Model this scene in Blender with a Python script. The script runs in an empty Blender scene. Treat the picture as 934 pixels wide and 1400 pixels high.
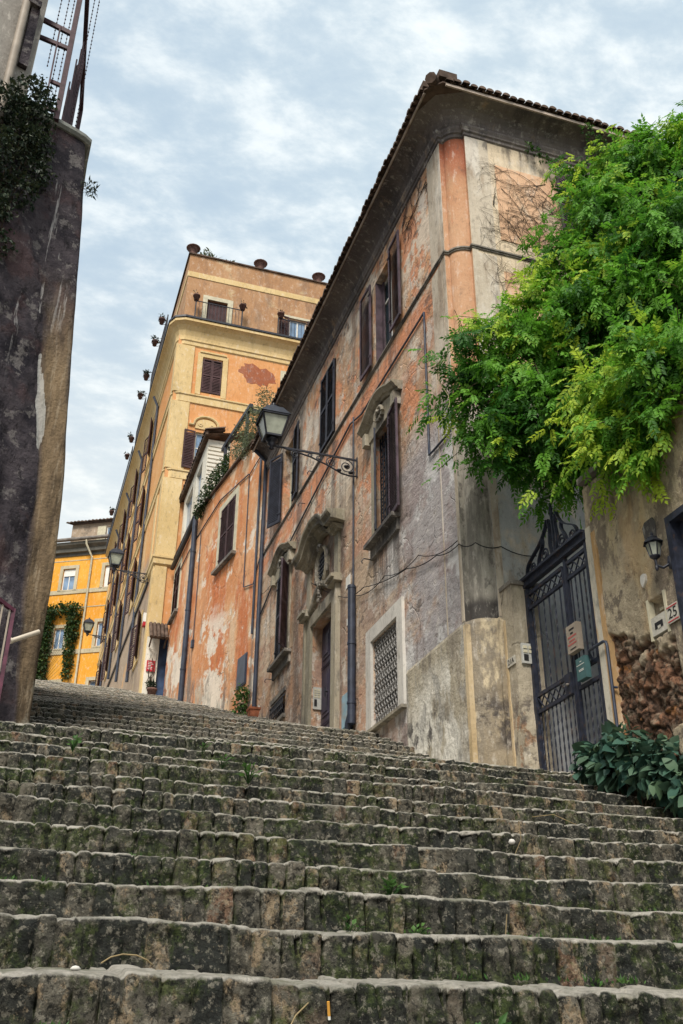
import bpy, math, random
import numpy as np
from mathutils import Vector, Matrix

random.seed(7)
RNG = np.random.default_rng(7)
scene = bpy.context.scene
COL = scene.collection
R = math.radians
PI = math.pi

# ------------------------------------------------------------------ geometry helpers
class MB:
    """Collects faces; build() links them as one mesh object."""
    def __init__(s):
        s.v = []; s.f = []; s.m = []; s.sm = []

    def add(s, verts, faces, m=0, smooth=False):
        b = len(s.v)
        s.v.extend([tuple(p) for p in verts])
        for f in faces:
            s.f.append([b + i for i in f]); s.m.append(m); s.sm.append(smooth)

    def box(s, x0, x1, y0, y1, z0, z1, m=0):
        v = [(x0, y0, z0), (x1, y0, z0), (x1, y1, z0), (x0, y1, z0), (x0, y0, z1), (x1, y0, z1), (x1, y1, z1), (x0, y1, z1)]
        s.add(v, [(0, 3, 2, 1), (4, 5, 6, 7), (0, 1, 5, 4), (1, 2, 6, 5), (2, 3, 7, 6), (3, 0, 4, 7)], m)

    def fbox(s, fr, u0, u1, z0, z1, w0, w1, m=0):
        v = [fr(u, z, w) for z in (z0, z1) for (u, w) in ((u0, w0), (u1, w0), (u1, w1), (u0, w1))]
        s.add(v, [(0, 3, 2, 1), (4, 5, 6, 7), (0, 1, 5, 4), (1, 2, 6, 5), (2, 3, 7, 6), (3, 0, 4, 7)], m)

    def obox(s, c, a, b, d, m=0):
        c = Vector(c); a = Vector(a); b = Vector(b); d = Vector(d)
        v = [c + i * a + j * b + k * d for k in (-1, 1) for (i, j) in ((-1, -1), (1, -1), (1, 1), (-1, 1))]
        s.add(v, [(0, 3, 2, 1), (4, 5, 6, 7), (0, 1, 5, 4), (1, 2, 6, 5), (2, 3, 7, 6), (3, 0, 4, 7)], m)

    def bar(s, p, q, w, h=None, up=(0, 0, 1), m=0):
        p = Vector(p); q = Vector(q); d = q - p
        h = w if h is None else h
        t = d.normalized(); side = t.cross(Vector(up))
        if side.length < 1e-4: side = t.cross(Vector((0, 1, 0)))
        side.normalize(); up2 = side.cross(t)
        s.obox((p + q) / 2, d / 2, side * w / 2, up2 * h / 2, m)

    def fprism(s, fr, poly, w0, w1, m=0):
        n = len(poly)
        v = [fr(u, z, w0) for u, z in poly] + [fr(u, z, w1) for u, z in poly]
        s.add(v, [tuple(range(n)), tuple(range(2 * n - 1, n - 1, -1))] + [(i, (i + 1) % n, n + (i + 1) % n, n + i) for i in range(n)], m)

    def tube(s, pts, r, n=6, m=0, caps=True, r1=None):
        pts = [Vector(p) for p in pts]
        k = len(pts); rings = []
        prev = None
        for i, p in enumerate(pts):
            d = (pts[min(i + 1, k - 1)] - pts[max(i - 1, 0)])
            d = d.normalized() if d.length > 1e-9 else Vector((0, 0, 1))
            if prev is None:
                a = d.cross(Vector((0, 0, 1)))
                if a.length < 1e-3: a = d.cross(Vector((0, 1, 0)))
            else:
                a = prev - d * prev.dot(d)
            a.normalize(); prev = a; b = d.cross(a)
            rr = r if r1 is None else r + (r1 - r) * i / max(1, k - 1)
            rings.append([p + (a * math.cos(2 * PI * j / n) + b * math.sin(2 * PI * j / n)) * rr for j in range(n)])
        v = [q for ring in rings for q in ring]
        f = [(i * n + j, i * n + (j + 1) % n, (i + 1) * n + (j + 1) % n, (i + 1) * n + j) for i in range(k - 1) for j in range(n)]
        s.add(v, f, m, True)
        if caps:
            s.add(rings[0], [tuple(range(n))], m); s.add(rings[-1], [tuple(range(n))], m)

    def lathe(s, c, prof, n=14, m=0, smooth=True):
        v = [(c[0] + r * math.cos(2 * PI * j / n), c[1] + r * math.sin(2 * PI * j / n), c[2] + z) for r, z in prof for j in range(n)]
        f = [(i * n + j, i * n + (j + 1) % n, (i + 1) * n + (j + 1) % n, (i + 1) * n + j) for i in range(len(prof) - 1) for j in range(n)]
        s.add(v, f, m, smooth)

    def wall(s, fr, u0, u1, z0, z1, holes=(), depth=.25, m=0, mr=None, back=None):
        """Flat facade with rectangular openings and their reveals."""
        us = sorted({u0, u1, *[h[0] for h in holes], *[h[1] for h in holes]})
        zs = sorted({z0, z1, *[h[2] for h in holes], *[h[3] for h in holes]})
        for a, b in zip(us, us[1:]):
            for c, d in zip(zs, zs[1:]):
                if any(h[0] <= a and b <= h[1] and h[2] <= c and d <= h[3] for h in holes): continue
                s.add([fr(a, c, 0), fr(b, c, 0), fr(b, d, 0), fr(a, d, 0)], [(0, 1, 2, 3)], m)
        mr = m if mr is None else mr
        for (a, b, c, d) in holes:
            for (p, q) in (((a, c), (b, c)), ((b, c), (b, d)), ((b, d), (a, d)), ((a, d), (a, c))):
                s.add([fr(p[0], p[1], 0), fr(q[0], q[1], 0), fr(q[0], q[1], -depth), fr(p[0], p[1], -depth)], [(0, 1, 2, 3)], mr)
            if back is not None:
                s.add([fr(a, c, -depth), fr(b, c, -depth), fr(b, d, -depth), fr(a, d, -depth)], [(0, 1, 2, 3)], back)

    def hsweep(s, path, prof, m=0, side=1, smooth=False):
        """Sweep a (w outward, z) profile along a horizontal polyline, mitred."""
        P = [Vector((p[0], p[1])) for p in path]
        n = len(P); rows = []
        for i in range(n):
            d0 = (P[i] - P[i - 1]).normalized() if i > 0 else None
            d1 = (P[i + 1] - P[i]).normalized() if i < n - 1 else None
            if d0 is None: d0 = d1
            if d1 is None: d1 = d0
            n0 = Vector((d0.y, -d0.x)) * side; n1 = Vector((d1.y, -d1.x)) * side
            mm = n0 + n1
            if mm.length < 1e-6: mm = n0
            mm.normalize(); k = 1 / max(.45, mm.dot(n0))
            rows.append([(P[i].x + mm.x * w * k, P[i].y + mm.y * w * k, z) for w, z in prof])
        k = len(prof)
        s.add([q for r in rows for q in r], [(i * k + j, (i + 1) * k + j, (i + 1) * k + j + 1, i * k + j + 1) for i in range(n - 1) for j in range(k - 1)], m, smooth)
        s.add(rows[0], [tuple(range(k))], m); s.add(rows[-1], [tuple(range(k))], m)

    def vsweep(s, fr, path, prof, m=0):
        """Moulding that follows a (u,z) path on a facade; profile (n along path normal, w outward)."""
        P = [Vector(p) for p in path]; n = len(P); rows = []
        for i in range(n):
            d = (P[min(i + 1, n - 1)] - P[max(i - 1, 0)]).normalized(); nn = Vector((-d.y, d.x))
            rows.append([fr(P[i].x + nn.x * a, P[i].y + nn.y * a, w) for a, w in prof])
        k = len(prof)
        s.add([q for r in rows for q in r], [(i * k + j, (i + 1) * k + j, (i + 1) * k + (j + 1) % k, i * k + (j + 1) % k) for i in range(n - 1) for j in range(k)], m)
        s.add(rows[0], [tuple(range(k))], m); s.add(rows[-1], [tuple(range(k))], m)

class Frame:
    def __init__(s, o, d, n): s.o = o; s.d = d; s.n = n
    def __call__(s, u, z, w): return (s.o[0] + s.d[0] * u + s.n[0] * w, s.o[1] + s.d[1] * u + s.n[1] * w, z)

def worldloc(o):
    p = Vector((0, 0, 0))
    while o is not None: p += o.location; o = o.parent
    return p

def mesh_np(name, V, Q, attrs=None, smooth=True, mats=(), mi=None):
    me = bpy.data.meshes.new(name)
    V = np.ascontiguousarray(V, dtype=np.float32); Q = np.ascontiguousarray(Q, dtype=np.int32)
    k = Q.shape[1]
    me.vertices.add(len(V)); me.vertices.foreach_set('co', V.ravel())
    keep = np.ones(Q.shape, bool)
    if k == 4: keep[:, 3] = Q[:, 3] != Q[:, 2]     # a quad that repeats its last corner is a triangle
    cnt = keep.sum(1); flat = np.ascontiguousarray(Q[keep])
    me.loops.add(flat.size); me.loops.foreach_set('vertex_index', flat)
    me.polygons.add(len(Q)); me.polygons.foreach_set('loop_start', np.ascontiguousarray(np.concatenate([[0], np.cumsum(cnt)[:-1]]), dtype=np.int32))
    me.polygons.foreach_set('use_smooth', np.full(len(Q), smooth, dtype=bool))
    for m in mats: me.materials.append(m)
    if mi is not None: me.polygons.foreach_set('material_index', np.ascontiguousarray(mi, dtype=np.int32))
    me.update(calc_edges=True)
    for an, A in (attrs or {}).items():
        at = me.attributes.new(an, 'FLOAT_COLOR', 'POINT')
        C = np.ones((len(V), 4), dtype=np.float32); C[:, :A.shape[1]] = A
        at.data.foreach_set('color', C.ravel())
    me.validate()
    return me

def link(name, me, parent=None, loc=(0, 0, 0)):
    o = bpy.data.objects.new(name, me); COL.objects.link(o); o.location = loc
    if parent is not None: o.parent = parent
    return o

def tag(o, label=None, cat=None, group=None, kind=None):
    if label: o['label'] = label
    if cat: o['category'] = cat
    if group: o['group'] = group
    if kind: o['kind'] = kind
    return o

def part(name, mb, mats, parent=None, origin=None, local=False):
    """Mesh from world-space faces, as a child of `parent` (or top level with its own origin)."""
    if not isinstance(mats, (list, tuple)): mats = [mats]
    off = Vector((0, 0, 0)) if local else (worldloc(parent) if parent is not None else Vector(origin or (0, 0, 0)))
    me = bpy.data.meshes.new(name)
    me.from_pydata([tuple(Vector(p) - off) for p in mb.v], [], mb.f)
    for m in mats: me.materials.append(m)
    me.polygons.foreach_set('material_index', mb.m)
    me.polygons.foreach_set('use_smooth', mb.sm)
    me.update()
    return link(name, me, parent, (0, 0, 0) if (parent is not None or origin is None) else origin)

def partnp(name, V, Q, mats, parent=None, origin=(0, 0, 0), attrs=None, smooth=True, mi=None):
    off = np.array(worldloc(parent)) if parent is not None else np.array(origin)
    me = mesh_np(name, np.asarray(V) - off, Q, attrs, smooth, mats, mi)
    return link(name, me, parent, (0, 0, 0) if parent is not None else origin)

def thing(name, label, cat, loc=(0, 0, 0), rz=0, group=None):
    o = bpy.data.objects.new(name, None); COL.objects.link(o)
    o.empty_display_size = .2
    o.location = loc; o.rotation_euler = (0, 0, rz)
    return tag(o, label, cat, group)

def solo(name, mb, mats, label, cat, group=None, origin=None):
    if origin is None:
        a = np.array([tuple(p) for p in mb.v]); origin = (float(a[:, 0].mean()), float(a[:, 1].mean()), float(a[:, 2].min()))
    return tag(part(name, mb, mats, None, origin), label, cat, group)

def dup(root, loc, rz=0, label=None, group=None, scale=1.0):
    r = root.copy(); COL.objects.link(r); r.location = loc; r.rotation_euler = (0, 0, rz); r.scale = (scale,) * 3
    if label: r['label'] = label
    if group: r['group'] = group
    for ch in list(root.children):
        c = ch.copy(); COL.objects.link(c); c.parent = r
        for g in ch.children:
            d = g.copy(); COL.objects.link(d); d.parent = c
    return r

# value noise in numpy
def _hash(ix, iy, seed):
    h = (ix.astype(np.int64) * 374761393 + iy.astype(np.int64) * 668265263 + seed * 1442695041) & 0xffffffff
    h = ((h ^ (h >> 13)) * 1274126177) & 0xffffffff
    return ((h ^ (h >> 16)) & 0xffff) / 65535.0

def vn(x, y, seed=0):
    x = np.asarray(x, float); y = np.asarray(y, float)
    ix = np.floor(x); iy = np.floor(y); fx = x - ix; fy = y - iy
    fx = fx * fx * (3 - 2 * fx); fy = fy * fy * (3 - 2 * fy)
    a = _hash(ix, iy, seed); b = _hash(ix + 1, iy, seed); c = _hash(ix, iy + 1, seed); d = _hash(ix + 1, iy + 1, seed)
    return (a * (1 - fx) + b * fx) * (1 - fy) + (c * (1 - fx) + d * fx) * fy - .5

def fbm(x, y, seed=0, oct=4):
    s = 0; a = 1.0
    for i in range(oct):
        s = s + a * vn(x * 2 ** i, y * 2 ** i, seed + i * 17); a *= .5
    return s

def gridq(nr, nc):
    i = np.arange(nr - 1)[:, None] * nc + np.arange(nc - 1)[None, :]
    return np.stack([i, i + 1, i + nc + 1, i + nc], -1).reshape(-1, 4)

# ------------------------------------------------------------------ materials
class NB:
    def __init__(s, name, rough=.85, spec=.25):
        s.mat = bpy.data.materials.new(name); s.mat.use_nodes = True
        s.nt = s.mat.node_tree; s.b = s.nt.nodes['Principled BSDF']
        s.b.inputs['Roughness'].default_value = rough
        s.b.inputs['Specular IOR Level'].default_value = spec
        s._pos = None; s._seed = 0; s.ys = 1.0

    def n(s, t, **kw):
        nd = s.nt.nodes.new(t)
        for k, v in kw.items(): setattr(nd, k, v)
        return nd

    def put(s, sock, v):
        if isinstance(v, bpy.types.NodeSocket): s.nt.links.new(v, sock)
        elif isinstance(v, (tuple, list)) and sock.type == 'RGBA': sock.default_value = (*v[:3], 1)
        else: sock.default_value = v

    def pos(s):
        if s._pos is None: s._pos = s.n('ShaderNodeNewGeometry').outputs['Position']
        return s._pos

    def xyz(s):
        nd = s.n('ShaderNodeSeparateXYZ'); s.put(nd.inputs[0], s.pos()); return nd.outputs

    def noise(s, scale=1, stretch=(1, 1, 1), detail=5, rough=.6, dist=0, loc=None):
        s._seed += 1
        mp = s.n('ShaderNodeMapping'); s.put(mp.inputs['Vector'], s.pos())
        mp.inputs['Scale'].default_value = (scale * stretch[0], scale * stretch[1] * s.ys, scale * stretch[2])
        mp.inputs['Location'].default_value = loc or (13.7 * s._seed, 5.3 * s._seed, 7.9 * s._seed)
        nd = s.n('ShaderNodeTexNoise'); s.put(nd.inputs['Vector'], mp.outputs[0])
        nd.inputs['Scale'].default_value = 1; nd.inputs['Detail'].default_value = detail
        nd.inputs['Roughness'].default_value = rough; nd.inputs['Distortion'].default_value = dist
        return nd.outputs['Fac']

    def voro(s, scale=1, stretch=(1, 1, 1), feature='F1', out='Distance', warp=0):
        v = s.pos()
        mp = s.n('ShaderNodeMapping'); s.put(mp.inputs['Vector'], v); mp.inputs['Scale'].default_value = tuple(scale * k for k in stretch)
        src = mp.outputs[0]
        if warp:
            nz = s.n('ShaderNodeTexNoise'); s.put(nz.inputs['Vector'], src); nz.inputs['Scale'].default_value = 1.3; nz.inputs['Detail'].default_value = 4
            vm = s.n('ShaderNodeVectorMath', operation='MULTIPLY_ADD'); s.put(vm.inputs[0], nz.outputs['Color']); vm.inputs[1].default_value = (warp,) * 3; s.put(vm.inputs[2], src)
            src = vm.outputs[0]
        nd = s.n('ShaderNodeTexVoronoi', feature=feature); s.put(nd.inputs['Vector'], src); nd.inputs['Scale'].default_value = 1
        return nd.outputs[out]

    def ss(s, f, lo, hi):
        nd = s.n('ShaderNodeMapRange', interpolation_type='SMOOTHSTEP'); s.put(nd.inputs[0], f)
        if lo < hi:
            nd.inputs[1].default_value = lo; nd.inputs[2].default_value = hi; nd.inputs[3].default_value = 0; nd.inputs[4].default_value = 1
        else:
            nd.inputs[1].default_value = hi; nd.inputs[2].default_value = lo; nd.inputs[3].default_value = 1; nd.inputs[4].default_value = 0
        return nd.outputs[0]

    def math(s, op, a, b=0, c=0):
        nd = s.n('ShaderNodeMath', operation=op)
        s.put(nd.inputs[0], a); s.put(nd.inputs[1], b)
        if op == 'MULTIPLY_ADD': s.put(nd.inputs[2], c)
        return nd.outputs[0]

    def mul(s, a, b): return s.math('MULTIPLY', a, b)
    def add(s, a, b): return s.math('ADD', a, b)

    def mix(s, f, a, b):
        nd = s.n('ShaderNodeMix', data_type='RGBA'); s.put(nd.inputs['Factor'], f); s.put(nd.inputs[6], a); s.put(nd.inputs[7], b)
        return nd.outputs[2]

    def attr(s, name):
        nd = s.n('ShaderNodeAttribute', attribute_name=name); sp = s.n('ShaderNodeSeparateColor'); s.put(sp.inputs[0], nd.outputs['Color'])
        return sp.outputs

    def bump(s, h, strength=.4, dist=.02):
        nd = s.n('ShaderNodeBump'); nd.inputs['Strength'].default_value = strength; nd.inputs['Distance'].default_value = dist
        s.put(nd.inputs['Height'], h); s.put(s.b.inputs['Normal'], nd.outputs[0])

    def color(s, c): s.put(s.b.inputs['Base Color'], c)

def simple(name, c, rough=.6, spec=.3, var=.25, scale=6, metal=0, bump=0, rust=None):
    nb = NB(name, rough, spec); nb.b.inputs['Metallic'].default_value = metal
    f = nb.noise(scale)
    a = tuple(x * (1 - var) for x in c); b = tuple(min(1, x * (1 + var)) for x in c)
    col = nb.mix(nb.ss(f, .3, .7), a, b)
    if rust is not None:
        col = nb.mix(nb.mul(nb.ss(nb.noise(scale * .7), .56, .66), .7), col, rust)
    nb.color(col)
    if bump: nb.bump(nb.noise(scale * 6), bump, .01)
    return nb.mat

def plaster(name, c1, c2, layers=(), bump=.5, bscale=9, fine=True, cracks=.0, rough=.92, bdist=.02, ys=1.0):
    """layers: (colour, scale, stretch, lo, hi, opacity, region(nb) or None)"""
    nb = NB(name, rough, .15); nb.ys = ys
    col = nb.mix(nb.ss(nb.noise(.55, (1, 1, .7), 6), .36, .64), c1, c2)
    hgt = nb.noise(bscale, (1, 1, 1), 8, .62)
    for L in layers:
        c, sc, st, lo, hi, op, reg = L
        f = nb.ss(nb.noise(sc, st, 8, .68), lo, hi)
        if op != 1: f = nb.mul(f, op)
        if reg is not None: f = nb.mul(f, reg(nb))
        col = nb.mix(f, col, c)
        if hi - lo < .085: hgt = nb.math('SUBTRACT', hgt, nb.mul(f, .28))
    if fine:
        g = nb.noise(38, (1, 1, .45), 4, .7)
        col = nb.mix(nb.mul(nb.ss(g, .55, .8), .30), col, (.62, .58, .52))
        col = nb.mix(nb.mul(nb.ss(g, .44, .24), .50), col, (.07, .06, .055))
        g2 = nb.noise(7.5, (1, 1.3, .45), 7, .75)
        col = nb.mix(nb.mul(nb.ss(g2, .53, .66), .30), col, (.76, .71, .64))
        col = nb.mix(nb.mul(nb.ss(g2, .46, .33), .38), col, (.11, .09, .08))
    if cracks:
        d = nb.voro(1.1, (1, 1, .8), 'DISTANCE_TO_EDGE', warp=.8)
        k = nb.mul(nb.ss(d, .02, .004), nb.ss(nb.noise(.8), .48, .6))
        col = nb.mix(nb.mul(k, cracks), col, (.05, .045, .04))
        hgt = nb.math('SUBTRACT', hgt, nb.mul(k, .5))
    nb.color(col)
    nb.bump(hgt, bump, bdist)
    return nb.mat

def zr(lo, hi):   # region: height band edge (ss over z), jittered
    def f(nb):
        z = nb.xyz()[2]
        return nb.ss(nb.add(z, nb.mul(nb.add(nb.noise(.9), -.5), 1.6)), lo, hi)
    return f

def yr(lo, hi):
    def f(nb):
        y = nb.xyz()[1]
        return nb.ss(nb.add(y, nb.mul(nb.add(nb.noise(.8), -.5), 2.0)), lo, hi)
    return f

def both(f, g): return lambda nb: nb.mul(f(nb), g(nb))
def slope_z(k, y0, lo, hi):  # height above the sloping stair: z - (k*(y-y0))
    def f(nb):
        o = nb.xyz()
        h = nb.math('SUBTRACT', o[2], nb.mul(nb.add(o[1], -y0), k))
        return nb.ss(nb.add(h, nb.mul(nb.add(nb.noise(1.3), -.5), 1.5)), lo, hi)
    return f

# ------------------------------------------------------------------ palette
ORANGE = (.52, .22, .085)
M = {}
M['metal'] = simple('dark_iron', (.018, .020, .030), .45, .4, .4, 9)
M['iron_blue'] = simple('painted_iron', (.020, .024, .040), .5, .35, .4, 14, rust=(.07, .045, .035))
M['pipe'] = simple('pipe_paint', (.030, .038, .062), .45, .4, .3, 5)
M['shutter'] = simple('shutter_paint', (.075, .054, .068), .7, .2, .45, 5)
M['shutter_in'] = simple('shutter_paint_dark', (.032, .034, .048), .7, .2, .4, 5)
M['shutter_brown'] = simple('shutter_brown', (.060, .032, .034), .7, .2, .35, 3)
M['glass'] = simple('window_glass', (.035, .05, .065), .08, .6, .3, 2)
M['glass_lamp'] = simple('lamp_glass', (.30, .32, .26), .25, .5, .25, 4)
M['glass_sky'] = simple('pale_glass', (.16, .24, .36), .1, .6, .35, 1.5)
M['tile_white'] = simple('aged_white_tile', (.44, .42, .37), .5, .3, .15, 25)
M['white'] = simple('white_paint', (.70, .69, .65), .6, .3, .08, 5)
M['cream'] = simple('cream_paint', (.52, .48, .36), .7, .2, .15, 5)
M['marble'] = plaster('pale_marble', (.50, .48, .45), (.60, .58, .54), [((.30, .27, .23), 2.5, (1, 1, .4), .52, .66, .6, None)], .3, 14)
M['terracotta'] = simple('terracotta', (.27, .10, .055), .85, .15, .3, 9, bump=.2)
M['terracotta_old'] = simple('old_terracotta', (.13, .075, .065), .9, .15, .35, 9, bump=.2)
M['tile'] = simple('roof_tile', (.10, .070, .055), .9, .15, .5, 3, bump=.3)
M['soil'] = simple('soil', (.03, .022, .015), 1, .1, .3, 20)
M['wood'] = simple('weathered_wood', (.055, .045, .060), .7, .25, .4, 3)
M['door'] = simple('door_paint', (.040, .032, .058), .5, .35, .3, 4)
M['door_blue'] = simple('blue_door_paint', (.035, .065, .14), .5, .35, .3, 4)
M['dark'] = simple('dark_room', (.006, .006, .008), .9, .05, .2, 3)
M['red'] = simple('red_enamel', (.42, .015, .03), .35, .4, .12, 6)
M['meter'] = simple('blue_grey_enamel', (.23, .36, .44), .5, .3, .15, 4, rust=(.30, .28, .25))
M['ink'] = simple('black_ink', (.02, .02, .022), .6, .2, .1, 4)
M['stem'] = simple('bark', (.06, .045, .03), .9, .1, .4, 14, bump=.3)
M['twig'] = simple('dry_twig', (.055, .042, .034), .95, .1, .3, 14)
M['eave_board'] = simple('pale_eave_board', (.40, .33, .28), .7, .2, .3, 3, rust=(.25, .16, .11))
M['gutter'] = simple('gutter_metal', (.17, .15, .135), .55, .3, .35, 3, rust=(.16, .09, .06))
M['beige_box'] = simple('beige_enamel', (.29, .245, .20), .5, .3, .12, 6, rust=(.2, .12, .08))
M['steel_red'] = simple('rusty_steel', (.055, .028, .036), .7, .3, .4, 9)
M['trim'] = plaster('carved_stone', (.27, .245, .185), (.36, .32, .25), [((.10, .095, .09), 1.6, (1, 1, .35), .50, .64, .75, None), ((.05, .05, .05), 5, (1, 1, 1), .60, .70, .6, None)], .4, 18)
M['trim_dark'] = plaster('sooty_stone', (.135, .125, .115), (.21, .19, .165), [((.05, .048, .052), 1.8, (1, 1, .4), .48, .62, .8, None)], .4, 16)
M['cornice'] = plaster('sooty_cornice', (.125, .110, .112), (.205, .175, .160), [((.080, .072, .075), 1.3, (1, .5, .6), .47, .60, .8, None), ((.46, .33, .22), 2.2, (1, 1, .4), .55, .68, .6, None)], .4, 12)
M['yellow_trim'] = plaster('cream_stucco', (.58, .42, .20), (.66, .50, .265), [((.40, .30, .15), 1.1, (1, 1, .25), .52, .66, .5, None), ((.26, .22, .16), 2.4, (1, 1, .3), .60, .72, .5, None)], .25, 10)

# corner house, long street front: dusty pink-grey, orange bleeding through, grey repairs low down
def under_sill(y0, y1, z, drop):
    def f(nb):
        o = nb.xyz()
        return nb.mul(nb.mul(nb.ss(o[1], y0 - .1, y0 + .15), nb.ss(o[1], y1 + .1, y1 - .15)), nb.mul(nb.ss(o[2], z - drop, z - .1), nb.ss(o[2], z + .02, z)))
    return f
def band(z0, z1, z2, z3):
    return lambda nb: nb.mul(nb.ss(nb.xyz()[2], z0, z1), nb.ss(nb.xyz()[2], z3, z2))
M['plaster_front'] = plaster('street_plaster', (.46, .335, .235), (.575, .445, .325), [
    ((.62, .315, .155), .75, (1, 1, .6), .445, .53, .9, zr(10.0, 11.8)),
    ((.47, .27, .19), 1.1, (1, .7, .8), .46, .56, .8, None),
    ((.68, .61, .51), 1.5, (1, 1, .3), .50, .59, .8, zr(8.0, 11.0)),
    ((.31, .215, .18), .7, (1, 1, .5), .45, .56, .75, zr(8.4, 6.6)),
    ((.58, .52, .46), 2.6, (1, 1.6, .5), .54, .59, .75, None),
    ((.44, .255, .15), 1.9, (1, 1.2, .5), .52, .58, .75, None),
    ((.60, .24, .12), 1.6, (1, .6, 1), .42, .52, .85, band(11.0, 11.12, 11.5, 11.62)),
    ((.72, .68, .62), 1.25, (1, 1, .7), .54, .575, .92, slope_z(.3, 11.5, 4.9, 3.7)),
    ((.13, .115, .11), 1.9, (1, 1, .45), .54, .59, .85, slope_z(.3, 11.5, 4.7, 3.6)),
    ((.62, .26, .13), 2.3, (1, 1, .45), .55, .59, .85, zr(7.6, 9.6)),
    ((.36, .345, .36), .8, (1, 1, .8), .34, .47, .9, both(zr(9.5, 8.2), yr(15.2, 13.2))),
    ((.30, .235, .225), 1.4, (1, 1, .6), .50, .60, .7, both(zr(9.0, 7.6), yr(16.5, 14.5))),
    ((.62, .615, .61), 1.8, (1, 1.4, .5), .50, .58, .75, both(zr(9.4, 8.0), yr(15.8, 13.8))),
    ((.09, .075, .07), 6.5, (1, 1, .7), .55, .60, .75, zr(12.9, 13.9)),
    ((.15, .12, .105), 1.0, (1, 2.4, .10), .52, .63, .7, None),
    ((.12, .10, .09), 3.2, (1, 1, .8), .58, .64, .65, None),
    ((.10, .085, .08), 3.0, (1, 3.0, .08), .42, .58, .8, under_sill(13.72, 15.14, 7.64, 1.5)),
    ((.10, .085, .08), 3.0, (1, 3.0, .08), .42, .58, .8, under_sill(20.5, 22.06, 7.62, 1.1)),
    ((.12, .10, .09), 3.0, (1, 3.0, .08), .46, .60, .7, under_sill(13.7, 15.0, 11.66, 1.3)),
    ((.12, .10, .09), 3.0, (1, 3.0, .08), .46, .60, .7, under_sill(17.3, 18.6, 11.66, 1.2)),
    ((.10, .085, .08), 3.0, (1, 3.0, .08), .42, .58, .7, under_sill(16.8, 19.3, 9.1, .9)),
], .9, 9, True, .2, bdist=.03, ys=.42)
# the short return front facing down the stairs: beige with soot under the cornice
M['plaster_side'] = plaster('return_plaster', (.53, .425, .30), (.66, .545, .40), [
    ((.55, .50, .44), 1.4, (1, 1, .5), .50, .64, .7, None),
    ((.38, .40, .41), .8, (1, 1, .8), .35, .5, .9, zr(9.6, 8.2)),
    ((.50, .52, .545), 1.6, (1, 1, .5), .30, .56, .85, lambda nb: nb.mul(nb.ss(nb.xyz()[0], 6.25, 6.5), nb.ss(nb.xyz()[2], 6.4, 5.6))),
    ((.12, .10, .085), 2.2, (1.4, 1, .3), .47, .62, .9, zr(13.2, 14.2)),
    ((.32, .24, .15), 1.7, (1, 1, .25), .54, .68, .7, None),
    ((.10, .09, .08), 3.2, (1.2, 1, .9), .60, .70, .7, None),
], .7, 10, True, .3)
M['panel_orange'] = plaster('return_panel', (.58, .31, .18), (.66, .42, .27), [((.6, .5, .38), 1.5, (1, 1, .5), .5, .66, .8, None)], .5, 10)
M['column'] = plaster('column_plaster', (.46, .235, .13), (.52, .31, .19), [
    ((.22, .14, .10), 2.4, (1, 1, .10), .52, .62, .7, None),
    ((.48, .33, .20), 1.0, (1, 1, .5), .50, .64, .7, None),
    ((.42, .13, .06), 3.0, (1, 1, .14), .54, .66, .75, None),
    ((.28, .075, .04), 2.0, (1, 1, .4), .24, .46, .85, zr(12.9, 13.9)),
    ((.36, .10, .05), 1.6, (1, 1, .5), .46, .58, .8, zr(9.6, 8.9)),
    ((.37, .345, .30), .9, (1, 1, .5), .28, .40, 1, zr(9.1, 8.3)),
    ((.14, .13, .115), 2.2, (1, 1, .16), .50, .60, .7, zr(9.2, 7.5)),
    ((.44, .41, .36), 3.6, (1, 1, .3), .54, .61, .75, zr(9.2, 7.5)),
    ((.12, .11, .10), 5, (1, 1, .6), .55, .61, .7, zr(9.2, 7.5)),
    ((.05, .046, .046), 2.0, (1, 1, .6), .18, .36, .9, lambda nb: nb.ss(nb.xyz()[2], 5.5, 5.32)),
], .5, 10, True, 0)
M['column_base'] = plaster('column_base_plaster', (.25, .205, .145), (.35, .29, .205), [
    ((.22, .19, .15), 1.8, (1, 1, .25), .48, .60, .8, None),
    ((.17, .155, .14), 1.4, (1, 1, .4), .44, .58, .8, zr(4.5, 4.9)),
    ((.060, .052, .052), 1.5, (1, 1, .9), .40, .48, .92, both(zr(4.2, 3.8), zr(3.2, 3.5))),
    ((.62, .52, .36), 2.4, (1, 1, .4), .55, .64, .8, None),
], .9, 10, True, 0, bdist=.03)
M['plinth'] = plaster('plinth_plaster', (.34, .30, .225), (.46, .41, .32), [
    ((.20, .175, .145), 2.0, (1, 1, .14), .50, .60, .8, zr(4.3, 4.8)),
    ((.70, .675, .61), 1.2, (1, 1, .55), .42, .52, .92, zr(4.9, 4.2)),
    ((.27, .235, .185), 1.6, (1, 1, .18), .52, .64, .8, None),
    ((.34, .33, .31), 2.6, (1, 1, .5), .54, .62, .7, None),
    ((.095, .088, .085), 1.35, (1, 1, .8), .49, .535, .95, both(zr(4.5, 4.0), lambda nb: nb.ss(nb.xyz()[1], 11.65, 12.5))),
    ((.70, .67, .60), 4.0, (1, 1, .5), .58, .64, .8, zr(4.5, 3.9)),
], 1.0, 9, True, 0, bdist=.04)
M['pier'] = plaster('pier_plaster', (.34, .30, .23), (.44, .38, .29), [
    ((.55, .50, .40), 1.5, (1, 1, .25), .52, .64, .8, None),
    ((.13, .12, .105), 1.4, (1, 1, .4), .48, .62, .8, zr(4.6, 5.3)),
    ((.28, .15, .08), 2.6, (1, 1, 1), .55, .62, .8, zr(4.1, 3.5)),
    ((.10, .085, .08), 2.2, (1, 1, .8), .52, .60, .8, zr(4.2, 3.6)),
], .8, 9, True, .6, bdist=.03)
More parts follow.
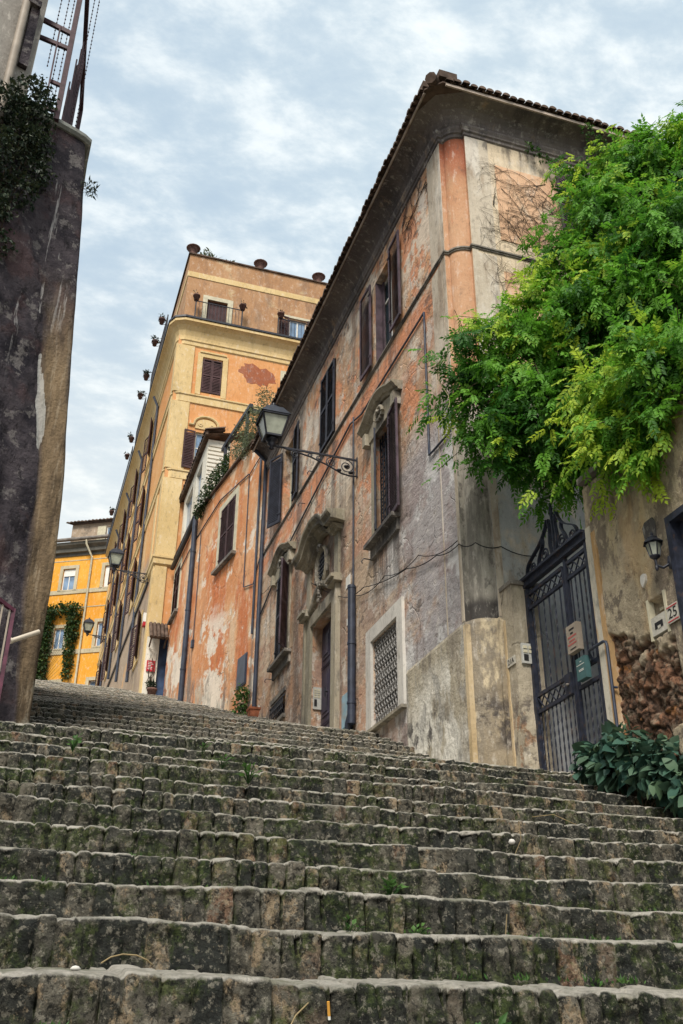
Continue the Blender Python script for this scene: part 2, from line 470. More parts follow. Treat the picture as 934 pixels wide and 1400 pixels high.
M['plaster_orange'] = plaster('orange_plaster', (.55, .235, .10), (.67, .36, .185), [
    ((.66, .50, .34), 1.1, (1, 1, .45), .50, .59, .75, None),
    ((.50, .14, .05), 1.2, (1, 1, .16), .50, .60, .75, None),
    ((.74, .66, .56), .75, (1, 1, .7), .50, .535, .92, slope_z(.34, 24, 10.9, 9.6)),
    ((.74, .66, .56), 1.6, (1, 1, .6), .575, .61, .85, None),
    ((.36, .34, .29), 1.5, (1, 1, .25), .48, .58, .85, slope_z(.34, 24, 8.6, 7.3)),
    ((.15, .13, .12), 2.2, (1, 1, .10), .56, .64, .8, slope_z(.34, 24, 11.5, 8.0)),
    ((.20, .17, .15), 4.0, (1, 1, .5), .57, .63, .7, slope_z(.34, 24, 9.3, 7.6)),
], .9, 9, True, .3, ys=.55)
M['plaster_yfront'] = plaster('tall_front_plaster', (.60, .275, .105), (.66, .34, .15), [
    ((.66, .45, .24), .8, (1, 1, .6), .55, .70, .6, None),
    ((.46, .18, .06), 1.2, (1, 1, .3), .56, .70, .5, None),
], .35, 9)
M['plaster_attic'] = plaster('attic_plaster', (.36, .195, .10), (.45, .265, .145), [
    ((.24, .15, .10), 1.3, (1, 1, .2), .50, .62, .7, None),
    ((.56, .44, .27), 1.0, (1, 1, 1), .56, .68, .7, None),
    ((.30, .20, .13), 1.1, (1, 1, .4), .54, .68, .6, None)], .4, 8)
M['patch_red'] = plaster('bare_red_render', (.30, .085, .035), (.34, .14, .085), [((.24, .12, .10), 2.0, (1, 1, 1), .5, .6, .9, None)], .6, 8)
M['plaster_yside'] = plaster('tall_side_plaster', (.60, .28, .10), (.67, .37, .15), [
    ((.38, .29, .215), .8, (1, 1, .8), .30, .42, 1, slope_z(.2, 34, 17.0, 16.0)),
    ((.66, .50, .28), .8, (1, 1, .3), .54, .66, .55, None),
    ((.20, .16, .13), 1.1, (1, 1, .15), .57, .70, .6, None)], .4, 8, ys=.4)
M['white_wall'] = plaster('whitewash', (.66, .62, .52), (.74, .71, .64), [((.40, .36, .29), 1.8, (1, 1, .3), .54, .68, .6, None)], .4, 9)
M['plaster_ochre'] = plaster('ochre_plaster', (.70, .315, .035), (.76, .38, .06), [
    ((.62, .26, .03), .5, (1, 1, .5), .52, .7, .6, None), ((.72, .45, .14), .7, (1, 1, .25), .56, .70, .5, None)], .25, 7)
M['ochre_trim'] = plaster('grey_beige_trim', (.42, .37, .25), (.50, .44, .32), [((.28, .24, .17), 1.0, (1, 1, .3), .54, .68, .5, None)], .25, 8)
M['attic_grey'] = plaster('grey_brown_render', (.28, .215, .15), (.36, .28, .21), [((.20, .16, .125), .8, (1, 1, 1), .52, .58, .8, None)], .35, 8)
M['grey_house'] = plaster('grey_render', (.20, .185, .17), (.28, .26, .235), [((.09, .085, .085), 1.3, (1, 1, .3), .50, .64, .8, None)], .6, 9)

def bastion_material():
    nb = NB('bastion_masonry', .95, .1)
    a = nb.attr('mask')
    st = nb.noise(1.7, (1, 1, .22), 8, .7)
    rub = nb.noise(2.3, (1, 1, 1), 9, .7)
    dark = nb.mix(nb.ss(rub, .35, .65), (.022, .020, .026), (.070, .060, .068))  # near face: low albedo stands in for its shade
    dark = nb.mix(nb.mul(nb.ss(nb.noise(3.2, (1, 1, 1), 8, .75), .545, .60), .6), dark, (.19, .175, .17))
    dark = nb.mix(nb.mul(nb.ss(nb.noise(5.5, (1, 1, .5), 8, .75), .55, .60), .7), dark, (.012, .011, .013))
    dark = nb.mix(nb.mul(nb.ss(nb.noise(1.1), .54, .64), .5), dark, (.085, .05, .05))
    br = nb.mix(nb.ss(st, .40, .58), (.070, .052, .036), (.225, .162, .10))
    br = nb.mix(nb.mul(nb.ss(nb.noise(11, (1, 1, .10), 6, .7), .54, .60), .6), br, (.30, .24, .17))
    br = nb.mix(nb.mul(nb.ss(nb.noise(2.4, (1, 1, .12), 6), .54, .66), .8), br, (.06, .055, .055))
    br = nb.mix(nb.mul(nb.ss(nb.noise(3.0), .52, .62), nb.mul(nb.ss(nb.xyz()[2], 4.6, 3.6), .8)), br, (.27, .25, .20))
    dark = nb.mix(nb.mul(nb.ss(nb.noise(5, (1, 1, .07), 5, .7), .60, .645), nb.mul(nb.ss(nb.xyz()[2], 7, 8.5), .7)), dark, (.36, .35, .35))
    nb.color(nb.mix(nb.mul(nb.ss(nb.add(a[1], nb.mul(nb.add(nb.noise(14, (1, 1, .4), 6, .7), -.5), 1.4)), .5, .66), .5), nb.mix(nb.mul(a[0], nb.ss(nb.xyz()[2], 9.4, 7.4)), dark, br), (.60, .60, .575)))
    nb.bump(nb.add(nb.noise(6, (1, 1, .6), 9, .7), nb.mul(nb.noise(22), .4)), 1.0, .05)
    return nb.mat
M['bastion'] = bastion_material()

def rubble_material():
    nb = NB('tan_plaster_over_tufa', .95, .1)
    a = nb.attr('mask')
    pl = nb.mix(nb.ss(nb.noise(1.0), .36, .64), (.34, .285, .205), (.48, .405, .295))
    pl = nb.mix(nb.mul(nb.ss(nb.noise(2.4, (1, 1, .3), 8, .7), .53, .66), .8), pl, (.58, .47, .30))
    pl = nb.mix(nb.mul(nb.ss(nb.noise(1.9, (1, 1, .35), 8, .72), .50, .58), .8), pl, (.19, .155, .125))
    pl = nb.mix(nb.mul(nb.ss(nb.noise(3.3, (1, 1, .8), 8, .75), .55, .60), .75), pl, (.11, .092, .08))
    pl = nb.mix(nb.mul(nb.ss(nb.noise(14, (1, 1, .8), 5, .7), .54, .66), .45), pl, (.12, .10, .085))
    pl = nb.mix(nb.mul(nb.ss(nb.noise(9, (1, 1, .6), 6, .7), .56, .66), .5), pl, (.68, .58, .42))
    pl = nb.mix(nb.mul(nb.ss(nb.noise(1.2, (1, 1, .6)), .56, .68), .45), pl, (.46, .30, .15))
    rk = nb.mix(a[1], (.11, .068, .048), (.25, .13, .08))
    rk = nb.mix(nb.mul(nb.ss(nb.noise(6, (1, 1, 1), 8, .75), .48, .58), .8), rk, (.26, .205, .15))
    rk = nb.mix(nb.mul(nb.ss(nb.noise(13, (1, 1, 1), 8, .75), .50, .60), .8), rk, (.035, .026, .022))
    rk = nb.mix(nb.ss(nb.noise(3.1), .60, .66), rk, (.36, .17, .07))
    rk = nb.mix(nb.mul(a[2], .85), rk, (.02, .016, .014))
    nb.color(nb.mix(a[0], pl, rk))
    nb.bump(nb.add(nb.noise(11, (1, 1, 1), 9, .72), nb.mul(nb.noise(45), .4)), .9, .03)
    return nb.mat
M['rubble'] = rubble_material()

def stair_material(far=False):
    nb = NB('old_brick_stair_upper' if far else 'old_brick_stair', .93, .2)
    a = nb.attr('sc')
    big = nb.noise(.9, (1, 1, 1), 4)
    fine = nb.noise(26, (1, 1, 1), 6, .7)
    med = nb.noise(6.5, (1, 1, 1), 8, .68)
    st = nb.mix(a[0], (.11, .108, .098), (.27, .235, .185)) if far else nb.mix(nb.ss(a[0], .1, .95), (.038, .042, .037), (.195, .175, .138))
    st = nb.mix(nb.ss(med, .40, .60), nb.mix(.45, st, (.032, .032, .028)), st)
    st = nb.mix(nb.mul(nb.ss(a[0], .86, .94), nb.mul(nb.ss(nb.noise(11), .46, .54), .8)), st, (.22, .125, .08))
    st = nb.mix(nb.mul(nb.ss(nb.add(nb.noise(8.5, (1, 1, .7), 8, .74), nb.mul(nb.add(a[0], -.6), .17)), .57, .615), .9), st, (.38, .29, .19))
    st = nb.mix(nb.mul(nb.ss(nb.noise(17, (1, 1, 1), 7, .74), .60, .66), .7), st, (.36, .30, .22))
    # moss and black lichen
    moss = nb.ss(nb.add(nb.noise(3.4, (1, 1, 1.2), 8, .72), nb.mul(a[1], .16)), .475, .59)
    mcol = nb.mix(nb.ss(fine, .42, .58), (.014, .026, .006), (.075, .105, .026))
    st = nb.mix(nb.mul(moss, .25 if far else .75), st, mcol)
    st = nb.mix(nb.mul(nb.ss(nb.noise(5.2, (1, 1, 1), 9, .74), .52, .60), .35 if far else .68), st, (.017, .019, .018))
    st = nb.mix(nb.mul(nb.ss(nb.noise(42, (1, 1, 1), 4, .65), .54, .62), .65), st, (.016, .016, .015))
    pit = nb.noise(20, (1, 1, .8), 7, .75)
    st = nb.mix(nb.mul(nb.ss(pit, .47, .40), .85), st, (.010, .011, .010))
    st = nb.mix(nb.mul(nb.ss(pit, .58, .64), .55), st, (.34, .32, .25))
    # worn, dusty tops, with the skylit rim brightness painted into the colour
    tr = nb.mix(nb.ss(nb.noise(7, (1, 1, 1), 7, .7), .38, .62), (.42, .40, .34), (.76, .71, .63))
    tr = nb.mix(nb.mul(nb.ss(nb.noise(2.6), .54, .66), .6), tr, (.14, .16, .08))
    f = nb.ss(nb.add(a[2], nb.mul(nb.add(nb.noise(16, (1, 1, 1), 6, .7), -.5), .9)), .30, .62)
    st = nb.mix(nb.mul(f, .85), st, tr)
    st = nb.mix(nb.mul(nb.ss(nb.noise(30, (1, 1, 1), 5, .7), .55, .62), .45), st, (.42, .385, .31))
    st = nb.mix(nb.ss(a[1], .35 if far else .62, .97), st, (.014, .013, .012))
    nb.color(st)
    nb.bump(nb.add(nb.mul(pit, 1.2), nb.mul(nb.noise(9, (1, 1, 1), 6, .65), 1.4)), 1.0, .06)
    return nb.mat
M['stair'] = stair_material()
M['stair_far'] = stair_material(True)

def leaf_material(name, dark, mid, light, trans=.35, rough=.55):
    nb = NB(name, rough, .3)
    a = nb.attr('tint')
    c = nb.mix(nb.ss(a[0], 0, .5), dark, mid); c = nb.mix(nb.ss(a[0], .5, 1), c, light)
    c = nb.mix(nb.mul(nb.ss(a[1], .3, 1), .25), c, (.10, .09, .02))
    nb.color(c)
    tr = nb.n('ShaderNodeBsdfTranslucent'); nb.put(tr.inputs[0], c)
    ms = nb.n('ShaderNodeMixShader'); ms.inputs[0].default_value = trans
    nb.nt.links.new(nb.b.outputs[0], ms.inputs[1]); nb.nt.links.new(tr.outputs[0], ms.inputs[2])
    out = nb.nt.nodes['Material Output']; nb.nt.links.new(ms.outputs[0], out.inputs['Surface'])
    return nb.mat
M['leaf_wist'] = leaf_material('wisteria_leaf', (.032, .12, .016), (.135, .345, .030), (.47, .61, .06), .45)
M['leaf_ivy'] = leaf_material('ivy_leaf', (.012, .034, .010), (.028, .070, .018), (.060, .12, .028), .25)
M['leaf_bush'] = leaf_material('glossy_leaf', (.020, .062, .048), (.048, .115, .085), (.085, .15, .085), .22, .55)
M['leaf_grey'] = leaf_material('grey_green_leaf', (.060, .085, .045), (.115, .145, .080), (.21, .25, .14), .3)
M['leaf_weed'] = leaf_material('weed_leaf', (.022, .065, .014), (.045, .115, .026), (.085, .18, .04), .35)
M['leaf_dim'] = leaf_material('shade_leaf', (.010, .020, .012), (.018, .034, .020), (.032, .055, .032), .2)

# ------------------------------------------------------------------ foliage helpers
def leaf_quads(P, D, N, L, W, fold=.25):
    """One folded leaf (two quads) per row: base P, direction D, normal N, length L, width W."""
    D = D / np.linalg.norm(D, axis=1, keepdims=True)
    S = np.cross(D, N); S = S / (np.linalg.norm(S, axis=1, keepdims=True) + 1e-9)
    U = np.cross(S, D)
    L = L[:, None]; W = W[:, None]
    base = P; tip = P + D * L - U * L * .12
    m1 = P + D * L * .42; ml = m1 + S * W * .5 + U * W * fold; mr = m1 - S * W * .5 + U * W * fold
    c = m1
    V = np.stack([base, ml, tip, mr, c], 1).reshape(-1, 3)
    k = np.arange(len(P))[:, None] * 5
    Q = np.concatenate([k + np.array([[0, 4, 2, 1]]), k + np.array([[0, 3, 2, 4]])], 0)
    return V, Q

def leaf_fine(P, D, N, L, W, fold=.22, curl=.28):
    """Broad curved leaf, nine points, for foliage seen close by."""
    D = D / np.linalg.norm(D, axis=1, keepdims=True)
    S = np.cross(D, N); S = S / (np.linalg.norm(S, axis=1, keepdims=True) + 1e-9); U = np.cross(S, D)
    L = L[:, None]; W = W[:, None]
    rows = []
    for t, w in ((0, 0), (.22, .40), (.50, .5), (.78, .30), (1, 0)):
        c = P + D * L * t - U * L * curl * t * t
        if w == 0: rows.append([c])
        else: rows.append([c + S * W * w + U * W * fold * w, c, c - S * W * w + U * W * fold * w])
    V = np.stack([v for r in rows for v in r], 1).reshape(-1, 3)   # 0 | 1 2 3 | 4 5 6 | 7 8 9 | 10
    k = np.arange(len(P))[:, None] * 11
    Q = np.concatenate([k + np.array([f]) for f in ((0, 2, 1, 1), (0, 3, 2, 2), (1, 2, 5, 4), (2, 3, 6, 5), (4, 5, 8, 7), (5, 6, 9, 8), (7, 8, 10, 10), (8, 9, 10, 10))], 0)
    tri = Q[:, 2] == Q[:, 3]
    Q[tri] = Q[tri]
    return V, Q

def clump(centers, radii, n, L, W, rng, droop=.3, shell=.55, flat=1.0, fine=False):
    """Leaves spread through blobs: uneven outline, denser to the outside."""
    centers = np.array(centers, float); radii = np.array(radii, float)
    w = radii ** 2; w /= w.sum()
    id_ = rng.choice(len(centers), n, p=w)
    d = rng.normal(size=(n, 3)); d[:, 2] *= flat; d /= np.linalg.norm(d, axis=1, keepdims=True)
    r = radii[id_] * (shell + (1 - shell) * rng.random(n)) * (.85 + .35 * rng.random(n))
    P = centers[id_] + d * r[:, None]
    D = d * .8 + rng.normal(size=(n, 3)) * .55; D[:, 2] -= droop
    N = d * .5 + np.array([0, -.1, .7]) + rng.normal(size=(n, 3)) * .45
    sz = (.55 + .95 * rng.random(n) ** 1.5) if fine else (.65 + .7 * rng.random(n))
    Ls = L * sz; Ws = W * sz * (.8 + .4 * rng.random(n))
    V, Q = leaf_quads(P, D, N, Ls, Ws)
    if fine:
        V, Q = leaf_fine(P, D, N, Ls, Ws)
    t = np.clip(.45 + .55 * vn(P[:, 0] * 2.2 + P[:, 2] * 1.3, P[:, 1] * 2.2 + P[:, 2] * 2, 5) + .25 * rng.normal(size=n), 0, 1)
    A = np.repeat(np.stack([t, rng.random(n), rng.random(n)], 1), 11 if fine else 5, 0)
    return V, Q, A


# ------------------------------------------------------------------ ground profile and stairs
GP = [(-60, -1.9), (1.6, -1.3), (2.26, -.44), (10.15, 2.84), (11.7, 3.0), (13, 3.53), (15.35, 4.48), (18.07, 5.30), (23.5, 7.02), (29.5, 9.10), (33.2, 10.38), (40, 12.66), (46, 14.60), (58, 18.1), (64, 19.0), (400, 19.2)]
def G(y):
    return np.interp(y, [p[0] for p in GP], [p[1] for p in GP])

def build_ground():
    ys = np.concatenate([np.array([-300, -150, -60, -20]), np.arange(-8, 70, 1.0), np.array([80, 120, 200, 400])])
    xs = np.array([-300, -120, -50, -20, -8, -2, 2, 6, 10, 20, 50, 120, 300.])
    X, Y = np.meshgrid(xs, ys)
    Z = G(Y) - .55
    V = np.stack([X, Y, Z], -1).reshape(-1, 3)
    o = partnp('ground', V, gridq(len(ys), len(xs)), [simple('packed_earth', (.07, .06, .045), .95, .1, .3, 1.2, bump=.3)], smooth=False)
    tag(o, 'earth slope under the houses and the stairs', 'ground', kind='structure')
build_ground()

def step_rows(y0, z0, rise, run, trise, x0, x1, dx, seed, rows=(13, 5, 8), stone=(.07, .135), amp=1.0, cob=False):
    """One stone step as a displaced sheet: bricks on edge in the riser, rounded worn nosing, rough tread."""
    rng = np.random.default_rng(seed)
    n = int((x1 - x0) / dx); xs = np.linspace(x0, x1, n)
    # brick layout along the riser
    edges = [x0 - .3]
    while edges[-1] < x1 + .3: edges.append(edges[-1] + rng.uniform(*stone))
    edges = np.array(edges); cid = np.clip(np.searchsorted(edges, xs) - 1, 0, len(edges) - 2)
    m = len(edges)
    lean = rng.normal(0, .014, m); prot = rng.normal(0, .008, m) * amp; hh = rng.normal(0, .004, m) * amp; tint = rng.random(m)
    low = rng.random(m) < .05
    prot[low] -= .022 * amp
    nr, nn, nt = rows
    rr = .034
    zt = rise - rr
    prof = []   # (y, z, ny, nz, tread, vrel)
    for k in range(nr): t = k / (nr - 1); prof.append((.015 * t - .008, -.04 + (zt + .04) * t, -1, .0, 0, t))
    for k in range(1, nn + 1):
        a = PI / 2 * k / nn; prof.append((.007 + rr - rr * math.cos(a), zt + rr * math.sin(a), -math.cos(a), math.sin(a), k / nn * .9, 1))
    for k in range(1, nt + 1):
        t = k / nt; prof.append((.007 + rr + (run - rr - .0) * t, rise + trise * t, 0, 1, 1.0 if t < .85 else .6, 1))
    prof = np.array(prof); K = len(prof)
    Xs = np.repeat(xs[None], K, 0)
    tv = prof[:, 5][:, None]
    # distance to the joint, joints wander
    jx = Xs + .010 * vn(Xs * 9, tv * 3 + seed, seed) + lean[cid][None] * (tv - .5)
    dl = np.abs(jx - edges[cid][None]); dr = np.abs(edges[cid + 1][None] - jx); dj = np.minimum(dl, dr)
    fill = np.clip(.62 + 1.5 * vn(Xs * 1.4, tv * .8 + seed * .37, 3) + .8 * vn(Xs * 6, tv * 3 + seed, 4), 0.12, 1)   # moss-filled stretches
    if cob: fill = .35 + .65 * fill
    gap = np.exp(-(dj / (.013 if cob else .0062)) ** 2) * fill
    rnd = np.exp(-(dj / .014) ** 2) * fill
    istread = prof[:, 4][:, None] > .95
    tr_y = prof[:, 0][:, None]
    back = np.where(istread & (tr_y > .2), .25, 1.0)
    prot = prot + .0
    sag = .034 * vn(xs * .6, np.full_like(xs, seed * 3.1), 11) + .020 * vn(xs * 1.7, np.full_like(xs, seed * 1.7), 12) + .006 * vn(xs * 5, np.full_like(xs, seed * 1.3), 13)
    wob = .035 * vn(xs * .5, np.full_like(xs, seed * 2.3), 14)
    d = prot[cid][None] * (.35 + .65 * tv) * np.clip(1 - prof[:, 4][:, None] * 1.15, 0, 1) - gap * .038 * back * (1 - .7 * np.clip(prof[:, 4][:, None] * 1.3, 0, 1)) - rnd * .003
    nz = 1 - .72 * np.clip(prof[:, 4][:, None] * 1.6, 0, 1)
    d = d + amp * nz * (.030 * fbm(Xs * 7, (prof[:, 1][:, None] + prof[:, 0][:, None]) * 9 + seed * 1.9, seed + 3, 3) + .016 * vn(Xs * 26, (prof[:, 1][:, None] + prof[:, 0][:, None]) * 30 + seed, seed + 5))
    tilt = rng.normal(0, .12, m); ctr = (edges[:-1] + edges[1:]) / 2; ctr = np.append(ctr, edges[-1])
    d = d + ((xs - ctr[cid]) * tilt[cid])[None] * np.clip(1 - prof[:, 4][:, None] * 1.2, 0, 1)
    # chipped upper edges
    chip = np.clip(vn(Xs * 8, np.full_like(Xs, seed * .9), seed + 8) - .18, 0, 1) * np.exp(-((tv - 1) / .25) ** 2)
    d = d - .035 * amp * chip * (prof[:, 4][:, None] < .9)
    Y = y0 + prof[:, 0][:, None] + prof[:, 2][:, None] * d + wob[None]
    Z = z0 - rise + prof[:, 1][:, None] + prof[:, 3][:, None] * d
    up = np.clip(prof[:, 1][:, None] / rise, 0, 1)
    Z = Z + up * (sag[None] + hh[cid][None] * np.where(istread & (tr_y > .2), .3, 1.0) - rnd * (.010 if cob else .004))
    Z = np.where(istread, Z - gap * .016 * back, Z)
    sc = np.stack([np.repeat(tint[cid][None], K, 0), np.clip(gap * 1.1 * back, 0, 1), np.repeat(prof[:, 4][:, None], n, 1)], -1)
    # debris and moss gather at the foot of each riser
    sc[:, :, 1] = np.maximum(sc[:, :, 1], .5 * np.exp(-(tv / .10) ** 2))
    return np.stack([Xs, Y, Z], -1).reshape(-1, 3), gridq(K, n), sc.reshape(-1, 3)

def build_stairs():
    Vs, Qs, As, Ms = [], [], [], []; off = 0
    def put(v, q, a, mi=0):
        nonlocal off
        Vs.append(v); Qs.append(q + off); As.append(a); Ms.append(np.full(len(q), mi)); off += len(v)
    y = 3.85 - .53 * 3
    for i in range(-3, 12):
        yy = 3.85 + .53 * i; zz = .42 * yy - 1.39
        near = i < 4
        put(*step_rows(yy, zz, .178, .53, .045, -4.2, 6.4, (.0062 if i < 1 else .0085) if near else .0115, 100 + i, (17, 5, 9) if near else (12, 5, 6)))
    # top of the first flight and the landing behind it
    put(*step_rows(10.17, 2.84, .16, 1.62, .16, -5.2, 6.5, .016, 140, (11, 5, 16)))
    yy = 11.72; k = 0
    while yy < 60:
        z = float(G(yy)); zn = float(G(yy + .525)); rise = max(.10, (zn - z) * .80 + .0)
        x0 = -1.6; x1 = 6.3 if yy < 24 else 5.4
        if yy > 33: x0 = -3.0; x1 = 4.6
        dx = .022 if yy < 22 else (.030 if yy < 33 else .05)
        put(*step_rows(yy, z + (zn - z), rise, .535, .035, x0, x1, dx, 200 + k, (6, 3, 4), (.075, .12), .55, True), 1)
        yy += .525; k += 1
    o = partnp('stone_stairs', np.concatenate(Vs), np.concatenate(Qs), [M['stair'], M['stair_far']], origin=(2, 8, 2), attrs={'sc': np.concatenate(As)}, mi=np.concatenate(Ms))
    tag(o, 'long mossy brick and stone stairway climbing between the houses', 'stairs', kind='structure')
build_stairs()

# ------------------------------------------------------------------ shared building pieces
def shutter(name, parent, hinge, dv, nv, w, z0, z1, mat, gap=.052, mid=True, t=.035):
    """Louvred leaf: hinge (x,y), direction dv along its width, nv the outer face."""
    h = Vector((hinge[0], hinge[1], 0)); d = Vector((dv[0], dv[1], 0)).normalized(); n = Vector((nv[0], nv[1], 0)).normalized(); up = Vector((0, 0, 1))
    mb = MB(); fw = .055
    def bx(a0, a1, b0, b1, c0, c1):
        mb.obox(h + d * (a0 + a1) / 2 + up * (b0 + b1) / 2 + n * (c0 + c1) / 2, d * (a1 - a0) / 2, up * (b1 - b0) / 2, n * (c1 - c0) / 2)
    bx(0, fw, z0, z1, -t / 2, t / 2); bx(w - fw, w, z0, z1, -t / 2, t / 2)
    bx(fw, w - fw, z0, z0 + fw * 1.4, -t / 2, t / 2); bx(fw, w - fw, z1 - fw, z1, -t / 2, t / 2)
    if mid: zm = z0 + (z1 - z0) * .52; bx(fw, w - fw, zm - .035, zm + .035, -t / 2, t / 2)
    k = int((z1 - z0 - .14) / gap); sl = (n * .36 - up * .93).normalized()
    for i in range(k):
        z = z0 + .10 + i * gap
        if mid and abs(z - zm) < .05: continue
        mb.obox(h + d * w / 2 + up * z, d * (w / 2 - fw), sl * .036, sl.cross(d) * .005)
    # hinge straps and a little stay
    for z in (z0 + .25, z1 - .25): bx(-.03, .09, z - .02, z + .02, t / 2, t / 2 + .012)
    return part(name, mb, mat, parent)

def sash(parent, fr, u0, u1, z0, z1, w, frame, glass, mull=1, rails=(.68,), fwid=.055, name='window', children=True):
    mb = MB()
    mb.fbox(fr, u0, u0 + fwid, z0, z1, w, w + .05); mb.fbox(fr, u1 - fwid, u1, z0, z1, w, w + .05)
    mb.fbox(fr, u0 + fwid, u1 - fwid, z0, z0 + fwid, w, w + .05); mb.fbox(fr, u0 + fwid, u1 - fwid, z1 - fwid, z1, w, w + .05)
    for k in range(mull):
        u = u0 + (u1 - u0) * (k + 1) / (mull + 1); mb.fbox(fr, u - .03, u + .03, z0 + fwid, z1 - fwid, w + .002, w + .048)
    for r_ in rails:
        z = z0 + (z1 - z0) * r_
        es = [u0 + fwid] + [u0 + (u1 - u0) * (k + 1) / (mull + 1) for k in range(mull)] + [u1 - fwid]
        for a, b in zip(es, es[1:]): mb.fbox(fr, a + (.03 if a > u0 + fwid else 0), b - (.03 if b < u1 - fwid else 0), z - .02, z + .02, w + .004, w + .046)
    o = part(name, mb, frame, parent)
    g = MB(); g.fbox(fr, u0 + fwid * .5, u1 - fwid * .5, z0 + fwid * .5, z1 - fwid * .5, w + .015, w + .025)
    part('pane', g, glass, o)
    return o

def tiles_row(mb, p, q, inward, step=.155, r=.072, length=.55, slope=.32, over=.06, m=0):
    """Half-round eave tiles between p and q (at the eave), running inward up the roof."""
    p = Vector(p); q = Vector(q); L = (q - p).length; d = (q - p).normalized(); iv = Vector(inward).normalized()
    k = int(L / step); rr = random.Random(int(L * 100))
    for i in range(k + 1):
        jit = rr.uniform(-.012, .012); c = p + d * (i * step) - iv * (over + rr.uniform(0, .03)) + Vector((0, 0, jit))
        run = iv * length + Vector((0, 0, length * slope))
        pts = []
        for e in (0, 1):
            for j in range(6):
                a = PI * j / 5; pts.append(c + run * e + d * math.cos(a) * r * (1 - .12 * e) + Vector((0, 0, math.sin(a) * r * .9)))
        mb.add(pts, [(j, j + 1, 7 + j, 6 + j) for j in range(5)], m, True)
        mb.add(pts[:6], [tuple(range(6))], m)
        # channel tile between
        c2 = c + d * step / 2 - Vector((0, 0, .02)) + iv * .02
        pts = []
        for e in (0, 1):
            for j in range(4):
                a = PI + PI * j / 3; pts.append(c2 + run * e + d * math.cos(a) * r * .8 + Vector((0, 0, math.sin(a) * r * .5 + .02)))
        mb.add(pts, [(j, j + 1, 5 + j, 4 + j) for j in range(3)], m, True)

def s_curve(a, b, n=8):
    return [(a[0] + (b[0] - a[0]) * t, a[1] + (b[1] - a[1]) * (3 * t * t - 2 * t ** 3)) for t in [i / n for i in range(n + 1)]]

# ------------------------------------------------------------------ corner house
FF = Frame((5.5, 0), (0, 1), (-1, 0)); FR_ = Frame((0, 11.18), (1, 0), (0, -1))
YJ = 23.76
CH = thing('corner_house', 'weathered pinkish corner house with dark coved eaves, pedimented doorway and rounded corner', 'house', (5.5, 11.5, 3.0))
def corner_path(off=0, far=YJ, right=16.0):
    p = [(5.5, far), (5.5, 11.47), (5.58, 11.47)]
    for i in range(0, 9):
        a = PI / 2 * i / 8; p.append((5.87 - .29 * math.cos(a), 11.47 - .215 * math.sin(a)))
    p += [(5.87, 11.18), (right, 11.18)]
    return p

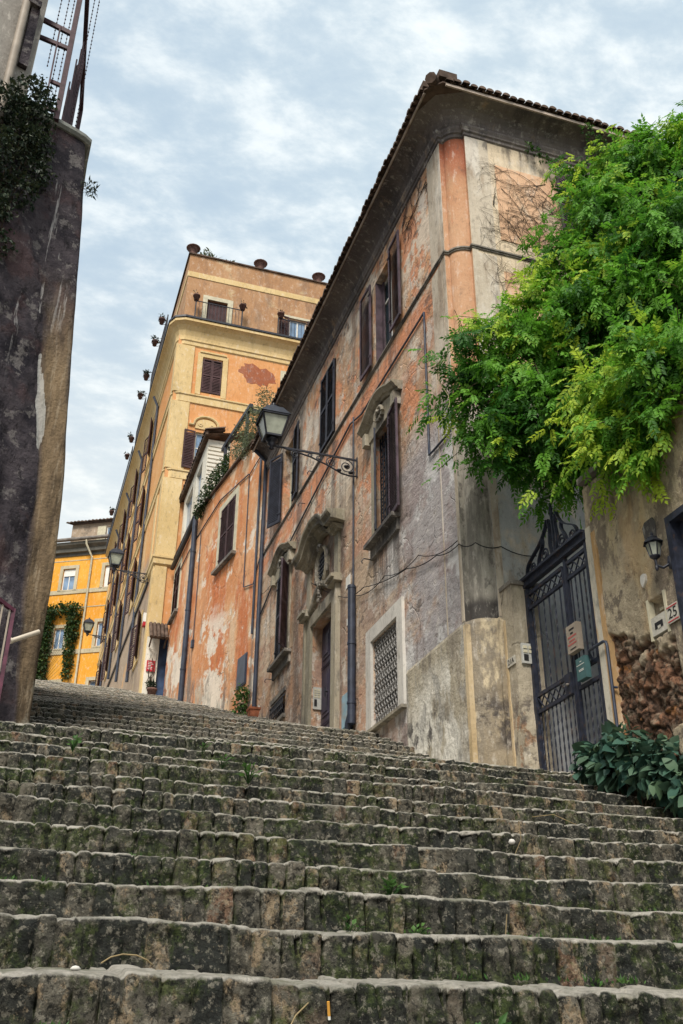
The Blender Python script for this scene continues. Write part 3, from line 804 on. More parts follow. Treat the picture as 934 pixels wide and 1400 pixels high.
def build_corner_house():
    front_holes = [(13.90, 14.83, 11.80, 13.80), (17.42, 18.50, 11.80, 13.82), (20.78, 21.80, 11.80, 13.82),
                   (14.08, 14.88, 7.95, 10.08), (20.84, 21.76, 7.95, 10.10), (17.37, 18.82, 4.6, 7.77),
                   (20.90, 22.08, 6.52, 7.04), (13.91, 15.13, 4.66, 6.12)]
    mb = MB()
    mb.wall(FF, 11.47, YJ, 1.8, 14.6, front_holes, .28, 0, 0, 1)
    mb.wall(FR_, 5.86, 16, 1.8, 14.6, [(7.98, 9.0, 12.1, 14.05)], .25, 2, 2, 1)
    # back, far end and ceiling so that the house is a closed volume
    mb.add([(16, 11.18, 1.8), (16, YJ, 1.8), (16, YJ, 15), (16, 11.18, 15)], [(0, 1, 2, 3)], 2)
    mb.add([(5.5, YJ, 1.8), (16, YJ, 1.8), (16, YJ, 15), (5.5, YJ, 15)], [(0, 1, 2, 3)], 0)
    part('wall', mb, [M['plaster_front'], M['dark'], M['plaster_side']], CH)
    # rounded corner
    mb = MB(); P = corner_path(); c = P[1:-1]
    n = len(c)
    v = [(x, y, z) for x, y in c for z in (1.8, 14.6)]
    mb.add(v, [(2 * i, 2 * i + 2, 2 * i + 3, 2 * i + 1) for i in range(n - 1)], 0, False)
    part('corner_column', mb, M['column'], CH)
    ms = plaster('grey_strip_plaster', (.40, .345, .275), (.54, .47, .38), [((.30, .23, .17), 2.2, (1, 1, .2), .50, .60, .75, None), ((.11, .095, .085), 3.0, (1, 1, .5), .56, .63, .75, zr(12.6, 13.6)), ((.66, .62, .56), 1.5, (1, 1, .3), .5, .64, .7, None), ((.2, .18, .16), 1.3, (1, 1, .2), .54, .66, .7, None)], .6)
    for fr_, u0, u1, z0, z1, t_ in ((FF, 11.472, 11.60, 9.72, 14.3, .008), (FR_, 5.864, 5.97, 5.12, 14.3, .008), (FF, 11.60, 12.02, 9.75, 11.59, .012), (FF, 11.60, 12.02, 11.75, 14.28, .012), (FR_, 5.97, 6.30, 9.75, 11.59, .012), (FR_, 5.97, 6.30, 11.75, 14.28, .012), (FF, 12.03, 12.06, 5.12, 9.70, .006), (FF, 11.474, 11.55, 5.12, 9.7, .012)):
        mb = MB(); mb.fbox(fr_, u0, u1, z0, z1, -.003, t_); part('corner_strip', mb, ms, CH)
    mb = MB()
    pr = [(0, 1.8), (.035, 1.8), (.035, 5.04), (.012, 5.10), (0, 5.10)]
    mb.hsweep([(5.5, 13.58), (5.5, 11.47)], pr)
    part('plinth', mb, M['plinth'], CH)
    mb = MB()
    mb.hsweep([(5.475, 11.465), (5.535, 11.465)] + [(5.86 - .325 * math.cos(PI / 2 * i / 8), 11.465 - .25 * math.sin(PI / 2 * i / 8)) for i in range(9)] + [(5.86, 11.17), (5.95, 11.17)], pr)
    part('column_base', mb, M['column_base'], CH)
    tan = plaster('tan_edge_strip', (.44, .33, .19), (.54, .43, .28), [((.20, .165, .12), 2.0, (1, 1, .2), .50, .60, .75, None)], .6, 12)
    for bx_ in ((5.452, 5.53, 11.37, 11.455), (5.885, 5.955, 11.085, 11.13)):
        mb = MB(); mb.box(*bx_, 1.8, 5.03); part('corner_strip', mb, tan, CH)
    mb = MB()
    mb.hsweep(P, [(0, 11.655), (.022, 11.66), (.022, 11.685), (.04, 11.69), (.04, 11.72), (0, 11.73)])
    part('string_course', mb, M['trim_dark'], CH)
    mb = MB()
    mb.hsweep(P, [(0, 14.28), (.03, 14.30), (.03, 14.36), (.06, 14.38), (.06, 14.42), (.085, 14.47), (.085, 14.52), (.03, 14.55)])
    P2 = [(5.5, YJ), (5.5, 11.50), (5.58, 11.30), (5.83, 11.18), (16, 11.18)]
    mb.hsweep(P2, [(.0, 14.551), (.035, 14.60), (.045, 14.66), (.08, 14.74), (.15, 14.82), (.25, 14.88), (.36, 14.91), (.40, 14.915), (.40, 14.945)])
    part('cornice', mb, M['cornice'], CH)
    # roof: sloping planes, eave tiles, gutter strip
    mb = MB()
    e = .46; zc = 14.95; x0 = 5.5 - e; y0 = 11.18 - e; s = .32
    ridge = 2.9
    mb.add([(x0, YJ, zc), (x0, y0 + .25, zc), (x0 + .25, y0, zc), (16, y0, zc), (16, YJ, zc), (x0 + 4.2, y0 + 4.2, zc + ridge * .46), (16, y0 + 4.2, zc + ridge * .46), (x0 + 4.2, YJ, zc + ridge * .46)],
           [(0, 1, 5, 7), (1, 2, 5), (2, 3, 6, 5), (5, 6, 4, 7)], 0)
    v = [(x0, YJ, zc), (x0, y0 + .25, zc), (x0 + .25, y0, zc), (16, y0, zc)]
    mb.add(v + [(a, b, c - .035) for a, b, c in v], [(0, 1, 5, 4), (1, 2, 6, 5), (2, 3, 7, 6)], 0)
    mb.add([(5.5, YJ, 14.93), (x0, YJ, 14.915), (x0, y0 + .25, 14.915), (x0 + .25, y0, 14.915), (16, y0, 14.915), (16, 11.18, 14.93), (5.9, 11.2, 14.93), (5.5, 11.5, 14.93)], [tuple(range(8))], 0)
    tiles_row(mb, (x0, y0 + .36, zc + .015), (x0, YJ, zc + .015), (1, 0, 0)); tiles_row(mb, (x0 + .36, y0, zc + .015), (16, y0, zc + .015), (0, 1, 0))
    for i in range(7):   # hip tiles
        a = Vector((x0 + .06, y0 + .06, zc + .05)); d = Vector((1, 1, .42)).normalized(); c = a + d * (.26 * i)
        mb.tube([c - d * .05, c + d * .30], .11, 8)
    mb.box(x0 - .02, x0 + .28, y0 + .24, y0 + .48, zc + .06, zc + .20); mb.box(x0 + .18, x0 + .52, y0 - .02, y0 + .22, zc + .10, zc + .26)
    part('roof', mb, M['tile'], CH)
    mb = MB()
    mb.tube([(x0 + .02, YJ, zc - .055), (x0 + .02, y0 + .30, zc - .055)], .022, 6)
    part('eave_board', mb, M['eave_board'], CH)
    mb = MB(); mb.box(x0 + .30, 16, y0 - .012, y0 + .02, zc - .095, zc - .036)
    part('eave_board', mb, M['eave_board'], CH)
    mb = MB()
    mb.fbox(FR_, 6.42, 7.62, 12.0, 13.75, -.002, .012)
    mb.fbox(FR_, 6.42, 7.62, 9.4, 11.3, -.002, .012)
    part('plaster_panel', mb, M['panel_orange'], CH)

    # upper windows
    w1 = sash(CH, FF, 13.90, 14.83, 11.80, 13.80, -.22, M['white'], M['glass'], 1, (.72,))
    shutter('shutter', w1, (5.42, 14.90), (-.03, 1), (-1, -.03), .58, 11.78, 13.83, M['shutter'], mid=False)
    shutter('shutter', w1, (5.42, 13.84), (-.03, -1), (-1, .03), .58, 11.78, 13.83, M['shutter'], mid=False)
    mb = MB(); mb.fbox(FF, 14.795, 14.826, 11.81, 13.79, -.21, -.004); mb.fbox(FF, 14.70, 14.794, 11.81, 13.79, -.16, -.13); part('inner_shutter', mb, M['shutter'], w1)
    w2 = sash(CH, FF, 17.42, 18.50, 11.80, 13.82, -.22, M['wood'], M['glass'], 1, ())
    shutter('shutter', w2, (5.47, 18.46), (0, -1), (-1, 0), .49, 11.83, 13.80, M['shutter_in'])
    shutter('shutter', w2, (5.47, 17.46), (-.0, 1), (-1, 0), .49, 11.83, 13.80, M['shutter_in'])
    w3 = sash(CH, FF, 20.78, 21.80, 11.80, 13.82, -.22, M['cream'], M['glass'], 1, (.7,))
    shutter('shutter', w3, (5.45, 21.86), (-.42, .90), (-.90, -.42), .50, 11.78, 13.83, M['shutter_in'], mid=False)
    shutter('shutter', w3, (5.45, 20.72), (-.06, -1), (-1, .06), .50, 11.78, 13.83, M['shutter_in'])
    w0 = sash(CH, FR_, 7.98, 9.0, 12.1, 14.05, -.2, M['wood'], M['glass'], 1, (.5,))
    shutter('shutter', w0, (8.0, 11.10), (-1, -.25), (-.25, -1), .5, 12.1, 14.05, M['shutter'])

    # first floor windows with carved hoods
    def hood(u0, u1, z, name='hood'):
        mb = MB(); um = (u0 + u1) / 2; a = (u1 - u0)
        path = s_curve((u0, z), (u0 + a * .20, z + .10), 4) + [(um + (t - .5) * a * .6 * -1 * -1, z + .12 + .17 * math.sin(PI * t)) for t in [i / 8 for i in range(9)]] + s_curve((u1 - a * .20, z + .10), (u1, z), 4)
        mb.vsweep(FF, path, [(0, 0), (0, .08), (.04, .10), (.05, .14), (.09, .17), (.13, .22), (.16, .22), (.17, 0)])
        # frieze and volutes under the hood
        mb.fprism(FF, [(u0 + .20, z - .22), (u1 - .20, z - .22)] + [(u1 - .20 - (a - .4) * t, z + .02 + .20 * math.sin(PI * t)) for t in [i / 8 for i in range(9)]], .0, .07)
        for u in (u0 + .16, u1 - .16):
            mb.fprism(FF, [(u - .08, z - .26), (u + .08, z - .26), (u + .07, z), (u - .07, z)], 0, .15)
        o = part(name, mb, M['trim'], CH)
        r = MB()
        for k in range(10):
            t = PI * 2 * k / 10; r.lathe((0, 0, 0), [(0, 0)], 3) if False else None
            c = FF(um + .17 * math.cos(t), z + .02 + .09 * math.sin(t), .10); r.obox(c, (0, .035, .01), (0, -.01, .03), (.03, 0, 0))
        r.tube([FF(um + .20 * math.cos(PI * t), z - .02 + .17 * math.sin(PI * t), .12) for t in [i / 8 for i in range(9)]], .035, 6)
        r.tube([FF(um - .07, z + .02, .13), FF(um, z + .08, .14), FF(um + .07, z + .02, .13)], .04, 6)
        part('carving', r, M['trim'], o)
    def sill(u0, u1, z, name='sill'):
        mb = MB(); mb.fbox(FF, u0, u1, z, z + .07, 0, .17); mb.fbox(FF, u0 + .05, u1 - .05, z - .22, z - .004, 0, .055); part(name, mb, M['trim_dark'], CH)
    def jambs(u0, u1, z0, z1):
        mb = MB()
        for a, b in ((u0 - .16, u0), (u1, u1 + .16)): mb.fbox(FF, a, b, z0, z1, 0, .045)
        mb.fbox(FF, u0 - .16, u1 + .16, z1 + .003, z1 + .16, 0, .05)
        part('jamb', mb, M['trim'], CH)
    hood(13.50, 15.32, 10.30); sill(13.72, 15.14, 7.86); jambs(14.08, 14.88, 7.95, 10.08)
    w4 = sash(CH, FF, 14.08, 14.88, 7.95, 10.08, -.24, M['wood'], M['glass'], 1, (.5,))
    g = MB()
    for i in range(7): u = 14.10 + .76 * i / 6; g.bar(FF(u, 7.96, -.08), FF(u, 10.07, -.08), .022, .022)
    for i in range(14): z = 8.06 + i * .147; g.bar(FF(14.08, z, -.095), FF(14.88, z, -.095), .02, .02)
    part('grille', g, M['metal'], w4)
    shutter('shutter', w4, (5.42, 14.03), (-.09, -1), (-1, .09), .55, 7.93, 10.08, M['shutter'], mid=False)
    shutter('shutter', w4, (5.47, 14.86), (-.36, -.93), (-.93, .36), .40, 7.96, 10.06, M['shutter_in'])
    hood(20.36, 22.24, 10.34); sill(20.50, 22.06, 7.84); jambs(20.84, 21.76, 7.95, 10.10)
    w5 = sash(CH, FF, 20.84, 21.76, 7.95, 10.10, -.24, M['wood'], M['glass'], 1, (.5,))
    shutter('shutter', w5, (5.44, 21.74), (-.04, -1), (-1, .04), .46, 7.96, 10.08, M['shutter_in'])
    shutter('shutter', w5, (5.44, 20.80), (-.55, -.85), (-.85, .55), .48, 7.96, 10.08, M['shutter'])

    # cellar window with bars
    w6 = sash(CH, FF, 20.90, 22.08, 6.52, 7.04, -.24, M['wood'], M['dark'], 1, ())
    g = MB()
    for i in range(9): u = 20.95 + 1.08 * i / 8; g.tube([FF(u, 6.53, -.02), FF(u, 6.70, .05), FF(u, 6.9, .05), FF(u, 7.03, -.02)], .014, 5)
    for z in (6.66, 6.80, 6.93): g.bar(FF(20.9, z, .055), FF(22.08, z, .055), .02, .02)
    part('grille', g, M['metal'], w6)
    mb = MB(); mb.fbox(FF, 20.84, 22.14, 7.045, 7.15, 0, .03); mb.fbox(FF, 20.82, 22.16, 6.43, 6.515, 0, .07); part('sill', mb, M['trim_dark'], CH)

    # low window: marble frame and woven iron screen
    w7 = sash(CH, FF, 13.91, 15.13, 4.66, 6.12, -.26, M['wood'], M['dark'], 1, (.5,))
    mb = MB()
    mb.fbox(FF, 13.66, 13.905, 4.60, 6.37, 0, .05); mb.fbox(FF, 15.135, 15.38, 4.60, 6.37, 0, .05); mb.fbox(FF, 13.908, 15.132, 6.125, 6.37, 0, .05)
    part('marble_frame', mb, M['marble'], w7)
    mb = MB(); mb.fbox(FF, 13.63, 15.44, 4.545, 4.597, 0, .10); part('sill', mb, M['trim'], w7)
    g = MB(); nu = 11; W = 1.22; H = 1.46; cw = W / nu
    for s_ in (1, -1):
        for k in range(-14, nu + 14):
            pts = []
            for i in range(60):
                t = i / 59; z = 4.66 + H * t; u = 13.91 + (k + .5) * cw + s_ * (t - .5) * H * .62
                if 13.915 <= u <= 15.125: pts.append(FF(u, z, -.03 + s_ * .012 * math.sin(i * 1.3)))
            if len(pts) > 2: g.tube(pts, .0135, 4, 0, False)
    part('woven_screen', g, simple('grey_iron_screen', (.20, .195, .19), .5, .4, .3, 20), w7)

    # street door
    d0, d1 = 17.37, 18.82
    dr = MB()
    dr.fbox(FF, d0, d1, 4.7, 7.77, -.27, -.22)
    um = (d0 + d1) / 2
    for a, b in ((d0 + .05, um - .04), (um + .04, d1 - .05)):
        for z0, z1 in ((5.05, 5.55), (5.75, 6.75), (6.95, 7.60)):
            dr.fbox(FF, a, b, z0 - .05, z1 + .05, -.218, -.195); dr.fbox(FF, a + .09, b - .09, z0 + .05, z1 - .05, -.194, -.178)
            dr.fbox(FF, a + .15, b - .15, z0 + .12, z1 - .12, -.177, -.165)
        for z in (5.62, 5.66, 6.82, 6.86): dr.fbox(FF, a, b, z, z + .02, -.193, -.180)
    dr.fbox(FF, um - .03, um + .03, 4.7, 7.77, -.218, -.17)
    dd = part('door', dr, M['door'], CH)
    h = MB(); h.tube([FF(um + .12, 6.22, -.16), FF(um + .12, 6.22, -.10)], .02, 8); h.tube([FF(um + .12, 6.30, -.10), FF(um + .12, 6.10, -.10)], .016, 8); part('handle', h, M['metal'], dd)
    ds = MB()
    for a, b in ((16.97, d0 - .003), (d1 + .003, 19.20)):
        ds.fbox(FF, a, b, 4.4, 8.02, 0, .06)
        c0 = a if a < d0 else b - .09; ds.fbox(FF, c0, c0 + .09, 4.4, 8.02, .061, .10)
    ds.fbox(FF, d0, d1, 7.775, 8.02, 0, .06)
    for a, b in ((16.86, 17.32), (18.84, 19.32)):
        ds.fbox(FF, a, b, 8.03, 8.10, 0, .17); ds.fbox(FF, a + .02, b - .02, 8.102, 8.17, 0, .23); ds.fbox(FF, a + .05, b - .05, 8.172, 8.21, 0, .15)
    ds.vsweep(FF, s_curve((17.32, 8.05), (18.0, 8.36), 8) + s_curve((18.18, 8.36), (18.84, 8.05), 8), [(0, 0), (0, .10), (.05, .12), (.10, .12), (.10, 0)])
    for a, b in ((16.98, 17.24), (18.94, 19.19)): ds.fbox(FF, a, b, 8.23, 9.16, 0, .05)
    part('door_surround', ds, M['trim'], CH)
    pd = MB()
    def ped(z, k, prof, ua=16.72, ub=19.34):
        a = ub - ua; um_ = (ua + ub) / 2
        path = [(ua, z), (ua + .16 * a, z + .02)] + s_curve((ua + .16 * a, z + .02), (ua + .36 * a, z + k), 6)[1:] + [(um_, z + k + .07)] + s_curve((ub - .36 * a, z + k), (ub - .16 * a, z + .02), 6) + [(ub, z)]
        pd.vsweep(FF, path[::-1] if False else path, prof)
    ped(9.16, .30, [(0, 0), (0, .10), (.05, .13), (.05, .16), (.09, .18), (.11, .22), (.11, 0)], 16.86, 19.20)
    ped(9.275, .30, [(0, 0), (.03, .18), (.03, .30), (.09, .30), (.12, .33), (.15, .37), (.19, .38), (.22, .38), (.23, .26), (.26, 0)])
    part('pediment', pd, M['trim'], CH)
    oc = MB()
    ring = [(18.08 + .30 * math.cos(2 * PI * i / 24), 8.86 + .36 * math.sin(2 * PI * i / 24)) for i in range(25)]
    oc.vsweep(FF, ring, [(0, 0), (0, .05), (-.05, .10), (-.10, .06), (-.10, 0)])
    oo = part('oculus', oc, M['trim'], CH)
    g = MB(); g.fprism(FF, [(18.08 + .30 * math.cos(2 * PI * i / 20), 8.86 + .36 * math.sin(2 * PI * i / 20)) for i in range(20)], .004, .012); part('pane', g, M['dark'], oo)
    g = MB()
    for i in range(-2, 3): g.bar(FF(18.08 + i * .1, 8.86 - .32 * math.cos(i * .45), .03), FF(18.08 + i * .1, 8.86 + .32 * math.cos(i * .45), .03), .014, .014)
    for i in range(-3, 4): g.bar(FF(18.08 - .28 * math.cos(i * .38), 8.86 + i * .1, .045), FF(18.08 + .28 * math.cos(i * .38), 8.86 + i * .1, .045), .014, .014)
    part('grille', g, M['metal'], oo)
    ca = MB(); rr = random.Random(3)
    for i in range(16):
        t = i / 15; u = 18.08 + rr.uniform(-.09, .09) * (1 - t * .6); z = 8.46 - t * .40
        ca.lathe(FF(u, z - .03, .09 + rr.uniform(-.02, .03)), [(0, 0), (.032, .015), (.036, .035), (.02, .06), (0, .065)], 6)
    for s_ in (-1, 1): ca.tube([FF(18.08 + s_ * (.36 + .03 * math.sin(t * 9)), 9.1 - .5 * t, .06) for t in [i / 8 for i in range(9)]], .035, 6)
    ca.tube([FF(18.08 - .12, 9.26, .09), FF(18.08, 9.33, .11), FF(18.08 + .12, 9.26, .09)], .05, 6)
    part('carving', ca, M['trim_dark'], CH)

    # drainpipes
    mb = MB(); mb.tube([FF(16.05, 7.55, .05), FF(16.05, 11.3, .05)], .016, 6)
    part('drainpipe', mb, M['pipe'], CH)
    mb = MB(); mb.tube([FF(16.05, 4.95, .08), FF(16.05, 7.56, .08)], .075, 10); mb.tube([FF(16.22, 4.5, .08), FF(16.20, 5.0, .08), FF(16.06, 5.12, .08)], .07, 10)
    for z in (5.3, 6.4, 7.5): mb.tube([FF(16.05, z, .08), FF(16.05, z + .04, .08)], .085, 10)
    part('drainpipe', mb, M['pipe'], CH)
    mb = MB(); mb.tube([FF(23.66, 7.3, .07), FF(23.66, 14.6, .07), FF(23.66, 14.9, .40)], .055, 8)
    part('drainpipe', mb, M['pipe'], CH)
    for u, z in ((15.24, 7.74), (18.98, 11.66), (22.24, 7.74), (19.7, 11.2)):
        mb = MB(); mb.tube([FF(u, z, 0), FF(u, z, .13), FF(u + .02, z - .05, .16), FF(u + .02, z - .09, .14)], .011, 5)
        part('shutter_stay', mb, M['metal'], CH)
    mb = MB()   # painted-in moulding lines on the front
    mb.fbox(FF, 19.14, 19.20, 8.25, 11.4, 0, .006)
    part('plaster_edge', mb, M['trim'], CH)
build_corner_house()

# small things fixed to the corner house
def cable(name, pts, r, label, mat=None, sag=None):
    mb = MB(); P = []
    for a, b in zip(pts, pts[1:]):
        a = Vector(a); b = Vector(b); k = 7
        for i in range(k):
            t = i / k; p = a.lerp(b, t)
            if sag: p.z -= sag * 4 * t * (1 - t)
            P.append(p)
    P.append(Vector(pts[-1]))
    mb.tube(P, r, 5)
    return solo(name, mb, mat or M['pipe'], label, 'cable')
cable('conduit', [FF(23.6, 9.95, .03), FF(20.73, 10.76, .03), FF(18.37, 11.06, .03), FF(16.3, 11.30, .03), FF(15.6, 11.10, .03), FF(12.36, 11.12, .03), FF(12.38, 8.27, .03), FF(11.55, 8.22, .03)], .020, 'dark conduit under the string course of the pinkish house, dropping near its corner')
cable('wire', [FF(19.0, 8.9, .03), FF(16.6, 7.55, .04), FF(15.5, 7.30, .04), FF(13.41, 6.75, .04), FF(12.25, 6.45, .04), FF(11.48, 6.28, .03), (5.60, 11.22, 6.20), (5.95, 11.14, 6.16), (6.5, 11.14, 6.10)], .008, 'thin wire sagging along the grey lower front of the pinkish house and round its corner', M['ink'], .05)
cable('wire', [FF(15.9, 7.3, .05), FF(14.4, 7.05, .05), FF(12.9, 6.75, .05), FF(11.5, 6.34, .04)], .007, 'thin wire looping below the barred pedimented window of the pinkish house', M['ink'], .10)
cable('wire', [FF(23.6, 10.5, .04), FF(22.4, 10.35, .04), FF(20.2, 10.55, .04), FF(18.9, 8.95, .04)], .007, 'thin wire drooping between the far carved window hood and the door pediment', M['ink'], .06)

mb = MB(); mb.fbox(FF, 16.20, 16.72, 4.98, 5.64, 0, .035); mb.fbox(FF, 16.23, 16.69, 5.02, 5.60, .036, .050); mb.fbox(FF, 16.27, 16.31, 5.25, 5.36, .051, .06)
solo('meter_cabinet', mb, M['meter'], 'pale blue-grey metal meter cabinet set into the wall beside the thick drainpipe', 'cabinet')

def intercom(fr, u0, u1, z0, z1, w0, label, rows, cols):
    a = thing('intercom', label, 'intercom', fr((u0 + u1) / 2, z0, w0))
    mb = MB(); mb.fbox(fr, u0, u1, z0, z1, w0, w0 + .035); part('housing', mb, simple('brushed_plate', (.44, .44, .42), .45, .4, .15, 12), a)
    mb = MB(); W = u1 - u0; H = z1 - z0
    mb.fbox(fr, u0 + W * .12, u0 + W * .46, z0 + H * .12, z0 + H * .44, w0 + .036, w0 + .04)
    part('speaker_grille', mb, M['ink'], a)
    mb = MB()
    for i in range(rows):
        for j in range(cols):
            uu = u0 + W * (.10 + .82 * j / cols); zz = z0 + H * (.52 + .42 * i / rows)
            mb.fbox(fr, uu, uu + W * .6 / cols, zz, zz + H * .28 / rows, w0 + .036, w0 + .044)
    part('button_row', mb, M['cream'], a)
    return a
# in the reveal of the door (the far jamb faces down the stairs)
JF = Frame((0, 18.82), (1, 0), (0, -1))
intercom(JF, 5.53, 5.70, 6.02, 6.48, .0, 'white intercom plate with name buttons in the reveal of the purple panelled door', 4, 2)
mb = MB(); mb.fbox(FF, 16.36, 16.60, 7.72, 7.95, 0, .012); solo('plaque', mb, M['white'], 'small white plaque right of the door pediment, above the thick drainpipe', 'plaque')
mb = MB(); mb.fbox(FF, 16.40, 16.54, 6.95, 7.08, 0, .012); solo('plaque', mb, M['white'], 'tiny pale plaque halfway up the wall right of the purple door', 'plaque')

# dry creeper clinging to the return front
def dry_creeper():
    rng = random.Random(11); mb = MB()
    def grow(u, z, a, L, r, depth):
        pts = [FR_(u, z, .02)]
        n = max(3, int(L / .10))
        for i in range(n):
            a += rng.uniform(-.35, .35); u += .10 * math.cos(a); z += .10 * math.sin(a)
            if not (6.0 < u < 8.3 and 9.6 < z < 14.2): break
            pts.append(FR_(u, z, .018 + rng.uniform(0, .012)))
            if depth < 3 and rng.random() < .42: grow(u, z, a + rng.choice((-1, 1)) * rng.uniform(.4, 1.2), L * rng.uniform(.35, .7), r * .62, depth + 1)
        if len(pts) > 2: mb.tube(pts, r, 4, 0, False, r * .5)
    grow(6.32, 12.75, 1.5, .35, .012, 2); 
    for u, z, a, L in ((7.9, 12.4, 3.0, 1.7), (7.95, 12.2, 2.5, 1.4), (7.8, 11.3, 2.2, 1.6), (7.5, 11.2, 1.8, 1.5), (7.0, 11.6, 1.6, 1.5), (6.9, 11.8, 2.2, 1.1), (7.4, 13.6, 3.4, 1.2), (7.7, 13.2, 3.0, 1.5), (6.7, 10.2, 1.9, 1.3), (7.3, 10.4, 2.4, 1.2), (6.55, 12.7, .1, 1.3), (6.5, 13.2, -1.2, .9), (7.6, 10.9, 1.2, 1.6), (7.2, 12.2, .6, 1.2)):
        grow(u, z, a, L, .0065, 0)
    solo('dry_creeper', mb, M['twig'], 'bare tangle of dry creeper stems on the beige return wall under the eaves', 'creeper')
    mb = MB()
    def grow2(u, z, a, L, r, depth):
        pts = [FF(u, z, .015)]
        for i in range(max(3, int(L / .08))):
            a += rng.uniform(-.4, .4); u += .08 * math.cos(a); z += .08 * math.sin(a)
            if not (12.0 < u < 13.3 and 12.3 < z < 14.3): break
            pts.append(FF(u, z, .015))
            if depth < 3 and rng.random() < .35: grow2(u, z, a + rng.choice((-1, 1)) * rng.uniform(.4, 1.2), L * .5, r * .7, depth + 1)
        if len(pts) > 2: mb.tube(pts, r, 4, 0, False)
    for u in (12.1, 12.3, 12.5, 12.8, 13.0): grow2(u, 14.25, -1.7 + rng.uniform(-.3, .3), 1.5, .006, 0)
    solo('dry_creeper', mb, M['twig'], 'thin dead creeper stems below the cornice, right of the nearest upper window', 'creeper')
dry_creeper()

# ------------------------------------------------------------------ low orange house
_a = R(-8); FO = Frame((5.5, 23.80), (math.sin(_a), math.cos(_a)), (-math.cos(_a), math.sin(_a)))
_b = R(-1.0); KX, KY = FO(6.62, 0, 0)[:2]
FO2 = Frame((KX, KY), (math.sin(_b), math.cos(_b)), (-math.cos(_b), math.sin(_b)))
OH = thing('orange_house', 'low peeling orange house with planted terrace, between the pinkish house and the yellow block', 'house', (5.0, 27, 7.8))
OE = 3.45
def build_orange():
    mb = MB()
    h1 = [(2.42, 3.72, 12.84, 14.86)]; h2 = [(2.05, 3.15, 13.40, 15.25)]
    mb.wall(FO, 0, 6.62, 4.5, 15.98, h1, .2, 0, 0, 1)
    mb.wall(FO2, 0, OE, 5.5, 15.98, h2, .2, 0, 0, 1)
    e = FO2(OE, 0, 0)
    mb.add([(e[0], e[1], 5.5), (12, e[1], 5.5), (12, e[1], 15.98), (e[0], e[1], 15.98)], [(0, 1, 2, 3)], 0)
    mb.add([FO(0, 15.97, 0), FO(6.62, 15.97, 0), (e[0], e[1], 15.97), (12, e[1], 15.97), (12, 23.80, 15.97)], [(0, 1, 2, 3, 4)], 0)
    mb.fprism(FO, [(0, 15.98), (1.1, 15.98), (.9, 16.10), (.45, 16.42), (0, 16.5)], -.35, 0)
    part('wall', mb, [M['plaster_orange'], M['dark']], OH)
    w = sash(OH, FO, 2.42, 3.72, 12.84, 14.86, -.18, M['wood'], M['glass'], 1, ())
    o = FO(2.46, 0, .02); p = FO(3.68, 0, .02)
    shutter('shutter', w, (o[0], o[1]), FO.d, FO.n, .60, 12.86, 14.84, M['shutter_brown']); shutter('shutter', w, (p[0], p[1]), (-FO.d[0], -FO.d[1]), FO.n, .60, 12.86, 14.84, M['shutter_brown'])
    mb = MB()
    mb.fbox(FO, 2.22, 2.417, 12.84, 15.06, 0, .03); mb.fbox(FO, 3.723, 3.92, 12.84, 15.06, 0, .03); mb.fbox(FO, 2.42, 3.72, 14.863, 15.06, 0, .03)
    part('frame', mb, M['cream'], w)
    mb = MB(); mb.fbox(FO, 2.2, 3.98, 12.74, 12.835, 0, .14); part('sill', mb, M['trim_dark'], w)
    w = sash(OH, FO2, 2.05, 3.15, 13.40, 15.25, -.18, M['wood'], M['glass'], 1, ())
    o = FO2(2.09, 0, .02); p = FO2(3.11, 0, .02)
    shutter('shutter', w, (o[0], o[1]), FO2.d, FO2.n, .50, 13.42, 15.23, M['shutter_brown']); shutter('shutter', w, (p[0], p[1]), (-FO2.d[0], -FO2.d[1]), FO2.n, .50, 13.42, 15.23, M['shutter_brown'])
    mb = MB(); mb.fbox(FO2, 1.88, 2.047, 13.40, 15.42, 0, .03); mb.fbox(FO2, 3.153, 3.3, 13.40, 15.42, 0, .03); mb.fbox(FO2, 2.05, 3.15, 15.253, 15.42, 0, .03); part('frame', mb, M['cream'], w)
    mb = MB(); mb.fbox(FO2, 1.9, 3.3, 13.30, 13.395, 0, .12); part('sill', mb, M['trim_dark'], w)
    mb = MB()
    mb.fbox(FO, 1.12, 6.62, 15.985, 16.06, -.3, .09); mb.fbox(FO2, .01, OE, 15.985, 16.06, -.3, .09)
    part('coping', mb, M['tile'], OH)
    mb = MB(); mb.tube([FO(6.3, 15.9, .10), FO2(.6, 15.62, .10), FO2(OE, 15.60, .10)], .085, 8); part('gutter', mb, M['metal'], OH)
    mb = MB(); mb.tube([FO(6.22, 15.75, .10), FO(6.22, 12, .09), FO(6.22, 8.7, .09)], .085, 10)
    for z in (14.5, 12.4, 10.4): mb.tube([FO(6.22, z, .09), FO(6.22, z + .05, .09)], .10, 10)
    part('drainpipe', mb, M['pipe'], OH)
    mb = MB(); mb.tube([FO(.38, 15.6, .05), FO(.38, 10.9, .05), FO(.38, 9.6, .05)], .035, 6); part('drainpipe', mb, M['pipe'], OH)
    # metal hatches near the foot of the wall
    mb = MB(); mb.fbox(FO, .75, 1.42, 8.36, 9.22, 0, .03); mb.fbox(FO, .79, 1.38, 8.40, 9.18, .031, .045); part('hatch', mb, M['pipe'], OH)
    # white veranda at the far end of the terrace
    vx = 4.62; mb = MB()
    VF = Frame((vx, 0), (0, 1), (-1, 0))
    mb.wall(VF, 29.1, 33.7, 16.0, 18.45, [(30.0, 31.1, 16.5, 18.1), (31.7, 33.3, 16.5, 18.1)], .15, 0, 0, None)
    mb.add([(vx, 29.1, 16), (9, 29.1, 16), (9, 29.1, 18.45), (vx, 29.1, 18.45)], [(0, 1, 2, 3)], 0)
    for z in [16.1 + .16 * i for i in range(14)]: mb.box(vx + .01, vx + 2.6, 29.06, 29.098, z, z + .10)
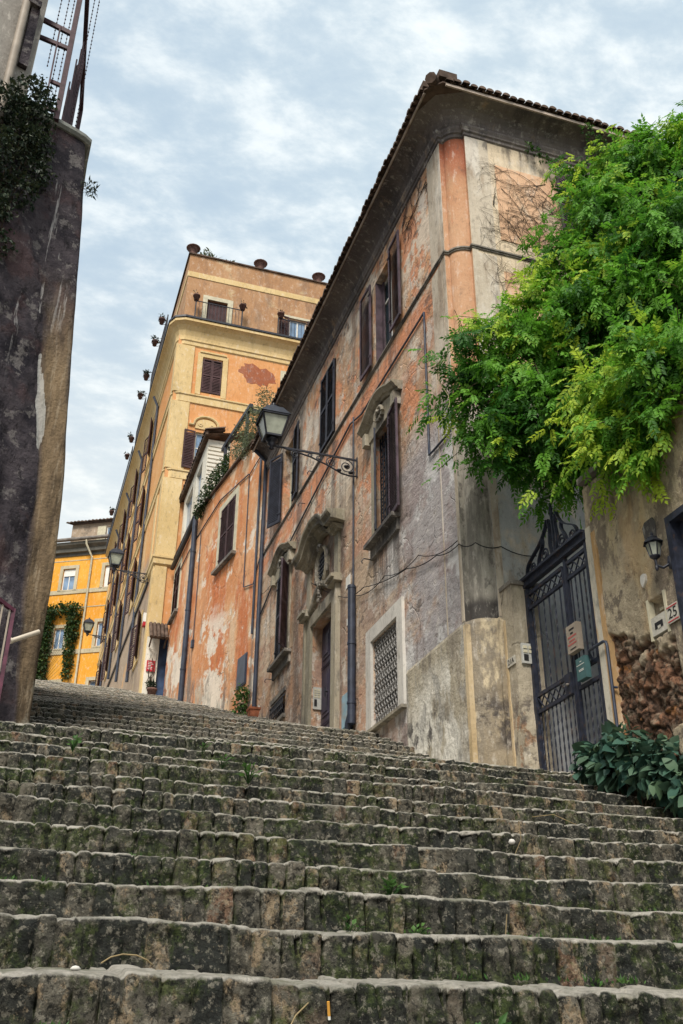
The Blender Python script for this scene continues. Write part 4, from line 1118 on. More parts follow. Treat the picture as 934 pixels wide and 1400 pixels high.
    v = part('veranda', mb, M['white_wall'], OH)
    for u0, u1 in ((30.0, 31.1), (31.7, 33.3)):
        g = MB(); g.fbox(VF, u0, u1, 16.5, 18.1, -.12, -.10)
        part('pane', g, M['glass_sky'], v)
    mb = MB(); mb.add([(vx - .12, 28.8, 18.50), (vx - .12, 35.2, 18.50), (10, 35.2, 19.6), (10, 28.8, 19.6)], [(0, 1, 2, 3)])
    mb.box(vx - .16, vx - .08, 28.8, 35.2, 18.46, 18.60)
    tiles_row(mb, (vx - .12, 28.82, 18.60), (vx - .12, 35.2, 18.60), (1, 0, 0), .24, .09, .7, .3)
    part('veranda_roof', mb, M['tile'], v)
    # pergola on the terrace
    mb = MB(); a = FO(2.3, 18.1, -.25); b = FO(4.9, 17.85, -.25)
    mb.bar(a, b, .12, .14); mb.bar(FO(2.6, 16.0, -.25), FO(2.6, 18.02, -.25), .10, .10); mb.bar(FO(4.6, 16.0, -.25), FO(4.6, 17.84, -.25), .10, .10)
    mb.bar(FO(2.45, 18.02, -.20), FO(2.45, 18.02, -2.4), .10, .12); mb.bar(FO(4.6, 17.8, -.33), FO(4.6, 17.8, -2.4), .08, .10)
    part('pergola', mb, M['iron_blue'], OH)
    mb = MB(); mb.fbox(FO, 3.15, 3.45, 16.07, 17.2, -.32, -.02); part('terrace_pier', mb, M['plaster_orange'], OH)
build_orange()
cable('wire', [FO(.05, 15.2, .03), FO(1.35, 14.95, .03), FO(1.3, 11.3, .03), FO(.55, 11.1, .03), FO(.02, 11.9, .03)], .016, 'cable loop dropping from the terrace edge of the orange house beside its nearest window')
cable('wire', [FO(1.4, 15.0, .03), FO(3.9, 15.35, .03), FO(5.6, 15.1, .03), FO2(.5, 14.95, .03), FO2(3.2, 14.9, .03)], .020, 'dark cable running under the coping of the orange house above both windows')
cable('wire', [FO(5.7, 15.0, .03), FO(5.62, 13, .03), FO(5.6, 11.2, .03)], .014, 'short cable hanging straight down the orange wall just right of its drainpipe')
mb = MB(); mb.fbox(FO, 5.55, 5.68, 10.95, 11.2, 0, .08); solo('junction_box', mb, M['pipe'], 'small dark junction box at the end of a cable on the orange wall', 'junction box')

# ------------------------------------------------------------------ tall yellow block
YX = 3.80; YY = 34.0; YFAR = 58.0
FS = Frame((YX, 0), (0, 1), (-1, 0)); FT = Frame((0, YY), (1, 0), (0, -1))
YH = thing('yellow_block', 'tall yellow and orange apartment block with cream corner strips and potted roof terraces', 'apartment building', (3.8, 34, 10.5))
def build_yellow():
    fh = [(4.88, 5.73, 23.74, 25.46), (4.86, 5.74, 20.05, 21.8), (8.45, 9.4, 23.9, 25.4), (4.24, 5.0, 10.2, 12.95)]
    sh = []
    for yc in (41.2, 46.2, 50.8, 55.0):
        for z0 in (24.2, 20.5, 16.9): sh.append((yc - .55, yc + .55, z0, z0 + 1.9))
    sh += [(36.4, 37.4, 13.0, 14.8), (44.5, 45.5, 14.9, 16.2)] if False else [(36.5, 37.5, 12.9, 14.7)]
    mb = MB()
    mb.wall(FT, YX, 14, 8, 27.2, fh, .2, 0, 3, 2)
    mb.wall(FS, YY, YFAR, 8, 27.2, sh, .2, 1, 1, 2)
    mb.add([(YX, YFAR, 8), (14, YFAR, 8), (14, YFAR, 27.2), (YX, YFAR, 27.2)], [(0, 1, 2, 3)], 1)
    mb.add([(14, YY, 8), (14, YFAR, 8), (14, YFAR, 27.2), (14, YY, 27.2)], [(0, 1, 2, 3)], 1)
    part('wall', mb, [M['plaster_yfront'], M['plaster_yside'], M['dark'], M['yellow_trim']], YH)
    mb = MB()
    ah = [(4.86, 5.74, 27.2, 28.62), (8.55, 9.32, 27.25, 28.5)]
    mb.wall(Frame((0, YY + .02), (1, 0), (0, -1)), YX + .12, 10.3, 27.2, 30.95, ah, .2, 0, 0, 1)
    mb.wall(Frame((YX + .12, 0), (0, 1), (-1, 0)), YY + .02, 46, 27.2, 30.95, [], .2, 0, 0, 1)
    mb.add([(10.3, YY, 27.2), (10.3, 46, 27.2), (10.3, 46, 30.95), (10.3, YY, 30.95)], [(0, 1, 2, 3)], 0)
    mb.add([(YX, 46, 27.2), (10.3, 46, 27.2), (10.3, 46, 30.9), (YX, 46, 30.9)], [(0, 1, 2, 3)], 0)
    mb.add([(YX + .2, YY + .1, 30.5), (10.3, YY + .1, 30.5), (10.3, 46, 30.5), (YX + .2, 46, 30.5)], [(0, 1, 2, 3)], 0)
    part('attic_storey', mb, [M['plaster_attic'], M['dark']], YH)
    mb = MB()
    mb.hsweep([(YX + .12, 46), (YX + .12, YY + .02), (10.3, YY + .02)], [(0, 29.68), (.03, 29.70), (.03, 29.98), (0, 30.0)])
    part('attic_band', mb, M['yellow_trim'], YH)
    mb = MB(); mb.hsweep([(YX + .12, 46), (YX + .12, YY + .02), (10.3, YY + .02)], [(-.2, 30.952), (.07, 30.952), (.07, 31.02), (-.2, 31.02)]); part('coping', mb, M['tile'], YH)
    P = [(YX, YFAR), (YX, YY + .25), (YX + .08, YY + .08), (YX + .25, YY), (14, YY)]
    mb = MB()
    mb.hsweep(P, [(0, 25.95), (.05, 26.0), (.05, 26.16), (.09, 26.2), (.09, 26.3), (.10, 26.42), (.16, 26.65), (.28, 26.84), (.40, 26.94), (.44, 26.95), (.44, 27.08), (0, 27.09)])
    part('cornice', mb, M['yellow_trim'], YH)
    mb = MB(); mb.hsweep(P, [(0, 27.10), (.48, 27.10), (.48, 27.19), (0, 27.2)]); part('terrace_edge', mb, M['metal'], YH)
    for z in (23.12, 19.5): 
        mb = MB(); mb.hsweep(P, [(0, z), (.05, z + .02), (.05, z + .32), (.09, z + .36), (.09, z + .42), (0, z + .44)]); part('string_course', mb, M['yellow_trim'], YH)
    mb = MB(); mb.hsweep([(YX, 39), (YX, YY), (4.45, YY)], [(0, 15.7), (.06, 15.74), (.10, 15.78), (.10, 15.98), (.14, 16.02), (.14, 16.1), (0, 16.12)]); part('impost', mb, M['yellow_trim'], YH)
    mb = MB()
    for fr_, u0, u1, z0, z1, t_ in ((FT, 3.795, 4.50, 16.13, 19.49, .05), (FT, 3.795, 4.50, 19.95, 23.11, .05), (FT, 3.795, 4.50, 23.57, 25.94, .05), (FS, 34.0, 34.55, 16.13, 19.49, .05), (FS, 34.0, 34.55, 19.95, 23.11, .05), (FS, 34.0, 34.55, 23.57, 25.94, .05),
                                    (FS, 57.3, 58, 10, 25.94, .05), (FS, 35.3, 35.8, 16.13, 19.4, .04), (FT, 3.795, 4.235, 12.9, 15.69, .06), (FS, 34.0, 34.5, 9, 15.69, .06)):
        mb = MB(); mb.fbox(fr_, u0, u1, z0, z1, 0, t_); part('corner_strip', mb, M['yellow_trim'], YH)
    mb = MB(); mb.fbox(FT, 3.795, 4.235, 9, 12.9, 0, .055); part('whitewashed_base', mb, M['white_wall'], YH)
    mb = MB(); rr = random.Random(5)
    poly = []
    for i in range(28):
        t = 2 * PI * i / 28; k = 1 + rr.uniform(-.20, .20); poly.append((7.2 + .78 * k * math.cos(t), 25.12 + .48 * k * math.sin(t) - .12 * math.cos(t)))
    mb.fprism(FT, poly, -.05, .006); part('bare_render', mb, M['patch_red'], YH)
    # front windows
    w = sash(YH, FT, 4.88, 5.73, 23.74, 25.46, -.15, M['wood'], M['glass'], 1, ())
    shutter('shutter', w, (4.90, 33.99), (1, 0), (0, -1), .405, 23.76, 25.44, M['shutter_brown'], .075); shutter('shutter', w, (5.71, 33.99), (-1, 0), (0, -1), .405, 23.76, 25.44, M['shutter_brown'], .075)
    mb = MB(); mb.fbox(FT, 4.66, 4.877, 23.6, 25.5, 0, .05); mb.fbox(FT, 5.733, 5.95, 23.6, 25.5, 0, .05); mb.fbox(FT, 4.66, 5.95, 25.503, 25.7, 0, .05); mb.fbox(FT, 4.74, 5.87, 25.703, 25.78, 0, .09); part('frame', mb, M['yellow_trim'], w)
    w = sash(YH, FT, 4.86, 5.74, 20.05, 21.8, -.15, M['white'], M['glass_sky'], 1, (.6,))
    shutter('shutter', w, (4.84, 33.96), (-1, -.1), (.1, -1), .45, 20.05, 21.8, M['shutter_brown'], .075); shutter('shutter', w, (5.76, 33.96), (1, -.1), (-.1, -1), .45, 20.05, 21.8, M['shutter_brown'], .075)
    mb = MB(); mb.vsweep(FT, [(4.55, 22.05), (4.75, 22.05), (4.80, 22.15)] + [(5.25 - .45 * math.cos(PI * i / 10), 22.15 + .34 * math.sin(PI * i / 10)) for i in range(11)][1:-1] + [(5.70, 22.15), (5.75, 22.05), (5.95, 22.05)], [(0, 0), (0, .06), (.04, .09), (.09, .09), (.09, 0)])
    mb.fprism(FT, [(4.8, 21.95), (5.7, 21.95)] + [(5.25 + .42 * math.cos(PI * i / 10), 22.13 + .30 * math.sin(PI * i / 10)) for i in range(11)], 0, .04)
    for u in (5.02, 5.48):
        for k in range(6): t = 2 * PI * k / 6; mb.obox(FT(u + .06 * math.cos(t), 22.14 + .06 * math.sin(t), .05), (.03, 0, 0), (0, .015, 0), (0, 0, .03))
    part('carved_head', mb, M['yellow_trim'], w)
    w = sash(YH, FT, 8.45, 9.4, 23.9, 25.4, -.15, M['white'], M['glass_sky'], 1, ())
    mb = MB(); mb.fbox(FT, 8.24, 8.447, 23.8, 25.6, 0, .04); mb.fbox(FT, 8.447, 9.6, 25.403, 25.6, 0, .04); part('frame', mb, M['cream'], w)
    # attic door and window with balcony rails
    FA = Frame((0, YY + .02), (1, 0), (0, -1))
    mb = MB(); mb.fbox(FA, 4.86, 5.74, 27.2, 28.62, -.16, -.10)
    for u in (5.0, 5.16, 5.32, 5.48, 5.64): mb.fbox(FA, u - .01, u + .01, 27.3, 28.55, -.099, -.085)
    d = part('door', mb, M['shutter_brown'], YH)
    mb = MB(); mb.fbox(FA, 4.66, 4.857, 27.2, 28.82, 0, .04); mb.fbox(FA, 5.743, 5.98, 27.2, 28.82, 0, .04); mb.fbox(FA, 4.86, 5.74, 28.623, 28.82, 0, .04); part('frame', mb, M['cream'], d)
    w = sash(YH, FA, 8.55, 9.32, 27.25, 28.5, -.12, M['white'], M['glass_sky'], 1, ())
    shutter('shutter', w, (8.52, 33.95), (-1, -.12), (.12, -1), .46, 27.22, 28.55, M['shutter_brown'], .075); shutter('shutter', w, (9.36, 33.95), (1, -.12), (-.12, -1), .46, 27.22, 28.55, M['shutter_brown'], .075)
    mb = MB(); mb.fbox(FA, 8.3, 9.6, 28.56, 28.68, 0, .05); part('lintel', mb, M['cream'], w)
    def rail(p, q, z0, z1, step=.14, name='balcony_rail'):
        mb = MB(); p = Vector(p); q = Vector(q); L = (q - p).length; k = max(2, int(L / step))
        mb.bar((p.x, p.y, z1), (q.x, q.y, z1), .035, .03)
        for i in range(k + 1):
            c = p.lerp(q, i / k); big = i in (0, k); mb.bar((c.x, c.y, z0), (c.x, c.y, z1), .05 if big else .016, .05 if big else .016)
        part(name, mb, M['metal'], YH)
    rail((4.32, 33.62, 0), (6.34, 33.62, 0), 27.2, 28.1); rail((7.95, 33.62, 0), (9.6, 33.62, 0), 27.2, 28.1)
    rail((3.34, 35.0, 0), (3.34, 39.6, 0), 27.2, 28.15); rail((3.34, 41.4, 0), (3.34, 44.6, 0), 27.2, 28.0); rail((3.34, 46.0, 0), (3.34, 57.5, 0), 27.2, 27.9, .3)
    # street-side windows, shutters standing open
    for k, (a, b, c, d) in enumerate(sh):
        w = sash(YH, FS, a, b, c, d, -.15, M['white'], M['glass'], 1, ())
        shutter('shutter', w, (3.74, b + .03), (-.25, 1), (-1, -.25), .52, c, d, M['shutter_brown'], .09); shutter('shutter', w, (3.74, a - .03), (-.30, -1), (-1, .30), .52, c, d, M['shutter_brown'], .09)
        mb = MB(); mb.fbox(FS, a - .16, a - .003, c - .1, d + .16, 0, .04); mb.fbox(FS, b + .003, b + .16, c - .1, d + .16, 0, .04); mb.fbox(FS, a, b, d + .003, d + .16, 0, .04); mb.fbox(FS, a, b, c - .1, c - .003, 0, .06); part('frame', mb, M['yellow_trim'], w)
    for y, z0, z1 in ((39.0, 12.8, 26), (44.0, 14.4, 26), (48.6, 16.0, 26), (53.2, 16.5, 26)):
        mb = MB(); mb.tube([FS(y, z0, .08), FS(y, z1, .08), FS(y, z1 + .5, .3)], .06, 6); part('drainpipe', mb, M['pipe'], YH)
    mb = MB(); mb.fbox(FS, 35.6, 50.0, 15.62, 15.76, 0, .07); part('ledge', mb, M['metal'], YH)
    # street door on the front, blue, half hidden by the orange wall
    mb = MB(); mb.fbox(FT, 4.24, 5.0, 10.2, 12.95, -.16, -.10); part('door', mb, M['door_blue'], YH)
    mb = MB(); mb.add([(3.84, 33.35, 12.62), (4.44, 33.35, 12.62), (4.44, 33.93, 13.34), (3.84, 33.93, 13.34)], [(0, 1, 2, 3)])
    for i in range(5):
        x = 3.86 + i * .135; mb.tube([(x, 33.32, 12.66), (x, 33.93, 13.40)], .07, 6)
    mb.bar((3.88, 33.9, 12.5), (3.88, 33.45, 12.68), .05, .05); mb.bar((4.40, 33.9, 12.5), (4.40, 33.45, 12.68), .05, .05)
    part('door_canopy', mb, M['tile'], YH)
build_yellow()
mb = MB(); mb.fbox(FT, 3.86, 4.16, 11.60, 12.0, .06, .10)
for i in range(5): mb.fbox(FT, 3.90, 3.90 + [.14, .2, .11, .17, .15][i], 11.92 - i * .06, 11.94 - i * .06, .101, .104, 1)
solo('notice_board', mb, [M['red'], M['white']], 'small red enamel sign on the whitewashed wall beside the blue door', 'sign')
mb = MB(); mb.fbox(FS, 35.1, 35.35, 13.9, 14.25, 0, .1); mb.fbox(FS, 35.1, 35.35, 13.75, 13.895, 0, .1, 1)
solo('wall_box', mb, [M['white'], M['red']], 'tiny white and red box on the street side of the tall yellow block', 'box')

# ------------------------------------------------------------------ ochre house closing the top of the stairs
FQ = Frame((4.0, 60.0), (-math.sin(R(60)), math.cos(R(60))), (-math.cos(R(60)), -math.sin(R(60))))
QH = thing('ochre_house', 'bright ochre house with grey-beige window surrounds closing the top of the stairs', 'house', (3, 60.6, 18.9))
def build_ochre():
    wins = [(2.50, 3.36, 25.82, 27.32), (-.25, .47, 25.82, 27.32), (-.15, .49, 21.82, 23.44), (2.66, 3.36, 21.82, 23.2), (-.2, .56, 18.9, 19.62), (2.55, 3.40, 18.7, 19.6), (5.3, 6.1, 25.82, 27.32), (5.3, 6.1, 21.82, 23.3)]
    mb = MB(); mb.wall(FQ, -3.5, 9, 15, 28.5, wins, .22, 0, 0, 1)
    a = FQ(-3.5, 0, 0); b = FQ(9, 0, 0); c = FQ(9, 0, -9); d = FQ(-3.5, 0, -9)
    for p, q in ((b, c), (c, d), (d, a)): mb.add([(p[0], p[1], 15), (q[0], q[1], 15), (q[0], q[1], 28.5), (p[0], p[1], 28.5)], [(0, 1, 2, 3)], 0)
    part('wall', mb, [M['plaster_ochre'], M['dark']], QH)
    mb = MB()
    mb.vsweep(FQ, [(-3.5, 28.2), (9, 28.2)], [(0, 0), (.0, .06), (.18, .06), (.22, .25), (.45, .28), (.62, .50), (.80, .55), (.82, 0)])
    part('cornice', mb, simple('grey_cornice', (.125, .12, .105), .8, .2, .25, 2), QH)
    mb = MB(); mb.tube([FQ(-3.5, 29.15, .60), FQ(9, 29.15, .60)], .13, 8); part('gutter', mb, M['gutter'], QH)
    mb = MB(); mb.tube([FQ(1.75, 29.1, .6), FQ(1.72, 28.75, .58), FQ(1.45, 28.0, .10), FQ(1.42, 18.5, .10)], .07, 8); part('drainpipe', mb, M['cream'], QH)
    mb = MB()
    for z0, z1 in ((25.52, 25.80), (21.42, 21.70)): mb.fbox(FQ, -3.5, 9, z0, z1, 0, .05)
    mb.fbox(FQ, -3.5, 9, 27.86, 27.92, 0, .02); mb.fbox(FQ, -3.5, 9, 24.52, 24.58, 0, .02)
    part('string_course', mb, M['ochre_trim'], QH)
    for i, (u0, u1, z0, z1) in enumerate(wins):
        w = sash(QH, FQ, u0, u1, z0, z1, -.14, M['white'], M['glass_sky'], 1, (), .07)
        mb = MB(); t = .22
        zb = z0 - .10 if z0 > 20 else z0 - 1
        mb.fbox(FQ, u0 - t, u0 - .003, zb, z1 + t, 0, .05); mb.fbox(FQ, u1 + .003, u1 + t, zb, z1 + t, 0, .05); mb.fbox(FQ, u0, u1, z1 + .003, z1 + t, 0, .05)
        if z0 > 20: mb.fbox(FQ, u0, u1, z0 - .10, z0 - .003, 0, .06)
        part('surround', mb, M['ochre_trim'], w)
        if i < 2:
            mb = MB(); mb.fbox(FQ, u0 + .04, u1 - .04, z1 - (.5 if i == 0 else 1.45), z1 - .03, -.09, -.06); part('roller_blind', mb, M['white'], w)
        if z0 < 20:
            g = MB()
            for k in range(7): u = u0 + (u1 - u0) * (k + .5) / 7; g.bar(FQ(u, z0, -.05), FQ(u, z1, -.05), .025, .025)
            part('grille', g, M['metal'], w)
    # set-back top storey with tiled roof
    mb = MB(); FQ2 = Frame(FQ(0, 0, -1.0)[:2], FQ.d, FQ.n)
    mb.wall(FQ2, -2.4, 3.75, 28.5, 31.1, [(.52, 1.22, 29.75, 30.75)], .15, 0, 0, 1)
    a = FQ2(3.75, 0, 0); b = FQ2(3.75, 0, -6); mb.add([(a[0], a[1], 28.5), (b[0], b[1], 28.5), (b[0], b[1], 31.1), (a[0], a[1], 31.1)], [(0, 1, 2, 3)], 0)
    part('attic_storey', mb, [M['attic_grey'], M['dark']], QH)
    w = sash(QH, FQ2, .52, 1.22, 29.75, 30.75, -.1, M['white'], M['glass_sky'], 1, (), .06)
    s1 = FQ2(1.25, 0, .03); mb = MB(); mb.fbox(FQ2, 1.26, 1.85, 29.70, 30.80, .02, .06); mb.fbox(FQ2, .36, .50, 29.70, 30.80, .02, .25); part('shutter', mb, M['cream'], w)
    mb = MB(); p = FQ2(4.0, 31.15, .25); q = FQ2(-2.4, 31.15, .25)
    tiles_row(mb, p, q, (-FQ.n[0], -FQ.n[1], 0), .26, .11, 1.2, .35)
    v = [FQ2(4.0, 31.12, .25), FQ2(-2.4, 31.12, .25), FQ2(-2.4, 32.6, -4), FQ2(4.0, 32.6, -4)]; mb.add(v, [(0, 1, 2, 3)])
    part('roof', mb, M['tile'], QH)
build_ochre()

# ------------------------------------------------------------------ bastion and tall house on the left
def build_bastion():
    zs = np.linspace(1.6, 11.75, 110)
    Sz = [1.6, 3.22, 3.81, 4.70, 5.76, 6.2, 6.78, 8.37, 10.28, 11.75]; Sx = [.10, .08, .07, .085, .055, .03, -.03, -.15, -.28, -.42]
    Bz = [1.6, 3.13, 4.66, 6.62, 8.3, 10, 11.75]; Bw = [.17, .17, .30, .33, .40, .70, 1.05]
    # plan: near face (towards lower left) -> rounded brown flank -> street side running up
    nf, na, ns = 120, 46, 40
    P = []; A = []
    for z in zs:
        xs = np.interp(z, Sz, Sx); w = np.interp(z, Bz, Bw)
        S = np.array([xs, 11.10]); B = np.array([xs - w, 11.10 - w * (.42 + .06 * w)])
        row = []; ms = []
        fdir = np.array([-.83, -.56])
        for i in range(nf): t = 1 - i / (nf - 1); row.append(B + fdir * (2.6 * t)); ms.append(0)
        c1 = B - fdir * w * .45; c2 = S + np.array([.0, -.10])
        for i in range(1, na):
            t = i / (na - 1); row.append((1 - t) ** 3 * B + 3 * (1 - t) ** 2 * t * c1 + 3 * (1 - t) * t * t * c2 + t ** 3 * S); ms.append(min(1, t * 6))
        for i in range(1, ns): t = (i / (ns - 1)) ** 1.6; row.append(S + np.array([-.15 * t - .02 * (i > 0), 16 * t])); ms.append(1)
        P.append(row); A.append(ms)
    P = np.array(P); nr, nc = P.shape[:2]
    Z = np.repeat(zs[:, None], nc, 1)
    u = np.arange(nc)[None] * .03
    U = np.repeat(u, nr, 0)
    amp = np.where(np.array(A) < .5, 1.0, .25)
    d = (.10 * fbm(U * 1.3, Z * 1.2, 4, 4) + .035 * vn(U * 7, Z * 7, 9)) * amp
    d[:, -ns:] *= .2
    nx, ny = .56, -.83
    V = np.stack([P[:, :, 0] + nx * d, P[:, :, 1] + ny * d, Z], -1)
    A = np.array(A)
    ci = np.arange(nc)[None, :]; zz = Z
    wtop = np.clip((7.78 - zz) / .9, 0, 1) * np.clip((zz - 6.35) / .35, 0, 1)
    patch = ((ci > nf - 2) & (ci < nf + 1 + 7 * wtop) & (zz > 6.35) & (zz < 7.78)).astype(float)
    M3 = np.stack([A, patch, A * 0], -1)
    root = thing('bastion', 'huge dark rounded masonry bastion with ivy on the left of the stairs', 'retaining wall', (-.5, 11.2, 3))
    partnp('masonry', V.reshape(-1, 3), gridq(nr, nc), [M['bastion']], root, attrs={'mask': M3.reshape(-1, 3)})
    # moulded ledge along the rounded top, and the terrace behind it
    mb = MB(); top = [tuple(p) for p in P[-1][::6]] + [tuple(P[-1][-1])]
    mb.hsweep(top, [(-.3, 11.70), (.05, 11.70), (.09, 11.74), (.09, 11.80), (.03, 11.84), (-.3, 11.85)], 0, 1)
    part('ledge', mb, plaster('lichened_ledge', (.15, .155, .145), (.25, .26, .245), [((.07, .07, .07), 3, (1, 1, 1), .5, .64, .8, None)], .4, 14), root)
    mb = MB(); poly = [(p[0], p[1], 11.72) for p in top] + [(-6, 27, 11.72), (-6, 9.6, 11.72)]; mb.add(poly, [tuple(range(len(poly)))]); part('terrace', mb, M['soil'], root)
    # the pale patch sits in the second mask channel
    return P
BP = build_bastion()
mb = MB()   # pale strip low on the flank
pts = [(-.315, 10.93, 6.20), (-.275, 10.93, 6.55), (-.285, 10.93, 7.30), (-.345, 10.93, 7.75), (-.355, 10.93, 7.1)]
TH = thing('grey_house', 'tall grey rendered house at the left edge with a pale vertical pipe', 'house', (-2.6, 10.6, 2.5))
FG = Frame((-1.30, 10.62), (-.93, -.37), (.37, -.93))
mb = MB(); mb.wall(FG, 0, 7, 1.0, 21, [], .2)
for a, b in (((0, 0), (0, -9)), ((0, -9), (7, -9)), ((7, -9), (7, 0))):
    mb.add([FG(a[0], 1, a[1]), FG(b[0], 1, b[1]), FG(b[0], 21, b[1]), FG(a[0], 21, a[1])], [(0, 1, 2, 3)])
mb.add([FG(0, 21, 0), FG(7, 21, 0), FG(7, 21, -9), FG(0, 21, -9)], [(0, 1, 2, 3)])
part('wall', mb, M['grey_house'], TH)
mb = MB(); mb.tube([(-1.56, 10.42, 11.0), (-1.56, 10.42, 20.8)], .058, 10); part('drainpipe', mb, simple('pale_pipe', (.30, .255, .21), .6, .3, .2, 3), TH)
mb = MB(); mb.obox((-1.44, 10.55, 12.95), (.06, .02, 0), (-.02, .07, 0), (0, 0, .62)); mb.obox((-1.47, 10.5, 13.62), (.09, .03, 0), (-.03, .1, 0), (0, 0, .06)); part('stone_bracket', mb, M['bastion'], TH)

# steel frame of the terrace awning with strands hanging from it
SF = thing('awning_frame', 'dark steel awning frame with reed screens standing on the bastion terrace', 'awning', (-.87, 10.75, 11.8))
mb = MB(); yb = 10.78
mb.bar((-.86, yb, 11.72), (-.88, yb, 16.5), .075, .075); part('post', mb, M['steel_red'], SF)
mb = MB(); mb.bar((-1.05, yb + .03, 11.72), (-1.07, yb + .03, 13.75), .022, .022); part('stay', mb, M['steel_red'], SF)
for (za, zb, h) in ((13.90, 13.62, .075), (13.50, 13.28, .065), (12.62, 12.46, .05), (12.07, 11.92, .05)):
    mb = MB(); x0 = -1.34 if h > .055 else (-1.05 if za > 12.3 else -1.22); mb.bar((x0, yb + .12, za), (-.86, yb + .02, zb), .05, h); part('crossbar', mb, M['steel_red'], SF)
mb = MB(); mb.bar((-.86, yb + .05, 15.6), (-.70, yb + 3.0, 15.4), .07, .07); mb.bar((-.70, yb + 3.0, 11.72), (-.70, yb + 3.0, 15.4), .07, .07); part('side_rail', mb, M['steel_red'], SF)
for i, (y0, z0, z1, x) in enumerate(((.25, 11.75, 12.85, -.80), (.45, 11.75, 13.6, -.765), (.75, 12.6, 14.4, -.75))):
    mb = MB(); rr = random.Random(i)
    for k in range(13): mb.tube([(x + .004 * k, yb + y0 + .03 * k, z0), (x + .004 * k + rr.uniform(-.01, .01), yb + y0 + .03 * k, z1 + rr.uniform(-.12, .06))], .012, 4)
    part('reed_screen', mb, M['steel_red'], SF)
def strand(x, y, z0, z1, k):
    mb = MB(); rr = random.Random(k); n = int((z1 - z0) / .045)
    mb.tube([(x, y, z0), (x, y, z1)], .004, 4)
    for i in range(n):
        if i % 2 == 0: mb.lathe((x, y, z0 + i * .045), [(0, -.016), (.012, -.008), (.012, .008), (0, .016)], 5)
    return mb
lab = ['string of dark beads hanging innermost in the awning frame, next to the grey house', 'second string of dark beads from the grey house in the awning frame', 'string of dark beads just left of the steel post of the awning', 'longest string of dark beads hanging clear of the bastion edge against the sky', 'string of dark beads close behind the steel post of the awning']
for k, (x, y, z0, z1) in enumerate(((-1.14, yb + .1, 12.9, 16.3), (-1.03, yb + .1, 11.95, 16.3), (-.95, yb + .08, 11.95, 16.3), (-.62, yb + .7, 11.85, 16.2), (-.69, yb + .6, 12.0, 16.2))):
    solo('bead_strand', strand(x, y, z0, z1, k), M['steel_red'], lab[k], 'bead string', 'bead strings hanging from the awning frame')

mb = MB(); mb.tube([(-.235, 10.72, 3.84), (-.12, 10.72, 3.90), (.03, 10.78, 4.0)], .026, 10); mb.tube([(-.255, 10.71, 3.83), (-.235, 10.72, 3.84)], .033, 10)
solo('pipe_stub', mb, simple('white_pvc', (.50, .44, .36), .5, .3, .12, 6), 'short pale pipe sticking out low on the bastion', 'pipe')
GL = thing('lattice_gate', 'dark red metal lattice gate at the left edge below the bastion', 'gate', (-.6, 10.2, 2.7))
p0 = Vector((-.26, 10.33, 2.7)); dd = Vector((-.83, -.56, 0))
mb = MB(); mb.bar(p0, p0 + Vector((0, 0, 1.35)), .04, .04); mb.bar(p0 + dd * 1.1, p0 + dd * 1.1 + Vector((0, 0, 1.7)), .04, .04)
mb.bar(p0 + Vector((0, 0, 1.33)), p0 + dd * 1.1 + Vector((0, 0, 1.68)), .04, .04); mb.bar(p0 + Vector((0, 0, .08)), p0 + dd * 1.1 + Vector((0, 0, .08)), .04, .04); part('frame', mb, M['red'] if False else simple('maroon_paint', (.085, .022, .042), .5, .35, .4, 8), GL)
mb = MB()
for i in range(12):
    a = p0 + dd * (1.1 * (i + .5) / 12); mb.bar(a + Vector((0, 0, .1)), a + Vector((0, 0, 1.33 + .35 * (i + .5) / 12)), .018, .018)
part('lattice', mb, M['beige_box'], GL)

